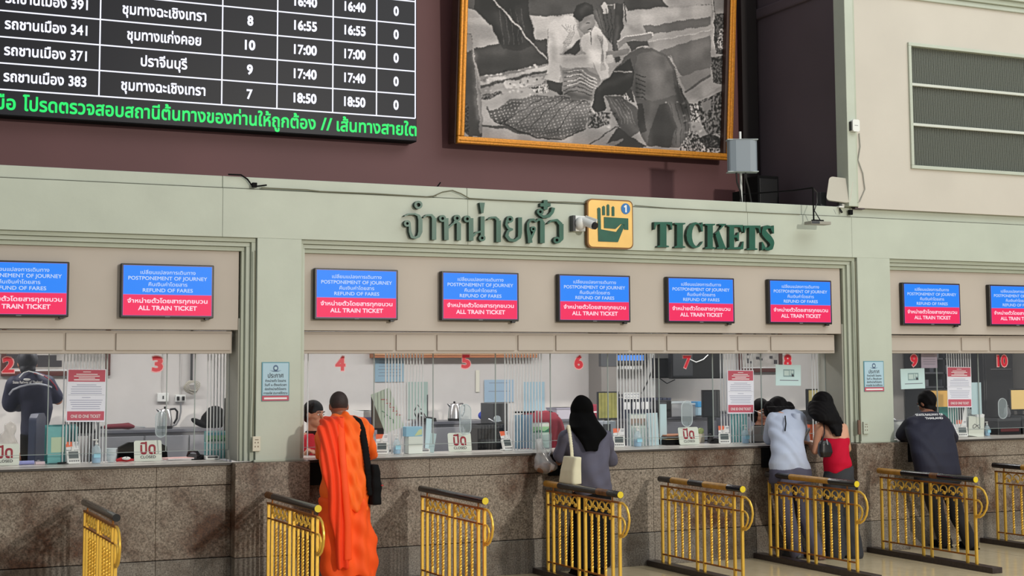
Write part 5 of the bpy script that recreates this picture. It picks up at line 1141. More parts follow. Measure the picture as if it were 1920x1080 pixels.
onbox('label_printer', 'grey printer left of the black ticket printer', 'printer', 880, 912, 797, 815, 1.2, GREY, .25, (('paper_slot', slot, BLACK), ('top_cover', lid, DGREY)))
onbox('paper_box', 'white and lilac box on the desk right of the monk', 'box', 672, 700, 770, 797, 1.3, mat('lilac_white_box', (190, 186, 206), .6), .3, (('lid', lid, WHITE), ('print', face, mat('box_print', (120, 116, 170), .6))))
onbox('paper_box', 'small lilac box partly hidden by the white box beside the monk', 'box', 690, 706, 775, 797, 1.5, mat('lilac_box', (130, 128, 160), .6), .2, (('lid', lid, WHITE),))
p = W(821, 787, 1.9); t = thing('antenna_telephone', 'black desk telephone with thin antenna left of the kettle', 'telephone', (p.x, 2.2, zc5)); phone(t); MB().tube([(.02, .03, .03), (.02, .03, .27)], .006, 8).build('antenna_rod', DGREY, t, True); MB().tube([(-.10, 0, .02), (-.14, 0, .10), (-.10, 0, .17), (-.06, 0, .12)], .006, 6).build('curled_cord', BLACK, t, True)
cx, w = S(898, 918, 2.2, 780); m = MB(); v_ell(m, (0, 0, .05), (.07, .05, .05)); v_ell(m, (.02, 0, .08), (.05, .04, .04)); t = thing('blue_bag', 'small bright blue bag on the cabinet left of the computer tower', 'bag', (cx, 2.2, zc5)); blob('bag_body', m, mat('bright_blue', (44, 66, 170), .6), t, .008, 3); MB().tube([(-.04, 0, .08), (-.02, 0, .13), (.03, 0, .11)], .005, 6).build('handle', mat('bright_blue', (0, 0, 0)), t, True)
p = W(931, 810, .8); t = thing('tape_gun', 'clear and silver tape gun on the black ticket printer', 'tape gun', (p.x, .85, 1.0+WZ(795, .95, 908)-1.0)); MB().tube([(-.06, 0, .05), (.0, 0, .02), (.07, 0, .03)], .008, 8).build('frame', CHROME, t, True); MB().tube([(.03, -.015, .05), (.03, .015, .05)], .03, 16).build('tape_roll', ACRYE, t, True)
# red jacket over a chair
def chair(label, x, y, z=.15, m=BLACKM, rz=0, hb=1.12):
    t = thing('office_chair', label, 'chair', (x, y, z), rz); MB().box(-.23, .23, -.22, .22, .42, .50).build('seat', m, t, bevel=.03)
    v = MB().prism([(-.20, .55), (.20, .55), (.22, .75), (.20, hb-.04), (.12, hb), (-.12, hb), (-.20, hb-.04), (-.22, .75)], -.26, -.20); v.build('backrest', m, t, bevel=.02)
    MB().tube([(0, 0, .08), (0, 0, .42)], .025, 10).build('column', CHROME, t, True); MB().box(-.03, .03, -.25, -.1, .44, .48).box(-.03, .03, -.25, -.22, .44, .7).build('back_bracket', BLACK, t)
    for k in range(5): a = k*2*PI/5; MB().tube([(0, 0, .08), (.28*math.cos(a), .28*math.sin(a), .03)], .02, 8).build('foot', BLACK, t, True)
    return t
p = W(1018, 775, 1.4); chair('dark chair under the red jacket', p.x, 1.72, hb=p.z-.13)
t = thing('red_jacket', 'dark red jacket draped over a chair left of the veiled woman', 'jacket', (p.x, 1.44, .15)); m = MB(); hz = p.z-.15
v_loft(m, [(0, 0, hz-.42, .21, .07), (.0, 0, hz-.2, .21, .065), (-.0, 0, hz-.06, .20, .06), (0, .02, hz-.0, .17, .05), (0, .02, hz+.02, .09, .04)], pw=2.4); v_chain(m, [(.18, 0, hz-.08, .05), (.23, -.01, hz-.28, .045), (.25, -.01, hz-.45, .04)])
blob('jacket_body', m, mat('crimson_cloth', (126, 24, 44), .8), t, .012, 3, fold=lambda c, n: .006*np.sin(c[:, 0]*60+2*np.sin(c[:, 2]*9)))
MB().box(-.30, -.02, -.01, .01, hz+.005, hz+.022).build('hanger_bar', BLACKM, t)
# chair in the left booth and behind the first closed boards
p = W(30, 775, .95); chair('navy blue office chair left of the officer', WX(16, .9, 800), .90, m=mat('navy_vinyl', (52, 60, 84), .4), rz=1.25, hb=WZ(775, .95, 30)-.15)
p = W(266, 830, .95); chair('black office chair behind the closed board, left booth', p.x, 1.15, m=BLACKM, hb=WZ(829, .9, 266)-.15)
# window 6-7: wall pier, air vent, screen on the wall
x0, x1 = WX(1128, 2.3, 750), WX(1158, 2.3, 750); t = thing('wall_pier', 'grey wall pier behind the map screen monitor', 'pier', ((x0+x1)/2, 2.45, .15)); MB().box(-(x1-x0)/2, (x1-x0)/2, -.15, .14, 0, 2.4).build('pier_face', mat('pier_grey', (140, 136, 132), .8), t); MB().box(-(x1-x0)/2-.004, (x1-x0)/2+.004, -.155, -.1, WZ(687, 2.3, 1140)-.15, 2.4).build('dark_top', mat('pier_dark', (82, 84, 88), .7), t)
x0, x1 = WX(1160, 2.3, 680), WX(1226, 2.3, 680); t = thing('air_conditioner', 'air conditioner with blue glowing strip behind the bars near the wall screen', 'air conditioner', ((x0+x1)/2, 2.5, WZ(682, 2.4, 1190))); w = x1-x0
MB().box(-w/2, w/2, -.08, .09, 0, .22).build('housing', DGREY, t); MB().box(-w*.42, w*.36, -.085, -.08, .035, .095).build('blue_strip', mat('blue_glow', (70, 130, 220), .4, emit=.7), t)  # air conditioner unit, its blue lit strip given as emission
a = MB(); zz = WZ(692, 2.4, 1190)-t.location.z
for k in range(11): a.box(-w*.45+k*w*.075, -w*.45+k*w*.075+w*.05, -.06, -.03, zz, zz+.035)
a.box(-w*.46, w*.4, -.035, .09, zz-.01, zz-.002).build('white_clips', WHITE, t)
x0 = WX(1222, 2.4, 720); t = thing('white_post', 'white upright post behind the bars left of the wall screen', 'post', (x0+.02, 2.45, .15)); MB().box(-.03, .03, -.04, .14, 0, 2.4).build('shaft', WHITE, t, bevel=.004); MB().box(-.045, .045, -.05, .14, 0, .04).build('foot', GREY, t)
pts = [W(x, y, 2.2) for x, y in ((1226, 666), (1224, 690), (1216, 712), (1208, 728), (1203, 738))]; o = MB().tube(pts, .008, 6).build('power_cable', BLACK, smooth=True); tag(o, 'black cord hanging diagonally behind the bars to the small keypad', 'cord')
p = W(1210, 742, 1.9); t = thing('label_board', 'small white board with blue lettering behind the middle bars', 'board', (p.x, 2.2, p.z-.04)); MB().box(-.10, .10, -.01, .01, 0, .07).build('board', WHITE, t)
a = MB()
for k in range(2): a.text('สำนักงานจำหน่าย', 0, .05-.03*k, .17, .028, -.011)
a.build('lettering', mat('ink_blue', (60, 70, 110), .7), t); MB().box(-.01, .01, -.005, .39, .02, .05).build('wall_bracket', GREY, t)
# wall mounted television and its box
x0, x1 = WX(1259, 2.1, 690), WX(1351, 2.1, 690); z0 = WZ(710, 2.1, 1300); t = thing('wall_television', 'large black television back mounted high above the clear boxes', 'television', ((x0+x1)/2, 2.1, z0), rz=-.12); w = x1-x0
MB().box(-w/2, w/2, -.03, .05, 0, .62).build('housing', BLACK, t, bevel=.01); MB().box(-w*.48, -w*.1, -.06, -.03, .02, .3).build('rear_bulge', mat('tv_grey', (44, 46, 50), .5), t, bevel=.02)
MB().box(w*.42, w*.47, -.034, -.03, .06, .26).build('rear_rib', DGREY, t); MB().box(-.06, .06, .05, .48, .2, .4).build('wall_arm', DGREY, t); MB().tube([(-w*.2, -.065, .22), (-w*.05, -.07, .18), (w*.1, -.05, .21), (w*.2, -.04, .26)], .006, 6).build('white_cable', WHITE, t, True)
x0, x1 = WX(1230, 2.3, 690), WX(1259, 2.3, 690); z0 = WZ(709, 2.3, 1245); t = thing('wall_speaker', 'black box speaker on the wall left of the television back', 'speaker', ((x0+x1)/2, 2.45, z0)); w = x1-x0; MB().box(-w/2, w/2, -.14, .14, 0, .22).build('cabinet', BLACKM, t, bevel=.008); MB().box(-w*.44, w*.44, -.146, -.14, .02, .2).build('grille', BLACK, t); MB().tube([(-.0, -.05, 0), (.08, -.08, -.06), (.2, -.05, -.02)], .006, 6).build('loose_cable', BLACK, t, True)
# clear boxes, tower, blue pack
onbox('computer_tower', 'black computer tower behind the white brochure board, middle bars', 'computer', 1222, 1246, 750, 782, 2.2, BLACK, .3, (('drive_face', face, DGREY), ('vent', slot, BLACKM)))['label'] = 'black computer tower right of the clear leaflet rack'
CLB = clearplastic('storage_clear', (190, 192, 196), .5)
for p0, p1, top, bot, lb in ((1248, 1284, 752, 781, 'clear plastic storage box on the dark cabinet, nearest the computer tower'), (1282, 1312, 755, 781, 'clear plastic storage box with orange things inside')):
    t = onbox('storage_box', lb, 'storage box', p0, p1, top, bot, 2.2, CLB, .25, (('lid', lid, ACRYE), ('contents', lambda m, w, h, d: m.box(-w*.4, w*.1, -d*.3, d*.3, .01, h*.5), mat('mixed_grey', (110, 108, 112), .8)), ('contents', lambda m, w, h, d: m.box(w*.12, w*.4, -d*.3, d*.3, .01, h*.35), ORANGE if p0 > 1270 else GREY)))
onbox('blue_carton', 'blue and white carton left of the dark monitor', 'carton', 1302, 1320, 753, 779, 2.1, mat('carton_white', (160, 190, 206), .6), .15, (('blue_top', lambda m, w, h, d: m.box(-w/2-.003, w/2+.003, -d/2-.003, d/2, h*.62, h+.002), mat('carton_blue', (70, 150, 204), .5)),))
onbox('paper_box', 'lilac white bag of papers on the cabinet left of the veiled head', 'box', 1034, 1072, 764, 786, 2.25, mat('lilac_pack', (188, 184, 196), .7), .25, (('fold', lid, mat('lilac_dark', (160, 156, 172), .7)),))
onbox('red_folder_box', 'crimson folder box between the veiled head and the map screen', 'box', 1098, 1122, 758, 786, 2.25, mat('crimson_box', (150, 44, 66), .6), .25, (('white_band', lambda m, w, h, d: m.box(-w/2-.003, w/2+.003, -d/2-.003, d/2, h*.45, h*.55), WHITE),))
onbox('fax_machine', 'white office telephone set right of the veiled woman', 'telephone', 1120, 1146, 789, 803, .95, mat('pale_blue_grey', (176, 184, 194), .5), .2, (('keypad', face, DGREY),))
# rows of binders behind the middle bars
x0 = WX(1160, 2.3, 765); r = random.Random(2); zb = WZ(786, 2.3, 1190)
t = cabinet('low dark cabinet under the row of binders, middle bars', WX(1176, YC, 790), WX(1232, YC, 790), WZ(786, YC, 1180), 2, m=mat('dark_cabinet', (0, 0, 0)))
zb = WZ(786, YC, 1180)
bp = None
for k in range(11):
    x = x0+.03+k*.056; hh = .22
    if bp is None:
        bp = thing('ring_binder', 'navy ring binder in the row behind the middle bars', 'binder', (x, 2.35, zb), group='binders behind the middle bars'); MB().box(-.024, .024, -.13, .13, 0, hh).build('cover', mat('navy_binder', (40, 46, 66), .5), bp, bevel=.003); MB().box(-.016, .016, -.132, -.13, .10, .18).build('spine_label', PAPER, bp)
    else: dup(bp, loc=(x, 2.35, zb))
# right booth: shelf unit, fridge-like dark cabinet, equipment
x0, x1 = WX(1736, 2.2, 700), WX(1836, 2.2, 700); t = thing('shelf_unit', 'dark shelf unit with stacked trays behind the crimson poster, right booth', 'shelf unit', ((x0+x1)/2, 2.41, .15)); w = x1-x0; dm = mat('shelf_dark', (46, 48, 54), .5)
MB().box(-w/2, w/2, .16, .18, 0, 2.3).build('back_panel', dm, t)
for sx in (-1, -.25, .5, 1): MB().box(sx*w/2-.015, sx*w/2+.015, -.18, .16, 0, 2.3).build('upright', dm, t)
for z in (.9, 1.2, 1.38, 1.55, 1.72, 1.9, 2.1): MB().box(-w/2, w/2, -.18, .16, z, z+.02).build('shelf', mat('shelf_grey', (92, 94, 100), .5), t)
for k in range(9): MB().box(-w*.46+k*w*.1, -w*.46+k*w*.1+w*.07, -.15, .1, 1.40+(k % 3)*.17, 1.48+(k % 3)*.17).build('stored_tray', mat('tray_%d' % (k % 2), ((120, 122, 130), (70, 74, 84))[k % 2], .6), t, bevel=.004)
x0, x1 = WX(1839, 1.7, 700), WX(1893, 1.7, 700); t = thing('tall_cabinet', 'tall black cabinet standing right of the pale blue strip, right booth', 'cabinet', ((x0+x1)/2, 1.9, .15)); w = x1-x0; MB().box(-w/2, w/2, -.25, .25, 0, 2.2).build('body', mat('fridge_black', (34, 34, 38), .35), t, bevel=.01); MB().box(-w/2+.01, w/2-.01, -.27, -.25, .05, 2.15).build('door', mat('fridge_black', (0, 0, 0)), t, bevel=.006)
MB().box(-w*.3, w*.4, -.275, -.27, 1.60, 1.606).build('trim_line', GREY, t)
onbox('cash_register', 'dark cash register right of the blue gel bottle, far right', 'register', 1850, 1893, 783, 818, .72, BLACK, .35, (('top_cover', lid, DGREY), ('paper_slot', slot, mat('dim_red', (96, 40, 44), .5))))
onbox('label_printer', 'black receipt printer cut by the right picture edge', 'printer', 1896, 1945, 778, 818, .72, BLACK, .35, (('top_cover', lid, DGREY), ('paper_slot', slot, GREY)))
p = W(1858, 770, 1.0); t = thing('swan_tape', 'grey crumpled paper bag on the dark cash register', 'paper bag', (p.x, 1.0, p.z-.05)); m = MB().lathe([(.03, -.02), (.04, .02), (.03, .07), (.012, .10)], n=7); m.build('bag', GREY, t); MB().lathe([(.014, .10), (.02, .115)], n=7).build('bag_top', mat('bag_top', (150, 150, 152), .7), t); t.location = (p.x, .75, 1.0+WZ(783, .72, 1870)-1.0+.02); t.name = 'paper_bag'
onbox('filing_tray', 'orange red tray between the two women', 'tray', 1508, 1528, 789, 803, .9, ORANGE, .2, (('rim', lid, DGREY),))
onbox('cardboard_tray', 'grey document scanner behind the clerk right side', 'scanner', 1490, 1530, 770, 788, 1.2, mat('scanner_grey', (120, 124, 136), .5), .3, (('lid', lid, GREY),))['label'] = 'grey document scanner behind the white shirted shoulder'
# dangling plastic bag at number ten and the black pot at the first windows
p = W(15, 765, .6); t = thing('clear_bag', 'crumpled clear plastic bag behind the cut off closed board', 'plastic bag', (WX(14, .6, 800), .62, ZC)); m = MB(); v_ell(m, (0, 0, .13), (.09, .06, .13)); v_ell(m, (.02, 0, .26), (.05, .04, .08)); blob('bag', m, clearplastic('bag_clear', (206, 196, 188), .4), t, .012, 2, fold=lambda c, n: .006*np.sin(c[:, 0]*90+c[:, 2]*50)); MB().box(-.05, .05, -.03, .03, .01, .07).build('contents', mat('brown_goods', (130, 100, 84), .7), t, bevel=.01)
# ------------------------------------------------------------ barriers in front of the counter
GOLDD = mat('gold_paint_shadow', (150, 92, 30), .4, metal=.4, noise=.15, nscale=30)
def flatbar(x, y0, y1, z0, z1): return MB().box(-x, x, y0, y1, z0, z1)
post_me = MB().box(-.011, .011, -.010, .010, .05, .725).mesh('post', GOLD)
tw = MB(); s_ = .0085; N_ = 44
for i in range(N_): pass
vs = []; fs = []
for i in range(N_+1):
    z = .125+(.605-.125)*i/N_; a = PI/4 if (z < .17 or z > .54) else PI/4+(z-.17)*62
    for k in range(4): vs.append((s_*1.414*math.cos(a+k*PI/2), s_*1.414*math.sin(a+k*PI/2), z))
for i in range(N_):
    for k in range(4): a, b = i*4+k, i*4+(k+1) % 4; fs.append((a, b, b+4, a+4))
tw.add(vs, fs); twist_me = tw.mesh('twisted_bar', GOLD)
sc = MB(); sc.tube([(0, .045*math.cos(a), .672+.042*math.sin(a)) for a in np.linspace(-.5, PI+.5, 12)], .0065, 6)
sc.tube([(0, .022-.0*k+.018*math.cos(k*.9), .655+.018*math.sin(k*.9)) for k in range(6)], .005, 6); v_ell(sc, (0, -.012, .645), (.013, .013, .018), None, 10); v_ell(sc, (0, -.02, .592), (.008, .008, .014), None, 8)
scroll_me = sc.mesh('scroll', GOLD, True)
BANDS = {1: [(0, 1, 0)], 2: [(0, .14, 2), (.14, 1, 0)], 3: [(0, 1, 0)], 4: [(0, .20, 1), (.20, .72, 0), (.72, .86, 2), (.86, 1, 0)], 5: [(0, .16, 0), (.16, .38, 1), (.38, .56, 0), (.56, .84, 1), (.84, 1, 0)], 6: [(0, .28, 0), (.28, .72, 1), (.72, 1, 0)], 7: [(0, .26, 1), (.26, .56, 0), (.56, .64, 2), (.64, 1, 0)], 8: [(0, .3, 0), (.3, .7, 1), (.7, 1, 0)]}
lab = {1: 'gold barrier with plain black handrail and black cap, nearest the left picture edge', 2: 'gold barrier with black handrail beside the monk', 3: 'gold barrier with all black handrail and yellow end cap right of the monk', 4: 'gold barrier with half ochre handrail below the tote bag', 5: 'gold barrier with black and ochre striped handrail, standing free of people', 6: 'gold barrier with ochre middle handrail in front of the two women', 7: 'gold barrier in front of the leaning man in navy jacket', 8: 'gold barrier cut off by the right picture edge'}
for n, X in enumerate((1.90, 3.33, 4.65, 5.82, 6.97, 8.13, 9.36, 10.88), 1):
    dy = -.09 if n == 7 else 0
    t = thing('queue_barrier', lab[n], 'barrier', (X, dy-.02, 0), group='gold queue barriers')
    MB().box(-.055, .055, -1.74, -.0, 0, .05).build('base', BLACKSTONE, t, bevel=.004)
    for y in (-.2, -.31, -.785, -.90, -1.37, -1.485): link('post', post_me, t, loc=(0, y, 0))
    for y in (-.425, -.54, -.655, -1.015, -1.13, -1.245): link('twisted_bar', twist_me, t, loc=(0, y, 0))
    for y in (-.37, -.485, -.600, -.715, -.965, -1.08, -1.195, -1.305): link('scroll', scroll_me, t, loc=(0, y, 0))
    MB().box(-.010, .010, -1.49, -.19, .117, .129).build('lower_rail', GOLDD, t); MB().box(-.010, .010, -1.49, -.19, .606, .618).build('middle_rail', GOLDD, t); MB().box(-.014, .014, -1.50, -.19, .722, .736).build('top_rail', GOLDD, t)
    MB().tube([(0, -1.49, .729), (0, -1.55, .725), (0, -1.60, .70), (0, -1.632, .65), (0, -1.642, .60), (0, -1.625, .54), (0, -1.585, .49), (0, -1.54, .465), (0, -1.49, .462)], .010, 8).build('outer_curl', GOLD, t, True)
    MB().tube([(0, -1.485, .612), (0, -1.53, .61), (0, -1.56, .59), (0, -1.572, .56), (0, -1.56, .52), (0, -1.53, .485), (0, -1.49, .47)], .009, 8).build('inner_curl', GOLD, t, True)
    [MB().tube([(0, yy, .73), (0, yy, .775)], .007, 8).build('rail_stub', GOLDD, t) for yy in (-.31, -1.37)]
    h = MB(); y0, y1 = -.165, -1.50
    for a, b, mi in BANDS[n]: h.tube([(0, y0+(y1-y0)*a, .79), (0, y0+(y1-y0)*b, .79)], .027, 18, mi=mi)
    hr = h.build('handrail', [BPAINT, OCHRE, mat('rubbed_brown_paint', (104, 66, 30), .5, noise=.4, nscale=20)], t, True)
    MB().tube([(0, -1.499, .79), (0, -1.505, .79)], .0265, 18).build('end_cap', BPAINT if n == 1 else YEL, hr, True)

# ------------------------------------------------------------ people
class Fig:
    def __init__(s, label, x, y, z=0, dY=0): s.dY = dY; s.root = Vector((x, y, z)); s.t = thing('person', label, 'person', (x, y, z))
    def J(s, px, py, Y): return W(px, py, Y+s.dY)-s.root
    def rows(s, mb, R, n=30, pw=2.2, k=1.0, dy=0):
        o = []
        for (a, b, py, Y, ry) in R:
            Y += s.dY
            A, B = W(a, py, Y), W(b, py, Y); o.append((((A.x+B.x)/2-s.root.x), Y+dy-s.root.y, (A.z+B.z)/2-s.root.z, max(.012, (B.x-A.x)/2*k), max(.01, ry*k)))
        o.sort(key=lambda r: r[2]); v_loft(mb, o, n, pw); return o
def add_head(mb, c, R, s=1):
    c = Vector(c); P = lambda x, y, z: c+R @ Vector((x*s, y*s, z*s))
    v_ell(mb, P(0, -.008, .025), (.074*s, .092*s, .096*s), R, 20); v_ell(mb, P(0, .026, -.052), (.056*s, .062*s, .060*s), R, 16); v_ell(mb, P(0, .060, -.085), (.024*s, .02*s, .02*s), R, 10)
    v_chain(mb, [tuple(P(0, .083, .018))+(.009*s,), tuple(P(0, .100, -.014))+(.013*s,)], 8)
    for sx in (-1, 1):
        v_ell(mb, P(sx*.074, -.006, .0), (.010*s, .020*s, .032*s), R, 10); v_ell(mb, P(sx*.034, .052, -.015), (.026*s, .025*s, .022*s), R, 10); v_ell(mb, P(sx*.028, .078, .035), (.022*s, .010*s, .008*s), R, 8)
def face_bits(t, c, R, s=1, glasses=False, mouth=True):
    c = Vector(c); M = Matrix.Translation(c) @ R.to_4x4() @ Matrix.Scale(s, 4)
    def part(name, mb, m, smooth=True): o = mb.build(name, m, t, smooth); o.matrix_local = M; return o
    for sx in (-1, 1):
        m = MB(); v_ell(m, (sx*.030, .078, .012), (.014, .010, .0075)); e = part('eye', m, EYEW); m = MB(); v_ell(m, (sx*.030, .0865, .012), (.006, .003, .006)); part('iris', m, HAIR)
        m = MB(); v_chain(m, [(sx*.016, .090, .034, .0035), (sx*.032, .091, .040, .004), (sx*.048, .080, .034, .0028)], 6); part('eyebrow', m, HAIR)
    if mouth:
        m = MB(); v_chain(m, [(-.022, .082, -.050, .003), (0, .090, -.049, .0055), (.022, .082, -.050, .003)], 8); v_chain(m, [(-.016, .082, -.056, .003), (0, .088, -.058, .006), (.016, .082, -.056, .003)], 8); part('mouth', m, LIP)
    if glasses:
        m = MB()
        for sx in (-1, 1): m.tube([(sx*.034+.024*math.cos(a), .104, .008+.018*math.sin(a)) for a in np.linspace(0, 2*PI, 17)], .0022, 6); m.tube([(sx*.058, .102, .012), (sx*.080, .04, .014), (sx*.080, -.01, .012)], .002, 6)
        m.tube([(-.011, .104, .012), (.011, .104, .012)], .002, 6); part('glasses', m, CHROME)
def add_hand(mb, w, d, up, side=1, curl=.5, s=1):
    """palm, four unequal bent fingers and a thumb; w wrist, d pointing direction, up back-of-hand normal"""
    w = Vector(w); d = Vector(d).normalized(); u = (Vector(up)-d*d.dot(Vector(up))).normalized(); r = d.cross(u)*side
    R = Matrix((r*side, d, u)).transposed()
    v_ell(mb, w+d*.045*s, (.038*s, .052*s, .016*s), R, 14)
    for k, (off, L) in enumerate(((-.030, .062), (-.010, .074), (.011, .070), (.031, .055))):
        a = w+d*.075*s+r*off*s; b = a+(d+r*off*3-u*curl*.4).normalized()*L*.5*s; c = b+(d-u*curl*1.2).normalized()*L*.5*s
        v_chain(mb, [tuple(w+d*.05*s+r*off*.8*s)+(.009*s,), tuple(a)+(.0095*s,), tuple(b)+(.0085*s,), tuple(c)+(.0072*s,)], 8)
    a = w+d*.02*s-r*.028*s; b = a+(d*.6-r*.8-u*.2).normalized()*.035*s; c = b+(d-r*.3-u*.3).normalized()*.03*s; v_chain(mb, [tuple(a)+(.013*s,), tuple(b)+(.011*s,), tuple(c)+(.009*s,)], 8)
def legs(mb, hipL, kneeL, ankL, hipR, kneeR, ankR, s=1, foot=True):
    for h, k, a in ((hipL, kneeL, ankL), (hipR, kneeR, ankR)):
        v_chain(mb, [tuple(h)+(.075*s,), tuple(k)+(.052*s,), tuple(a)+(.036*s,)])
        if foot: a = Vector(a); v_chain(mb, [tuple(a+Vector((0, -.02, -.03)))+(.032*s,), tuple(a+Vector((0, .10, -.045)))+(.030*s,), tuple(a+Vector((0, .16, -.05)))+(.024*s,)])
def shoe(t, a, m, rz=0, name='shoe'):
    v = MB(); a = Vector(a); v_chain(v, [(a.x, a.y-.03, .042, .042), (a.x, a.y+.08, .042, .040), (a.x, a.y+.16, .036, .034)]); v.box(a.x-.042, a.x+.042, a.y-.07, a.y+.19, .004, .02); return blob(name, v, m, t, .010, 3)
def pleats(k, amp, zk=2.0, ph=0, zmin=-9): return lambda c, n: amp*np.sin(c[:, 0]*k+1.3*np.sin(c[:, 2]*zk*3+ph)+2*np.sin(c[:, 1]*9))*np.clip(np.abs(n[:, 1])*1.2, 0, 1)
def wrinkle(amp, k=38, seed=0):
    def f(c, n):
        a = np.sin(c[:, 2]*k+c[:, 0]*k*.8+2.5*np.sin(c[:, 0]*13+seed)); b = np.sin(c[:, 2]*k*.6-c[:, 0]*k*1.1+2*np.sin(c[:, 2]*11+seed*2)+1.5*np.sin(c[:, 1]*17)); m = .5+.5*np.sin(c[:, 2]*7+c[:, 0]*9+seed)
        return amp*(a*m+b*(1-m))
    return f
ORG = mat('orange_robe', (255, 104, 16), .75, noise=.05, nscale=4); ORG2 = mat('red_orange_robe', (246, 64, 8), .75, noise=.05, nscale=4)

# the monk
f = Fig('person with shaved head in bright orange robes leaning on the counter', 3.93, -.42); t = f.t
hc = f.J(635, 763, -.13); HR = rotm(math.radians(-14), 0, math.radians(-6))
R0 = [(601, 699, 1072, -.44, .13), (603, 697, 1000, -.44, .14), (606, 690, 940, -.45, .15), (608, 688, 895, -.43, .15), (606, 688, 850, -.38, .15), (602, 690, 820, -.32, .15), (603, 688, 800, -.27, .13), (618, 672, 786, -.22, .10), (630, 656, 779, -.20, .06)]
b = MB(); f.rows(b, R0[2:], k=.86); sl, sr = f.J(612, 803, -.26), f.J(684, 806, -.27); el, er = f.J(604, 850, -.06), f.J(694, 850, -.08); wl, wr = f.J(614, 856, .10), f.J(664, 856, .10)
v_chain(b, [tuple(hc-Vector((0, .02, .06)))+(.052,), tuple(f.J(643, 790, -.22))+(.062,)]); add_head(b, hc, HR)
v_chain(b, [tuple(sl)+(.05,), tuple(el)+(.04,), tuple(wl)+(.028,)]); v_chain(b, [tuple(sr)+(.05,), tuple(er)+(.04,), tuple(wr)+(.028,)]); add_hand(b, wl, (.4, 1, 0), (0, 0, 1), -1); add_hand(b, wr, (-.4, 1, 0), (0, 0, 1), 1)
legs(b, (-.09, -.02, .82), (-.09, .02, .46), (-.09, 0, .09), (.11, -.02, .82), (.13, .0, .46), (.13, -.03, .09)); blob('body', b, SKIN3, t, .0068, 3)
m = MB(); v_ell(m, hc+HR @ Vector((0, -.014, .034)), (.0775, .0935, .0935), HR, 24); blob('shaved_hair', m, mat('shaved_scalp', (44, 32, 30), .7, noise=.25, nscale=60), t, .006, 2); face_bits(t, hc, HR)
m = MB(); f.rows(m, [(607, 701, 1078, -.44, .15), (604, 702, 1050, -.44, .16), (602, 699, 1010, -.44, .155), (600, 694, 970, -.45, .155), (602, 690, 935, -.45, .155)], k=1.0); v_chain(m, [(-.10, .0, .11, .10), (-.10, .0, .40, .12)]); v_chain(m, [(.13, -.03, .11, .10), (.10, .0, .40, .13)])
blob('under_robe', m, mat('under_robe_orange', (255, 88, 12), .75), t, .011, 4, fold=lambda c, n: .014*np.sin(c[:, 0]*44+c[:, 2]*9+2*np.sin(c[:, 2]*6))+.008*np.sin(c[:, 2]*34+c[:, 0]*26))
m = MB(); f.rows(m, [(604, 690, 956, -.45, .165), (604, 689, 930, -.45, .165), (604, 687, 895, -.43, .165), (601, 688, 860, -.39, .165), (597, 690, 830, -.34, .165), (596, 694, 808, -.30, .16), (600, 692, 796, -.27, .14), (612, 680, 785, -.235, .115), (627, 660, 778, -.21, .075), (632, 655, 774, -.20, .065)])
v_chain(m, [tuple(sl)+(.075,), tuple(el)+(.068,), tuple(el+(wl-el)*.75)+(.06,)]); v_chain(m, [tuple(sr+Vector((0, 0, -.01)))+(.075,), tuple(er)+(.064,), tuple(er+(wr-er)*.7)+(.055,)])
blob('upper_robe', m, ORG, t, .009, 4, fold=lambda c, n: .009*np.sin(c[:, 2]*30+c[:, 0]*44+2.2*np.sin(c[:, 0]*12))+.006*np.sin(c[:, 0]*70-c[:, 2]*18))
m = MB(); f.rows(m, [(629, 658, 1066, -.60, .022), (628, 657, 1030, -.605, .026), (622, 655, 980, -.61, .03), (614, 654, 930, -.605, .036), (606, 652, 890, -.59, .04), (600, 648, 850, -.55, .042), (597, 644, 820, -.50, .045), (598, 644, 800, -.45, .06), (603, 642, 788, -.38, .09), (610, 641, 783, -.33, .10)], pw=2.6)
blob('shoulder_cloth', m, ORG2, t, .008, 3, fold=lambda c, n: .012*np.sin(c[:, 0]*105+1.6*np.sin(c[:, 2]*5)+c[:, 2]*7))
m = MB(); f.rows(m, [(645, 660, 1050, -.625, .016), (645, 659, 980, -.635, .02), (640, 654, 920, -.635, .022), (636, 650, 870, -.61, .022), (632, 646, 820, -.545, .022), (630, 645, 795, -.46, .03), (630, 645, 783, -.36, .05)], pw=2.4); blob('cloth_fold', m, mat('robe_fold', (255, 78, 8), .7), t, .007, 3)
for a in ((-.10, .0, 0), (.14, -.03, 0)): shoe(t, a, mat('sandal_brown', (86, 54, 36), .6), name='sandal')
tb = thing('shoulder_bag', 'black shoulder bag hanging at the right hip of the monk', 'bag', tuple(f.root)); m = MB()
pts = [f.J(x, y, Y) for x, y, Y in ((663, 784, -.24), (672, 789, -.35), (679, 806, -.44), (685, 840, -.52), (690, 880, -.56), (695, 925, -.57))]
m2 = MB()
for i in range(len(pts)-1):
    for j in range(7):
        p = pts[i].lerp(pts[i+1], j/6); v_ell(m2, p, (.034, .014, .024), None, 10)
blob('strap', m2, BLACKM, tb, .008, 2); m = MB(); a = f.J(700, 905, -.50); v_loft(m, [(a.x, a.y, a.z-.17, .045, .10), (a.x, a.y, a.z+.0, .048, .10), (a.x-.01, a.y, a.z+.15, .035, .09)], pw=4); blob('bag_body', m, BLACKM, tb, .009, 2, fold=wrinkle(.003, 50)); MB().box(a.x+.03, a.x+.046, a.y-.11, a.y-.09, a.z-.02, a.z-.012).build('zip_tag', mat('red_cloth', (0, 0, 0)), tb)

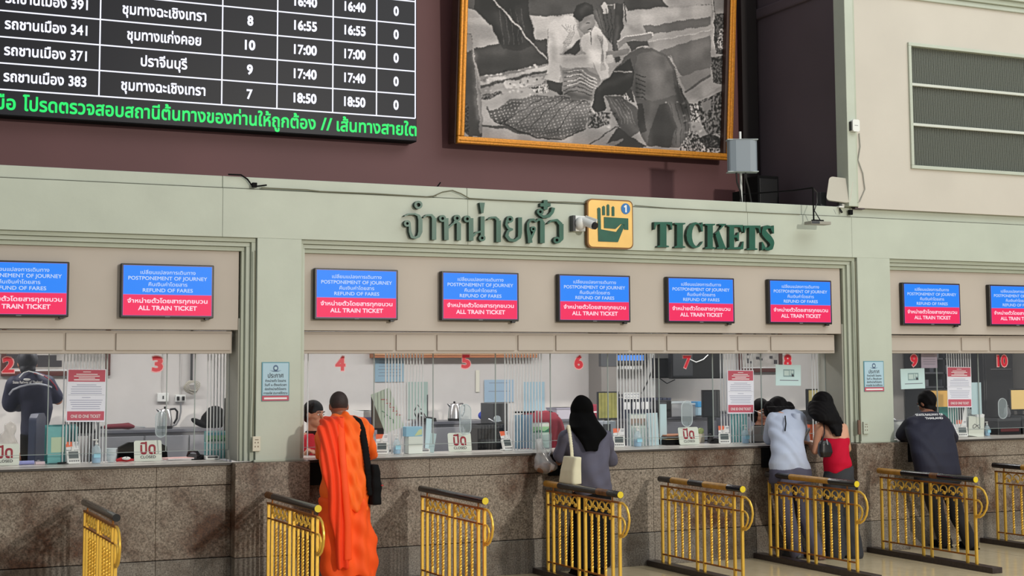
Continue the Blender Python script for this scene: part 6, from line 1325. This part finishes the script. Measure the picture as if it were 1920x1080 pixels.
# woman in black veil with tote bag
f = Fig('person in black veil and loose grey shirt with a cream tote bag', 6.08, -.40); t = f.t
hc = f.J(1090, 771, -.26); HR = rotm(math.radians(-12), 0, math.radians(14))
b = MB(); f.rows(b, [(1078, 1138, 930, -.40, .12), (1080, 1136, 900, -.42, .12), (1078, 1134, 870, -.40, .11), (1072, 1136, 840, -.36, .11), (1068, 1132, 818, -.32, .10), (1084, 1112, 806, -.29, .06)], k=.9); add_head(b, hc, HR, .96); v_chain(b, [tuple(hc-Vector((0, .02, .05)))+(.048,), tuple(f.J(1096, 812, -.30))+(.055,)])
sl, sr = f.J(1064, 818, -.32), f.J(1134, 822, -.32); el, er = f.J(1052, 856, -.24), f.J(1146, 866, -.22); wl, wr = f.J(1047, 868, -.02), f.J(1122, 852, .05)
v_chain(b, [tuple(sl)+(.045,), tuple(el)+(.036,), tuple(wl)+(.026,)]); v_chain(b, [tuple(sr)+(.045,), tuple(er)+(.036,), tuple(wr)+(.026,)]); add_hand(b, wl, (-.3, 1, -.1), (-1, 0, .2), -1, 1.0); add_hand(b, wr, (-.2, 1, 0), (0, 0, 1), 1)
legs(b, (-.03, 0, .8), (-.02, .02, .45), (-.02, 0, .09), (.13, 0, .8), (.14, .02, .45), (.14, 0, .09)); blob('body', b, SKIN2, t, .0068, 3); face_bits(t, hc, HR, .96)
GSH = mat('grey_violet_shirt', (84, 83, 100), .85, noise=.05, nscale=5)
m = MB(); f.rows(m, [(1080, 1141, 925, -.43, .15), (1077, 1141, 905, -.43, .155), (1074, 1139, 880, -.42, .15), (1068, 1141, 850, -.39, .145), (1062, 1141, 828, -.35, .135), (1062, 1138, 812, -.32, .11), (1080, 1118, 802, -.29, .08)]); v_chain(m, [tuple(sl)+(.068,), tuple(el+Vector((0, 0, .01)))+(.066,)]); v_chain(m, [tuple(sr)+(.066,), tuple(er+Vector((0, 0, .01)))+(.064,)]); blob('shirt', m, GSH, t, .009, 4, fold=lambda c, n: .007*np.sin(c[:, 0]*40+c[:, 2]*14+2*np.sin(c[:, 2]*9))+.004*np.sin(c[:, 2]*44-c[:, 0]*30))
m = MB(); f.rows(m, [(1068, 1142, 1062, -.40, .15), (1070, 1142, 1000, -.40, .15), (1076, 1142, 930, -.41, .14), (1080, 1140, 900, -.42, .135)]); blob('long_skirt', m, BLACKM, t, .012, 3, fold=pleats(50, .007))
m = MB(); v_ell(m, hc+HR @ Vector((0, -.016, .02)), (.098, .112, .118), HR, 24); f.rows(m, [(1098, 1120, 846, -.54, .02), (1094, 1122, 836, -.52, .035), (1086, 1130, 822, -.47, .08), (1078, 1136, 812, -.40, .13), (1070, 1127, 800, -.35, .145), (1071, 1117, 788, -.30, .13), (1073, 1112, 775, -.27, .11)])
blob('veil', m, mat('black_veil', (5, 5, 6), .9, spec=.1), t, .008, 5, fold=lambda c, n: .004*np.sin(c[:, 0]*46+c[:, 2]*16))
for a in ((-.02, 0, 0), (.14, 0, 0)): shoe(t, a, BLACKM)
tb = thing('tote_bag', 'cream canvas tote bag on the shoulder of the veiled woman', 'bag', tuple(f.root)); CR = mat('cream_canvas', (214, 208, 180), .9, noise=.05, nscale=8)
a0, a1 = f.J(1065, 858, -.56), f.J(1082, 858, -.56); z1 = f.J(1072, 856, -.56).z; z0 = f.J(1072, 907, -.56).z; xm = (a0.x+a1.x)/2
m = MB(); v_loft(m, [(xm-.02, -.15, z0, .055, .14), (xm-.012, -.15, (z0+z1)/2, .05, .13), (xm+.005, -.15, z1, .036, .12)], pw=5); blob('bag_body', m, CR, tb, .009, 2, fold=wrinkle(.003, 40)); m = MB()
P = [f.J(x, y, Y) for x, y, Y in ((1073, 862, -.58), (1071, 835, -.57), (1068, 812, -.47), (1066, 800, -.34), (1062, 808, -.24), (1062, 850, -.22))]
for i in range(len(P)-1):
    for j in range(6): v_ell(m, P[i].lerp(P[i+1], j/5), (.020, .010, .02), None, 10)
blob('strap', m, CR, tb, .007, 2)
tb = thing('food_bag', 'clear plastic bag of brown food held by the veiled woman', 'plastic bag', tuple(W(1023, 888, -.10))); s1 = W(1023, 830, -.10).z-tb.location.z; m = MB()
v_ell(m, (.0, 0, .065), (.115, .08, .065)); v_loft(m, [(0, 0, .05, .11, .075), (-.02, 0, .14, .08, .05), (-.05, 0, .24, .035, .03), (-.07, 0, .31, .03, .012)]); blob('bag', m, clearplastic('bag_shiny', (215, 215, 218), .36, .12), tb, .009, 2, fold=wrinkle(.006, 46, 1))
m = MB(); v_ell(m, (.0, 0, .05), (.108, .07, .046)); blob('food', m, mat('brown_food', (132, 92, 68), .6), tb, .009, 2, fold=wrinkle(.004, 60, 2)); MB().tube([(.03, 0, .15), (.08, .05, .20), tuple(Vector(wl)+f.root-Vector(tb.location)+Vector((0, .06, -.01)))], .008, 8).build('handle_loop', clearplastic('bag_shiny2', (210, 210, 214), .6), tb, True)

# woman in white shirt bending over the counter
f = Fig('person with short dark hair and pale blue white shirt bending over the counter', 8.36, -.28, dY=.16); t = f.t
hc = f.J(1459, 770, .02); HR = rotm(math.radians(-48), math.radians(6), math.radians(8))
RS = [(1446, 1516, 880, -.46, .125), (1446, 1514, 868, -.46, .125), (1449, 1506, 848, -.45, .12), (1448, 1503, 828, -.40, .12), (1444, 1506, 805, -.32, .125), (1442, 1506, 785, -.22, .12), (1446, 1502, 774, -.16, .10), (1456, 1490, 768, -.12, .07)]
b = MB(); f.rows(b, [(1448, 1514, 900, -.46, .12)]+RS, k=.84); add_head(b, hc, HR, .96); v_chain(b, [tuple(hc+HR @ Vector((0, -.03, -.05)))+(.045,), tuple(f.J(1472, 780, -.16))+(.05,)])
sl, sr = f.J(1449, 786, -.20), f.J(1500, 786, -.20); el, er = f.J(1441, 824, -.04), f.J(1508, 826, -.06); wl, wr = f.J(1450, 840, .06), f.J(1486, 840, .06)
for s_1, e, w, sd in ((sl, el, wl, -1), (sr, er, wr, 1)): v_chain(b, [tuple(s_1)+(.042,), tuple(e)+(.034,), tuple(w)+(.025,)]); add_hand(b, w, (-.2*sd, 1, 0), (0, 0, 1), sd, .6, .92)
aL, aR = Vector((8.44, -.20, .09))-f.root, Vector((8.55, -.38, .09))-f.root
legs(b, f.J(1464, 895, -.45), f.J(1472, 965, -.40), aL, f.J(1500, 895, -.45), f.J(1508, 965, -.40), aR); blob('body', b, SKIN2, t, .0068, 3); face_bits(t, hc, HR, .96)
WS = mat('pale_blue_shirt', (174, 184, 206), .8, noise=.04, nscale=5)
m = MB(); f.rows(m, RS)
for s_1, e in ((sl, el), (sr, er)): v_chain(m, [tuple(s_1)+(.062,), tuple(e)+(.055,)])
v_ell(m, f.J(1474, 770, -.12), (.075, .06, .035)); blob('shirt', m, WS, t, .008, 4, fold=wrinkle(.0065, 34, 1)); y = -.155
m = MB(); a, b_ = f.J(1472, 780, -.33), f.J(1472, 808, -.46); m.tube([a+Vector((0, .0, 0)), a.lerp(b_, .5)+Vector((0, -.012, 0)), b_], .006, 6); m.build('back_slit', BLACKM, t, True)
m = MB()
v_loft(m, [(0, 0, 0, .01, .01)]*0 or [(f.J(1476, 776, -.15).x, -.15-f.root.y, f.J(1476, 790, -.15).z-.01, .05, .05), (f.J(1476, 776, -.15).x, -.13-f.root.y, f.J(1476, 776, -.15).z+.01, .045, .045)]); blob('collar', m, WS, t, .008, 2)
TR = mat('grey_violet_trousers', (74, 73, 92), .85, noise=.05); m = MB(); f.rows(m, [(1445, 1519, 905, -.46, .13), (1445, 1518, 885, -.46, .13), (1447, 1515, 876, -.46, .125)])
for h, k, a in ((f.J(1464, 900, -.45), f.J(1474, 965, -.41), aL), (f.J(1500, 900, -.45), f.J(1508, 965, -.41), aR)): v_chain(m, [tuple(h)+(.098,), tuple(k)+(.078,), tuple(a+Vector((0, 0, -.04)))+(.072,)])
blob('trousers', m, TR, t, .009, 4, fold=wrinkle(.004, 30, 2)); shoe(t, aL, DGREY); shoe(t, aR, mat('brown_shoe', (92, 60, 50), .6))
m = MB(); v_ell(m, hc+HR @ Vector((0, -.018, .028)), (.098, .112, .108), HR, 24); v_ell(m, f.J(1442, 768, -.0), (.05, .07, .085)); v_ell(m, f.J(1479, 768, -.02), (.05, .08, .08)); f.rows(m, [(1452, 1470, 783, -.20, .02), (1442, 1486, 774, -.13, .06), (1440, 1488, 762, -.08, .10)])
blob('short_hair', m, HAIR, t, .007, 3, fold=lambda c, n: .0015*np.sin(c[:, 0]*150+c[:, 1]*40+3*np.sin(c[:, 2]*14)))

# woman in red tube top with long hair
f = Fig('person with long black hair in strapless crimson top holding a phone', 8.66, -.45); t = f.t
hc = f.J(1541, 761, -.22); HR = rotm(math.radians(-22), 0, math.radians(18))
RS = [(1552, 1594, 888, -.46, .12), (1551, 1592, 874, -.46, .12), (1550, 1587, 855, -.45, .105), (1549, 1585, 838, -.43, .10), (1548, 1587, 822, -.40, .105), (1541, 1588, 806, -.35, .10), (1538, 1585, 796, -.31, .085), (1548, 1572, 789, -.28, .055)]
b = MB(); f.rows(b, [(1550, 1596, 905, -.46, .12)]+RS, k=.965); add_head(b, hc, HR, .96); v_chain(b, [tuple(hc-Vector((0, .03, .05)))+(.042,), tuple(f.J(1558, 795, -.29))+(.05,)])
sl, sr = f.J(1537, 800, -.32), f.J(1581, 802, -.32); el, wl = f.J(1528, 846, -.26), f.J(1519, 832, -.06); er, wr = f.J(1590, 842, -.20), f.J(1560, 838, .0)
for s_1, e, w in ((sl, el, wl), (sr, er, wr)): v_chain(b, [tuple(s_1)+(.044,), tuple(e)+(.033,), tuple(w)+(.024,)])
add_hand(b, wl, (-.7, .5, .25), (.1, .2, 1), -1, 1.2, .95); add_hand(b, wr, (-.7, .5, 0), (0, 0, 1), 1, .8, .92); aL, aR = Vector((8.74, -.40, .09))-f.root, Vector((8.92, -.44, .09))-f.root
legs(b, f.J(1560, 900, -.46), f.J(1562, 965, -.42), aL, f.J(1583, 900, -.46), f.J(1588, 965, -.42), aR); blob('body', b, SKIN2, t, .0068, 3); face_bits(t, hc, HR, .96)
m = MB(); f.rows(m, [(1552, 1562, 887, -.47, .09), (1550, 1578, 881, -.465, .12), (1549, 1593, 873, -.46, .13), (1549, 1591, 866, -.46, .13), (1549, 1588, 855, -.45, .118), (1548, 1587, 838, -.43, .112), (1547, 1589, 824, -.40, .116), (1547, 1589, 821, -.395, .114)], pw=2.1); blob('tube_top', m, mat('crimson_top', (186, 10, 46), .8, spec=.2), t, .008, 2, fold=wrinkle(.003, 46, 4))
m = MB(); f.rows(m, [(1549, 1597, 905, -.46, .13), (1549, 1596, 890, -.46, .13), (1551, 1594, 874, -.46, .122)])
for h, k, a in ((f.J(1561, 902, -.46), f.J(1562, 965, -.42), aL), (f.J(1584, 902, -.46), f.J(1588, 965, -.42), aR)): v_chain(m, [tuple(h)+(.095,), tuple(k)+(.085,), tuple(a+Vector((0, 0, -.04)))+(.09,)])
blob('trousers', m, mat('charcoal_trousers', (46, 48, 54), .85, noise=.05), t, .010, 4, fold=wrinkle(.004, 30, 5)); shoe(t, aL, BLACKM); shoe(t, aR, BLACKM)
m = MB(); v_ell(m, hc+HR @ Vector((0, -.02, .026)), (.092, .11, .108), HR, 24); f.rows(m, [(1567, 1577, 818, -.50, .016), (1562, 1579, 806, -.475, .026), (1550, 1578, 796, -.42, .05), (1530, 1574, 788, -.38, .09), (1520, 1568, 776, -.33, .12), (1519, 1562, 764, -.27, .12), (1522, 1557, 752, -.24, .10)]); v_chain(m, [tuple(f.J(1572, 786, -.36))+(.03,), tuple(f.J(1582, 800, -.35))+(.012,)]); v_chain(m, [tuple(f.J(1553, 792, -.40))+(.014,), tuple(f.J(1561, 815, -.47))+(.005,)])
blob('long_hair', m, HAIR, t, .007, 3, fold=lambda c, n: .0016*np.sin(c[:, 0]*170+c[:, 1]*60+3*np.sin(c[:, 2]*4)))
p = f.J(1511, 816, -.03); tb = thing('mobile_phone', 'dark mobile phone with white edge held by the woman in red', 'phone', tuple(f.root+p), rot=(.5, .35, .9)); MB().box(-.04, .04, -.006, .006, -.075, .075).build('phone_body', WHITE, tb, bevel=.004); MB().box(-.036, .036, -.0075, -.006, -.068, .068).build('screen', BLACK, tb)
tb = thing('handbag', 'small black handbag hanging under the arm of the woman in red', 'bag', tuple(f.root)); a = f.J(1547, 842, -.54); m = MB(); v_loft(m, [(a.x, a.y, a.z-.075, .05, .03), (a.x, a.y, a.z-.03, .075, .045), (a.x-.005, a.y, a.z+.05, .06, .04), (a.x-.01, a.y, a.z+.08, .035, .025)], pw=3); blob('bag_body', m, mat('black_leather', (16, 16, 20), .35), tb, .008, 2)
MB().tube([f.J(x, y, Y) for x, y, Y in ((1541, 828, -.55), (1546, 812, -.50), (1545, 798, -.42), (1543, 792, -.33), (1540, 800, -.24), (1541, 826, -.30))], .010, 8, sq=.6).build('strap', mat('black_leather', (0, 0, 0)), tb, True); MB().tube([f.J(1550, 824, -.585), f.J(1552, 834, -.595)], .004, 6).build('zip_pull', CHROME, tb)

# man in navy jacket leaning at window nine
f = Fig('person in navy jacket with white back lettering leaning on the counter', 10.02, -.42); t = f.t
hc = f.J(1738, 757, -.10); HR = rotm(math.radians(-25), 0, math.radians(10))
RS = [(1719, 1797, 890, -.46, .14), (1717, 1794, 872, -.46, .14), (1712, 1790, 848, -.43, .14), (1706, 1786, 822, -.36, .14), (1700, 1783, 802, -.28, .14), (1704, 1778, 788, -.22, .13), (1716, 1767, 777, -.18, .10), (1726, 1752, 771, -.16, .07)]
b = MB(); f.rows(b, RS, k=.86); add_head(b, hc, HR); v_chain(b, [tuple(hc-Vector((0, .03, .05)))+(.05,), tuple(f.J(1740, 783, -.18))+(.06,)])
sl, sr = f.J(1710, 795, -.24), f.J(1770, 797, -.24); el, er = f.J(1692, 814, -.10), f.J(1784, 822, -.08); wl, wr = f.J(1702, 826, .12), f.J(1764, 824, .12)
for s_1, e, w, sd in ((sl, el, wl, -1), (sr, er, wr, 1)): v_chain(b, [tuple(s_1)+(.05,), tuple(e)+(.04,), tuple(w)+(.028,)]); add_hand(b, w, (.3*(-sd), 1, 0), (0, 0, 1), sd)
aL, aR = Vector((10.20, -.22, .09))-f.root, Vector((10.33, -.45, .09))-f.root; hl, hr_ = f.J(1742, 890, -.46), f.J(1776, 890, -.46)
legs(b, hl, f.J(1757, 965, -.38), aL, hr_, f.J(1794, 965, -.40), aR); blob('body', b, SKIN3, t, .0068, 3); face_bits(t, hc, HR)
NV = mat('navy_jacket', (20, 22, 44), .75, noise=.06, nscale=4); m = MB(); f.rows(m, RS)
for s_1, e, w in ((sl, el, wl), (sr, er, wr)): v_chain(m, [tuple(s_1)+(.078,), tuple(e)+(.070,), tuple(e.lerp(w, .8))+(.05,)])
blob('jacket', m, NV, t, .009, 4, fold=wrinkle(.005, 26, 3)); m = MB(); f.rows(m, [(1718, 1798, 905, -.46, .14), (1718, 1797, 882, -.46, .135)])
for h, k, a in ((hl, f.J(1757, 965, -.38), aL), (hr_, f.J(1794, 965, -.40), aR)): v_chain(m, [tuple(h)+(.105,), tuple(k)+(.078,), tuple(a+Vector((0, 0, -.04)))+(.068,)])
blob('trousers', m, mat('black_trousers', (18, 18, 26), .85), t, .010, 4, fold=wrinkle(.004, 28, 6)); shoe(t, aL, BLACKM); shoe(t, aR, BLACKM)
m = MB(); v_ell(m, hc+HR @ Vector((0, -.018, .03)), (.084, .100, .100), HR, 24); v_ell(m, hc+Vector((0, -.055, -.05)), (.066, .045, .05)); blob('short_hair', m, HAIR, t, .007, 3, fold=lambda c, n: .002*np.sin(c[:, 0]*120+c[:, 2]*60))
def backtext(t, f, lines, m, sag=.0):
    for s, p0, p1, py, Y, size, rx in lines:
        a, b_ = f.J(p0, py, Y), f.J(p1, py, Y); o = MB().text(s, 0, 0, b_.x-a.x, size, 0, bold=.02).build('back_lettering', m, t); o.location = (a+b_)/2; o.rotation_euler = (rx, 0, 0)
backtext(t, f, [('STATE RAILWAY OF', 1717, 1768, 777.5, -.32, .042, -.85), ('THAILAND', 1735, 1768, 784, -.372, .036, -.7)], PAPER)

# officer seen from behind in the left booth
f = Fig('person in navy uniform jacket with curved grey stripe standing inside the left booth', 1.68, 1.25, .15, dY=.2); t = f.t
hc = f.J(51, 683, 1.03); HR = rotm(math.radians(-18), 0, math.radians(8)); RS = [(38, 86, 815, 1.0, .13), (40, 94, 790, 1.0, .13), (40, 100, 765, 1.0, .13), (34, 96, 745, 1.0, .135), (26, 94, 725, 1.0, .135), (24, 92, 712, 1.0, .125), (34, 82, 702, 1.0, .10), (42, 66, 697, 1.0, .07)]
b = MB(); f.rows(b, RS, k=.88); add_head(b, hc, HR, 1.0); v_chain(b, [tuple(hc-Vector((0, .02, .05)))+(.05,), tuple(f.J(54, 704, 1.0))+(.06,)]); sl, sr = f.J(28, 722, 1.0), f.J(88, 720, 1.0); el, er = f.J(19, 757, 1.08), f.J(108, 750, 1.10); wl, wr = f.J(40, 762, 1.34), f.J(104, 742, 1.38)
for s_1, e, w, sd in ((sl, el, wl, -1), (sr, er, wr, 1)): v_chain(b, [tuple(s_1)+(.05,), tuple(e)+(.042,), tuple(w)+(.028,)]); add_hand(b, w, (-.1*sd, 1, .1), (0, -.1, 1), sd)
legs(b, (-.09, 0, .88), (-.09, 0, .48), (-.09, 0, .09), (.09, 0, .88), (.09, 0, .48), (.09, 0, .09)); blob('body', b, SKIN, t, .0075, 3); face_bits(t, hc, HR)
m = MB(); f.rows(m, RS); v_chain(m, [tuple(sl)+(.078,), tuple(el)+(.072,), tuple(el.lerp(wl, .8))+(.05,)]); v_chain(m, [tuple(sr)+(.076,), tuple(sr.lerp(er, .75))+(.07,)]); blob('jacket', m, mat('uniform_navy', (34, 38, 66), .7, noise=.06), t, .009, 4, fold=wrinkle(.004, 34, 8))
m = MB(); f.rows(m, [(38, 84, 880, 1.02, .13), (38, 84, 812, 1.0, .125)]); v_chain(m, [(-.10, 0, .72, .10), (-.10, 0, .06, .07)]); v_chain(m, [(.10, 0, .72, .10), (.10, 0, .06, .07)]); blob('trousers', m, BLACKM, t, .011, 3)
m = MB(); v_ell(m, hc+HR @ Vector((0, -.014, .032)), (.086, .102, .100), HR, 24); v_ell(m, hc+Vector((0, -.05, -.045)), (.066, .045, .05)); blob('short_hair', m, mat('blueish_black_hair', (32, 34, 44), .6, noise=.2, nscale=50), t, .007, 2)
for s_1 in ((-.09, 0, 0), (.09, 0, 0)): shoe(t, s_1, BLACKM)
MB().tube([f.J(x, y, Y) for x, y, Y in ((17, 740, .90), (24, 731, .865), (38, 725, .855), (54, 721, .852), (72, 720, .855), (86, 722, .87), (97, 726, .93))], .009, 8, sq=.5).build('grey_stripe', mat('stripe_grey', (150, 154, 166), .6), t, True)
MB().tube([f.J(x, y, Y) for x, y, Y in ((64, 700, .90), (80, 703, .89), (94, 712, .90), (104, 724, .95), (108, 735, 1.0))], .005, 8).build('red_piping', mat('piping_red', (170, 50, 70), .6), t, True); MB().tube([f.J(x, y, Y) for x, y, Y in ((36, 708, .89), (44, 699, .91), (54, 696, .92), (66, 699, .90), (82, 705, .88))], .005, 8).build('white_piping', PAPER, t, True)
backtext(t, f, [('State Railway of Thailand', 24, 79, 716.5, .845, .032, -.12)], PAPER); a = f.J(51, 711.5, .85); o = MB().prism([(.028*math.cos(k*PI/8), .010*math.sin(k*PI/8)) for k in range(16)], -.0, .03).build('back_emblem', PAPER, t); o.location = a

# seated clerks behind the glass
def clerk(label, pxc, pyc, Y, HR, shirt, hairm, rowsS, glasses=False, longhair=False, rx=0):
    cxw = W(pxc, pyc, Y).x; f = Fig(label, cxw, Y, .15); t = f.t; hc = f.J(pxc, pyc, Y); nb = hc-Vector((0, -.02, .15)); b = MB()
    v_loft(b, [(0, .10, .50, .17, .12), (0, .10, .62, .15, .12), (0, .08, nb.z-.2, .16, .11), (0, .05, nb.z-.06, .15, .09), (nb.x, nb.y, nb.z, .07, .06)]); add_head(b, hc, HR, .98); v_chain(b, [tuple(hc+HR @ Vector((0, -.02, -.05)))+(.048,), tuple(nb)+(.055,)])
    zt = nb.z-.08; A = []
    for sx in (-1, 1):
        s0, e, w = Vector((sx*.18, .05, zt)), Vector((sx*.23, -.06, zt-.26)), Vector((sx*.10, -.17, 1.085-.15)); A.append((s0, e, w)); v_chain(b, [tuple(s0)+(.045,), tuple(e)+(.036,), tuple(w)+(.025,)]); add_hand(b, w, (-sx*.3, -1, 0), (0, 0, 1), -sx, .6, .9)
        v_chain(b, [(sx*.09, .08, .50, .08), (sx*.10, -.10, .48, .06), (sx*.10, -.12, .10, .04), (sx*.10, -.22, .05, .03)])
    blob('body', b, SKIN if not glasses else SKIN, t, .0065, 3); m = MB(); v_loft(m, [(0, .10, .48, .19, .14), (0, .10, .62, .17, .14), (0, .08, nb.z-.2, .18, .13), (0, .055, nb.z-.06, .17, .11), (nb.x, nb.y, nb.z-.01, .08, .07)])
    for s0, e, w in A: v_chain(m, [tuple(s0)+(.062,), tuple(e)+(.058,)])
    blob('shirt', m, shirt, t, .009, 3, fold=wrinkle(.004, 34, 9)); m = MB(); v_loft(m, [(nb.x, nb.y, nb.z-.03, .085, .075), (nb.x, nb.y, nb.z+.012, .068, .062)]); blob('collar', m, BLACKM, t, .008, 2)
    m = MB(); v_loft(m, [(0, .08, .42, .18, .14), (0, .08, .56, .17, .13)])
    for sx in (-1, 1): v_chain(m, [(sx*.09, .06, .50, .09), (sx*.10, -.10, .49, .075), (sx*.10, -.12, .08, .06)])
    blob('trousers', m, BLACKM, t, .012, 2); m = MB(); v_ell(m, hc+HR @ Vector((0, -.016, .046)), (.081, .096, .086), HR, 22); v_ell(m, hc+HR @ Vector((0, -.05, -.01)), (.074, .06, .07), HR, 22)
    if longhair: v_ell(m, hc+HR @ Vector((-.06, -.02, -.04)), (.03, .06, .09), HR); v_ell(m, hc+HR @ Vector((.06, -.02, -.04)), (.03, .06, .09), HR)
    blob('hair', m, hairm, t, .007, 2); face_bits(t, hc, HR, .98, glasses); c = chair('dark office chair of the clerk '+('in red shirt' if not glasses else 'with glasses'), cxw, Y+.16, rz=PI, hb=.85); return f
clerk('seated person in red polo shirt with dark collar facing the monk', 589, 778, .80, rotm(math.radians(-6), 0, math.radians(212)), mat('red_polo', (186, 26, 48), .8), HAIR, None)
clerk('seated person with glasses and dark red shirt looking down behind the glass', 1427, 771, .82, rotm(math.radians(-16), 0, math.radians(176)), mat('dark_red_shirt', (96, 26, 34), .8, noise=.4, nscale=30), HAIR, None, True, True)
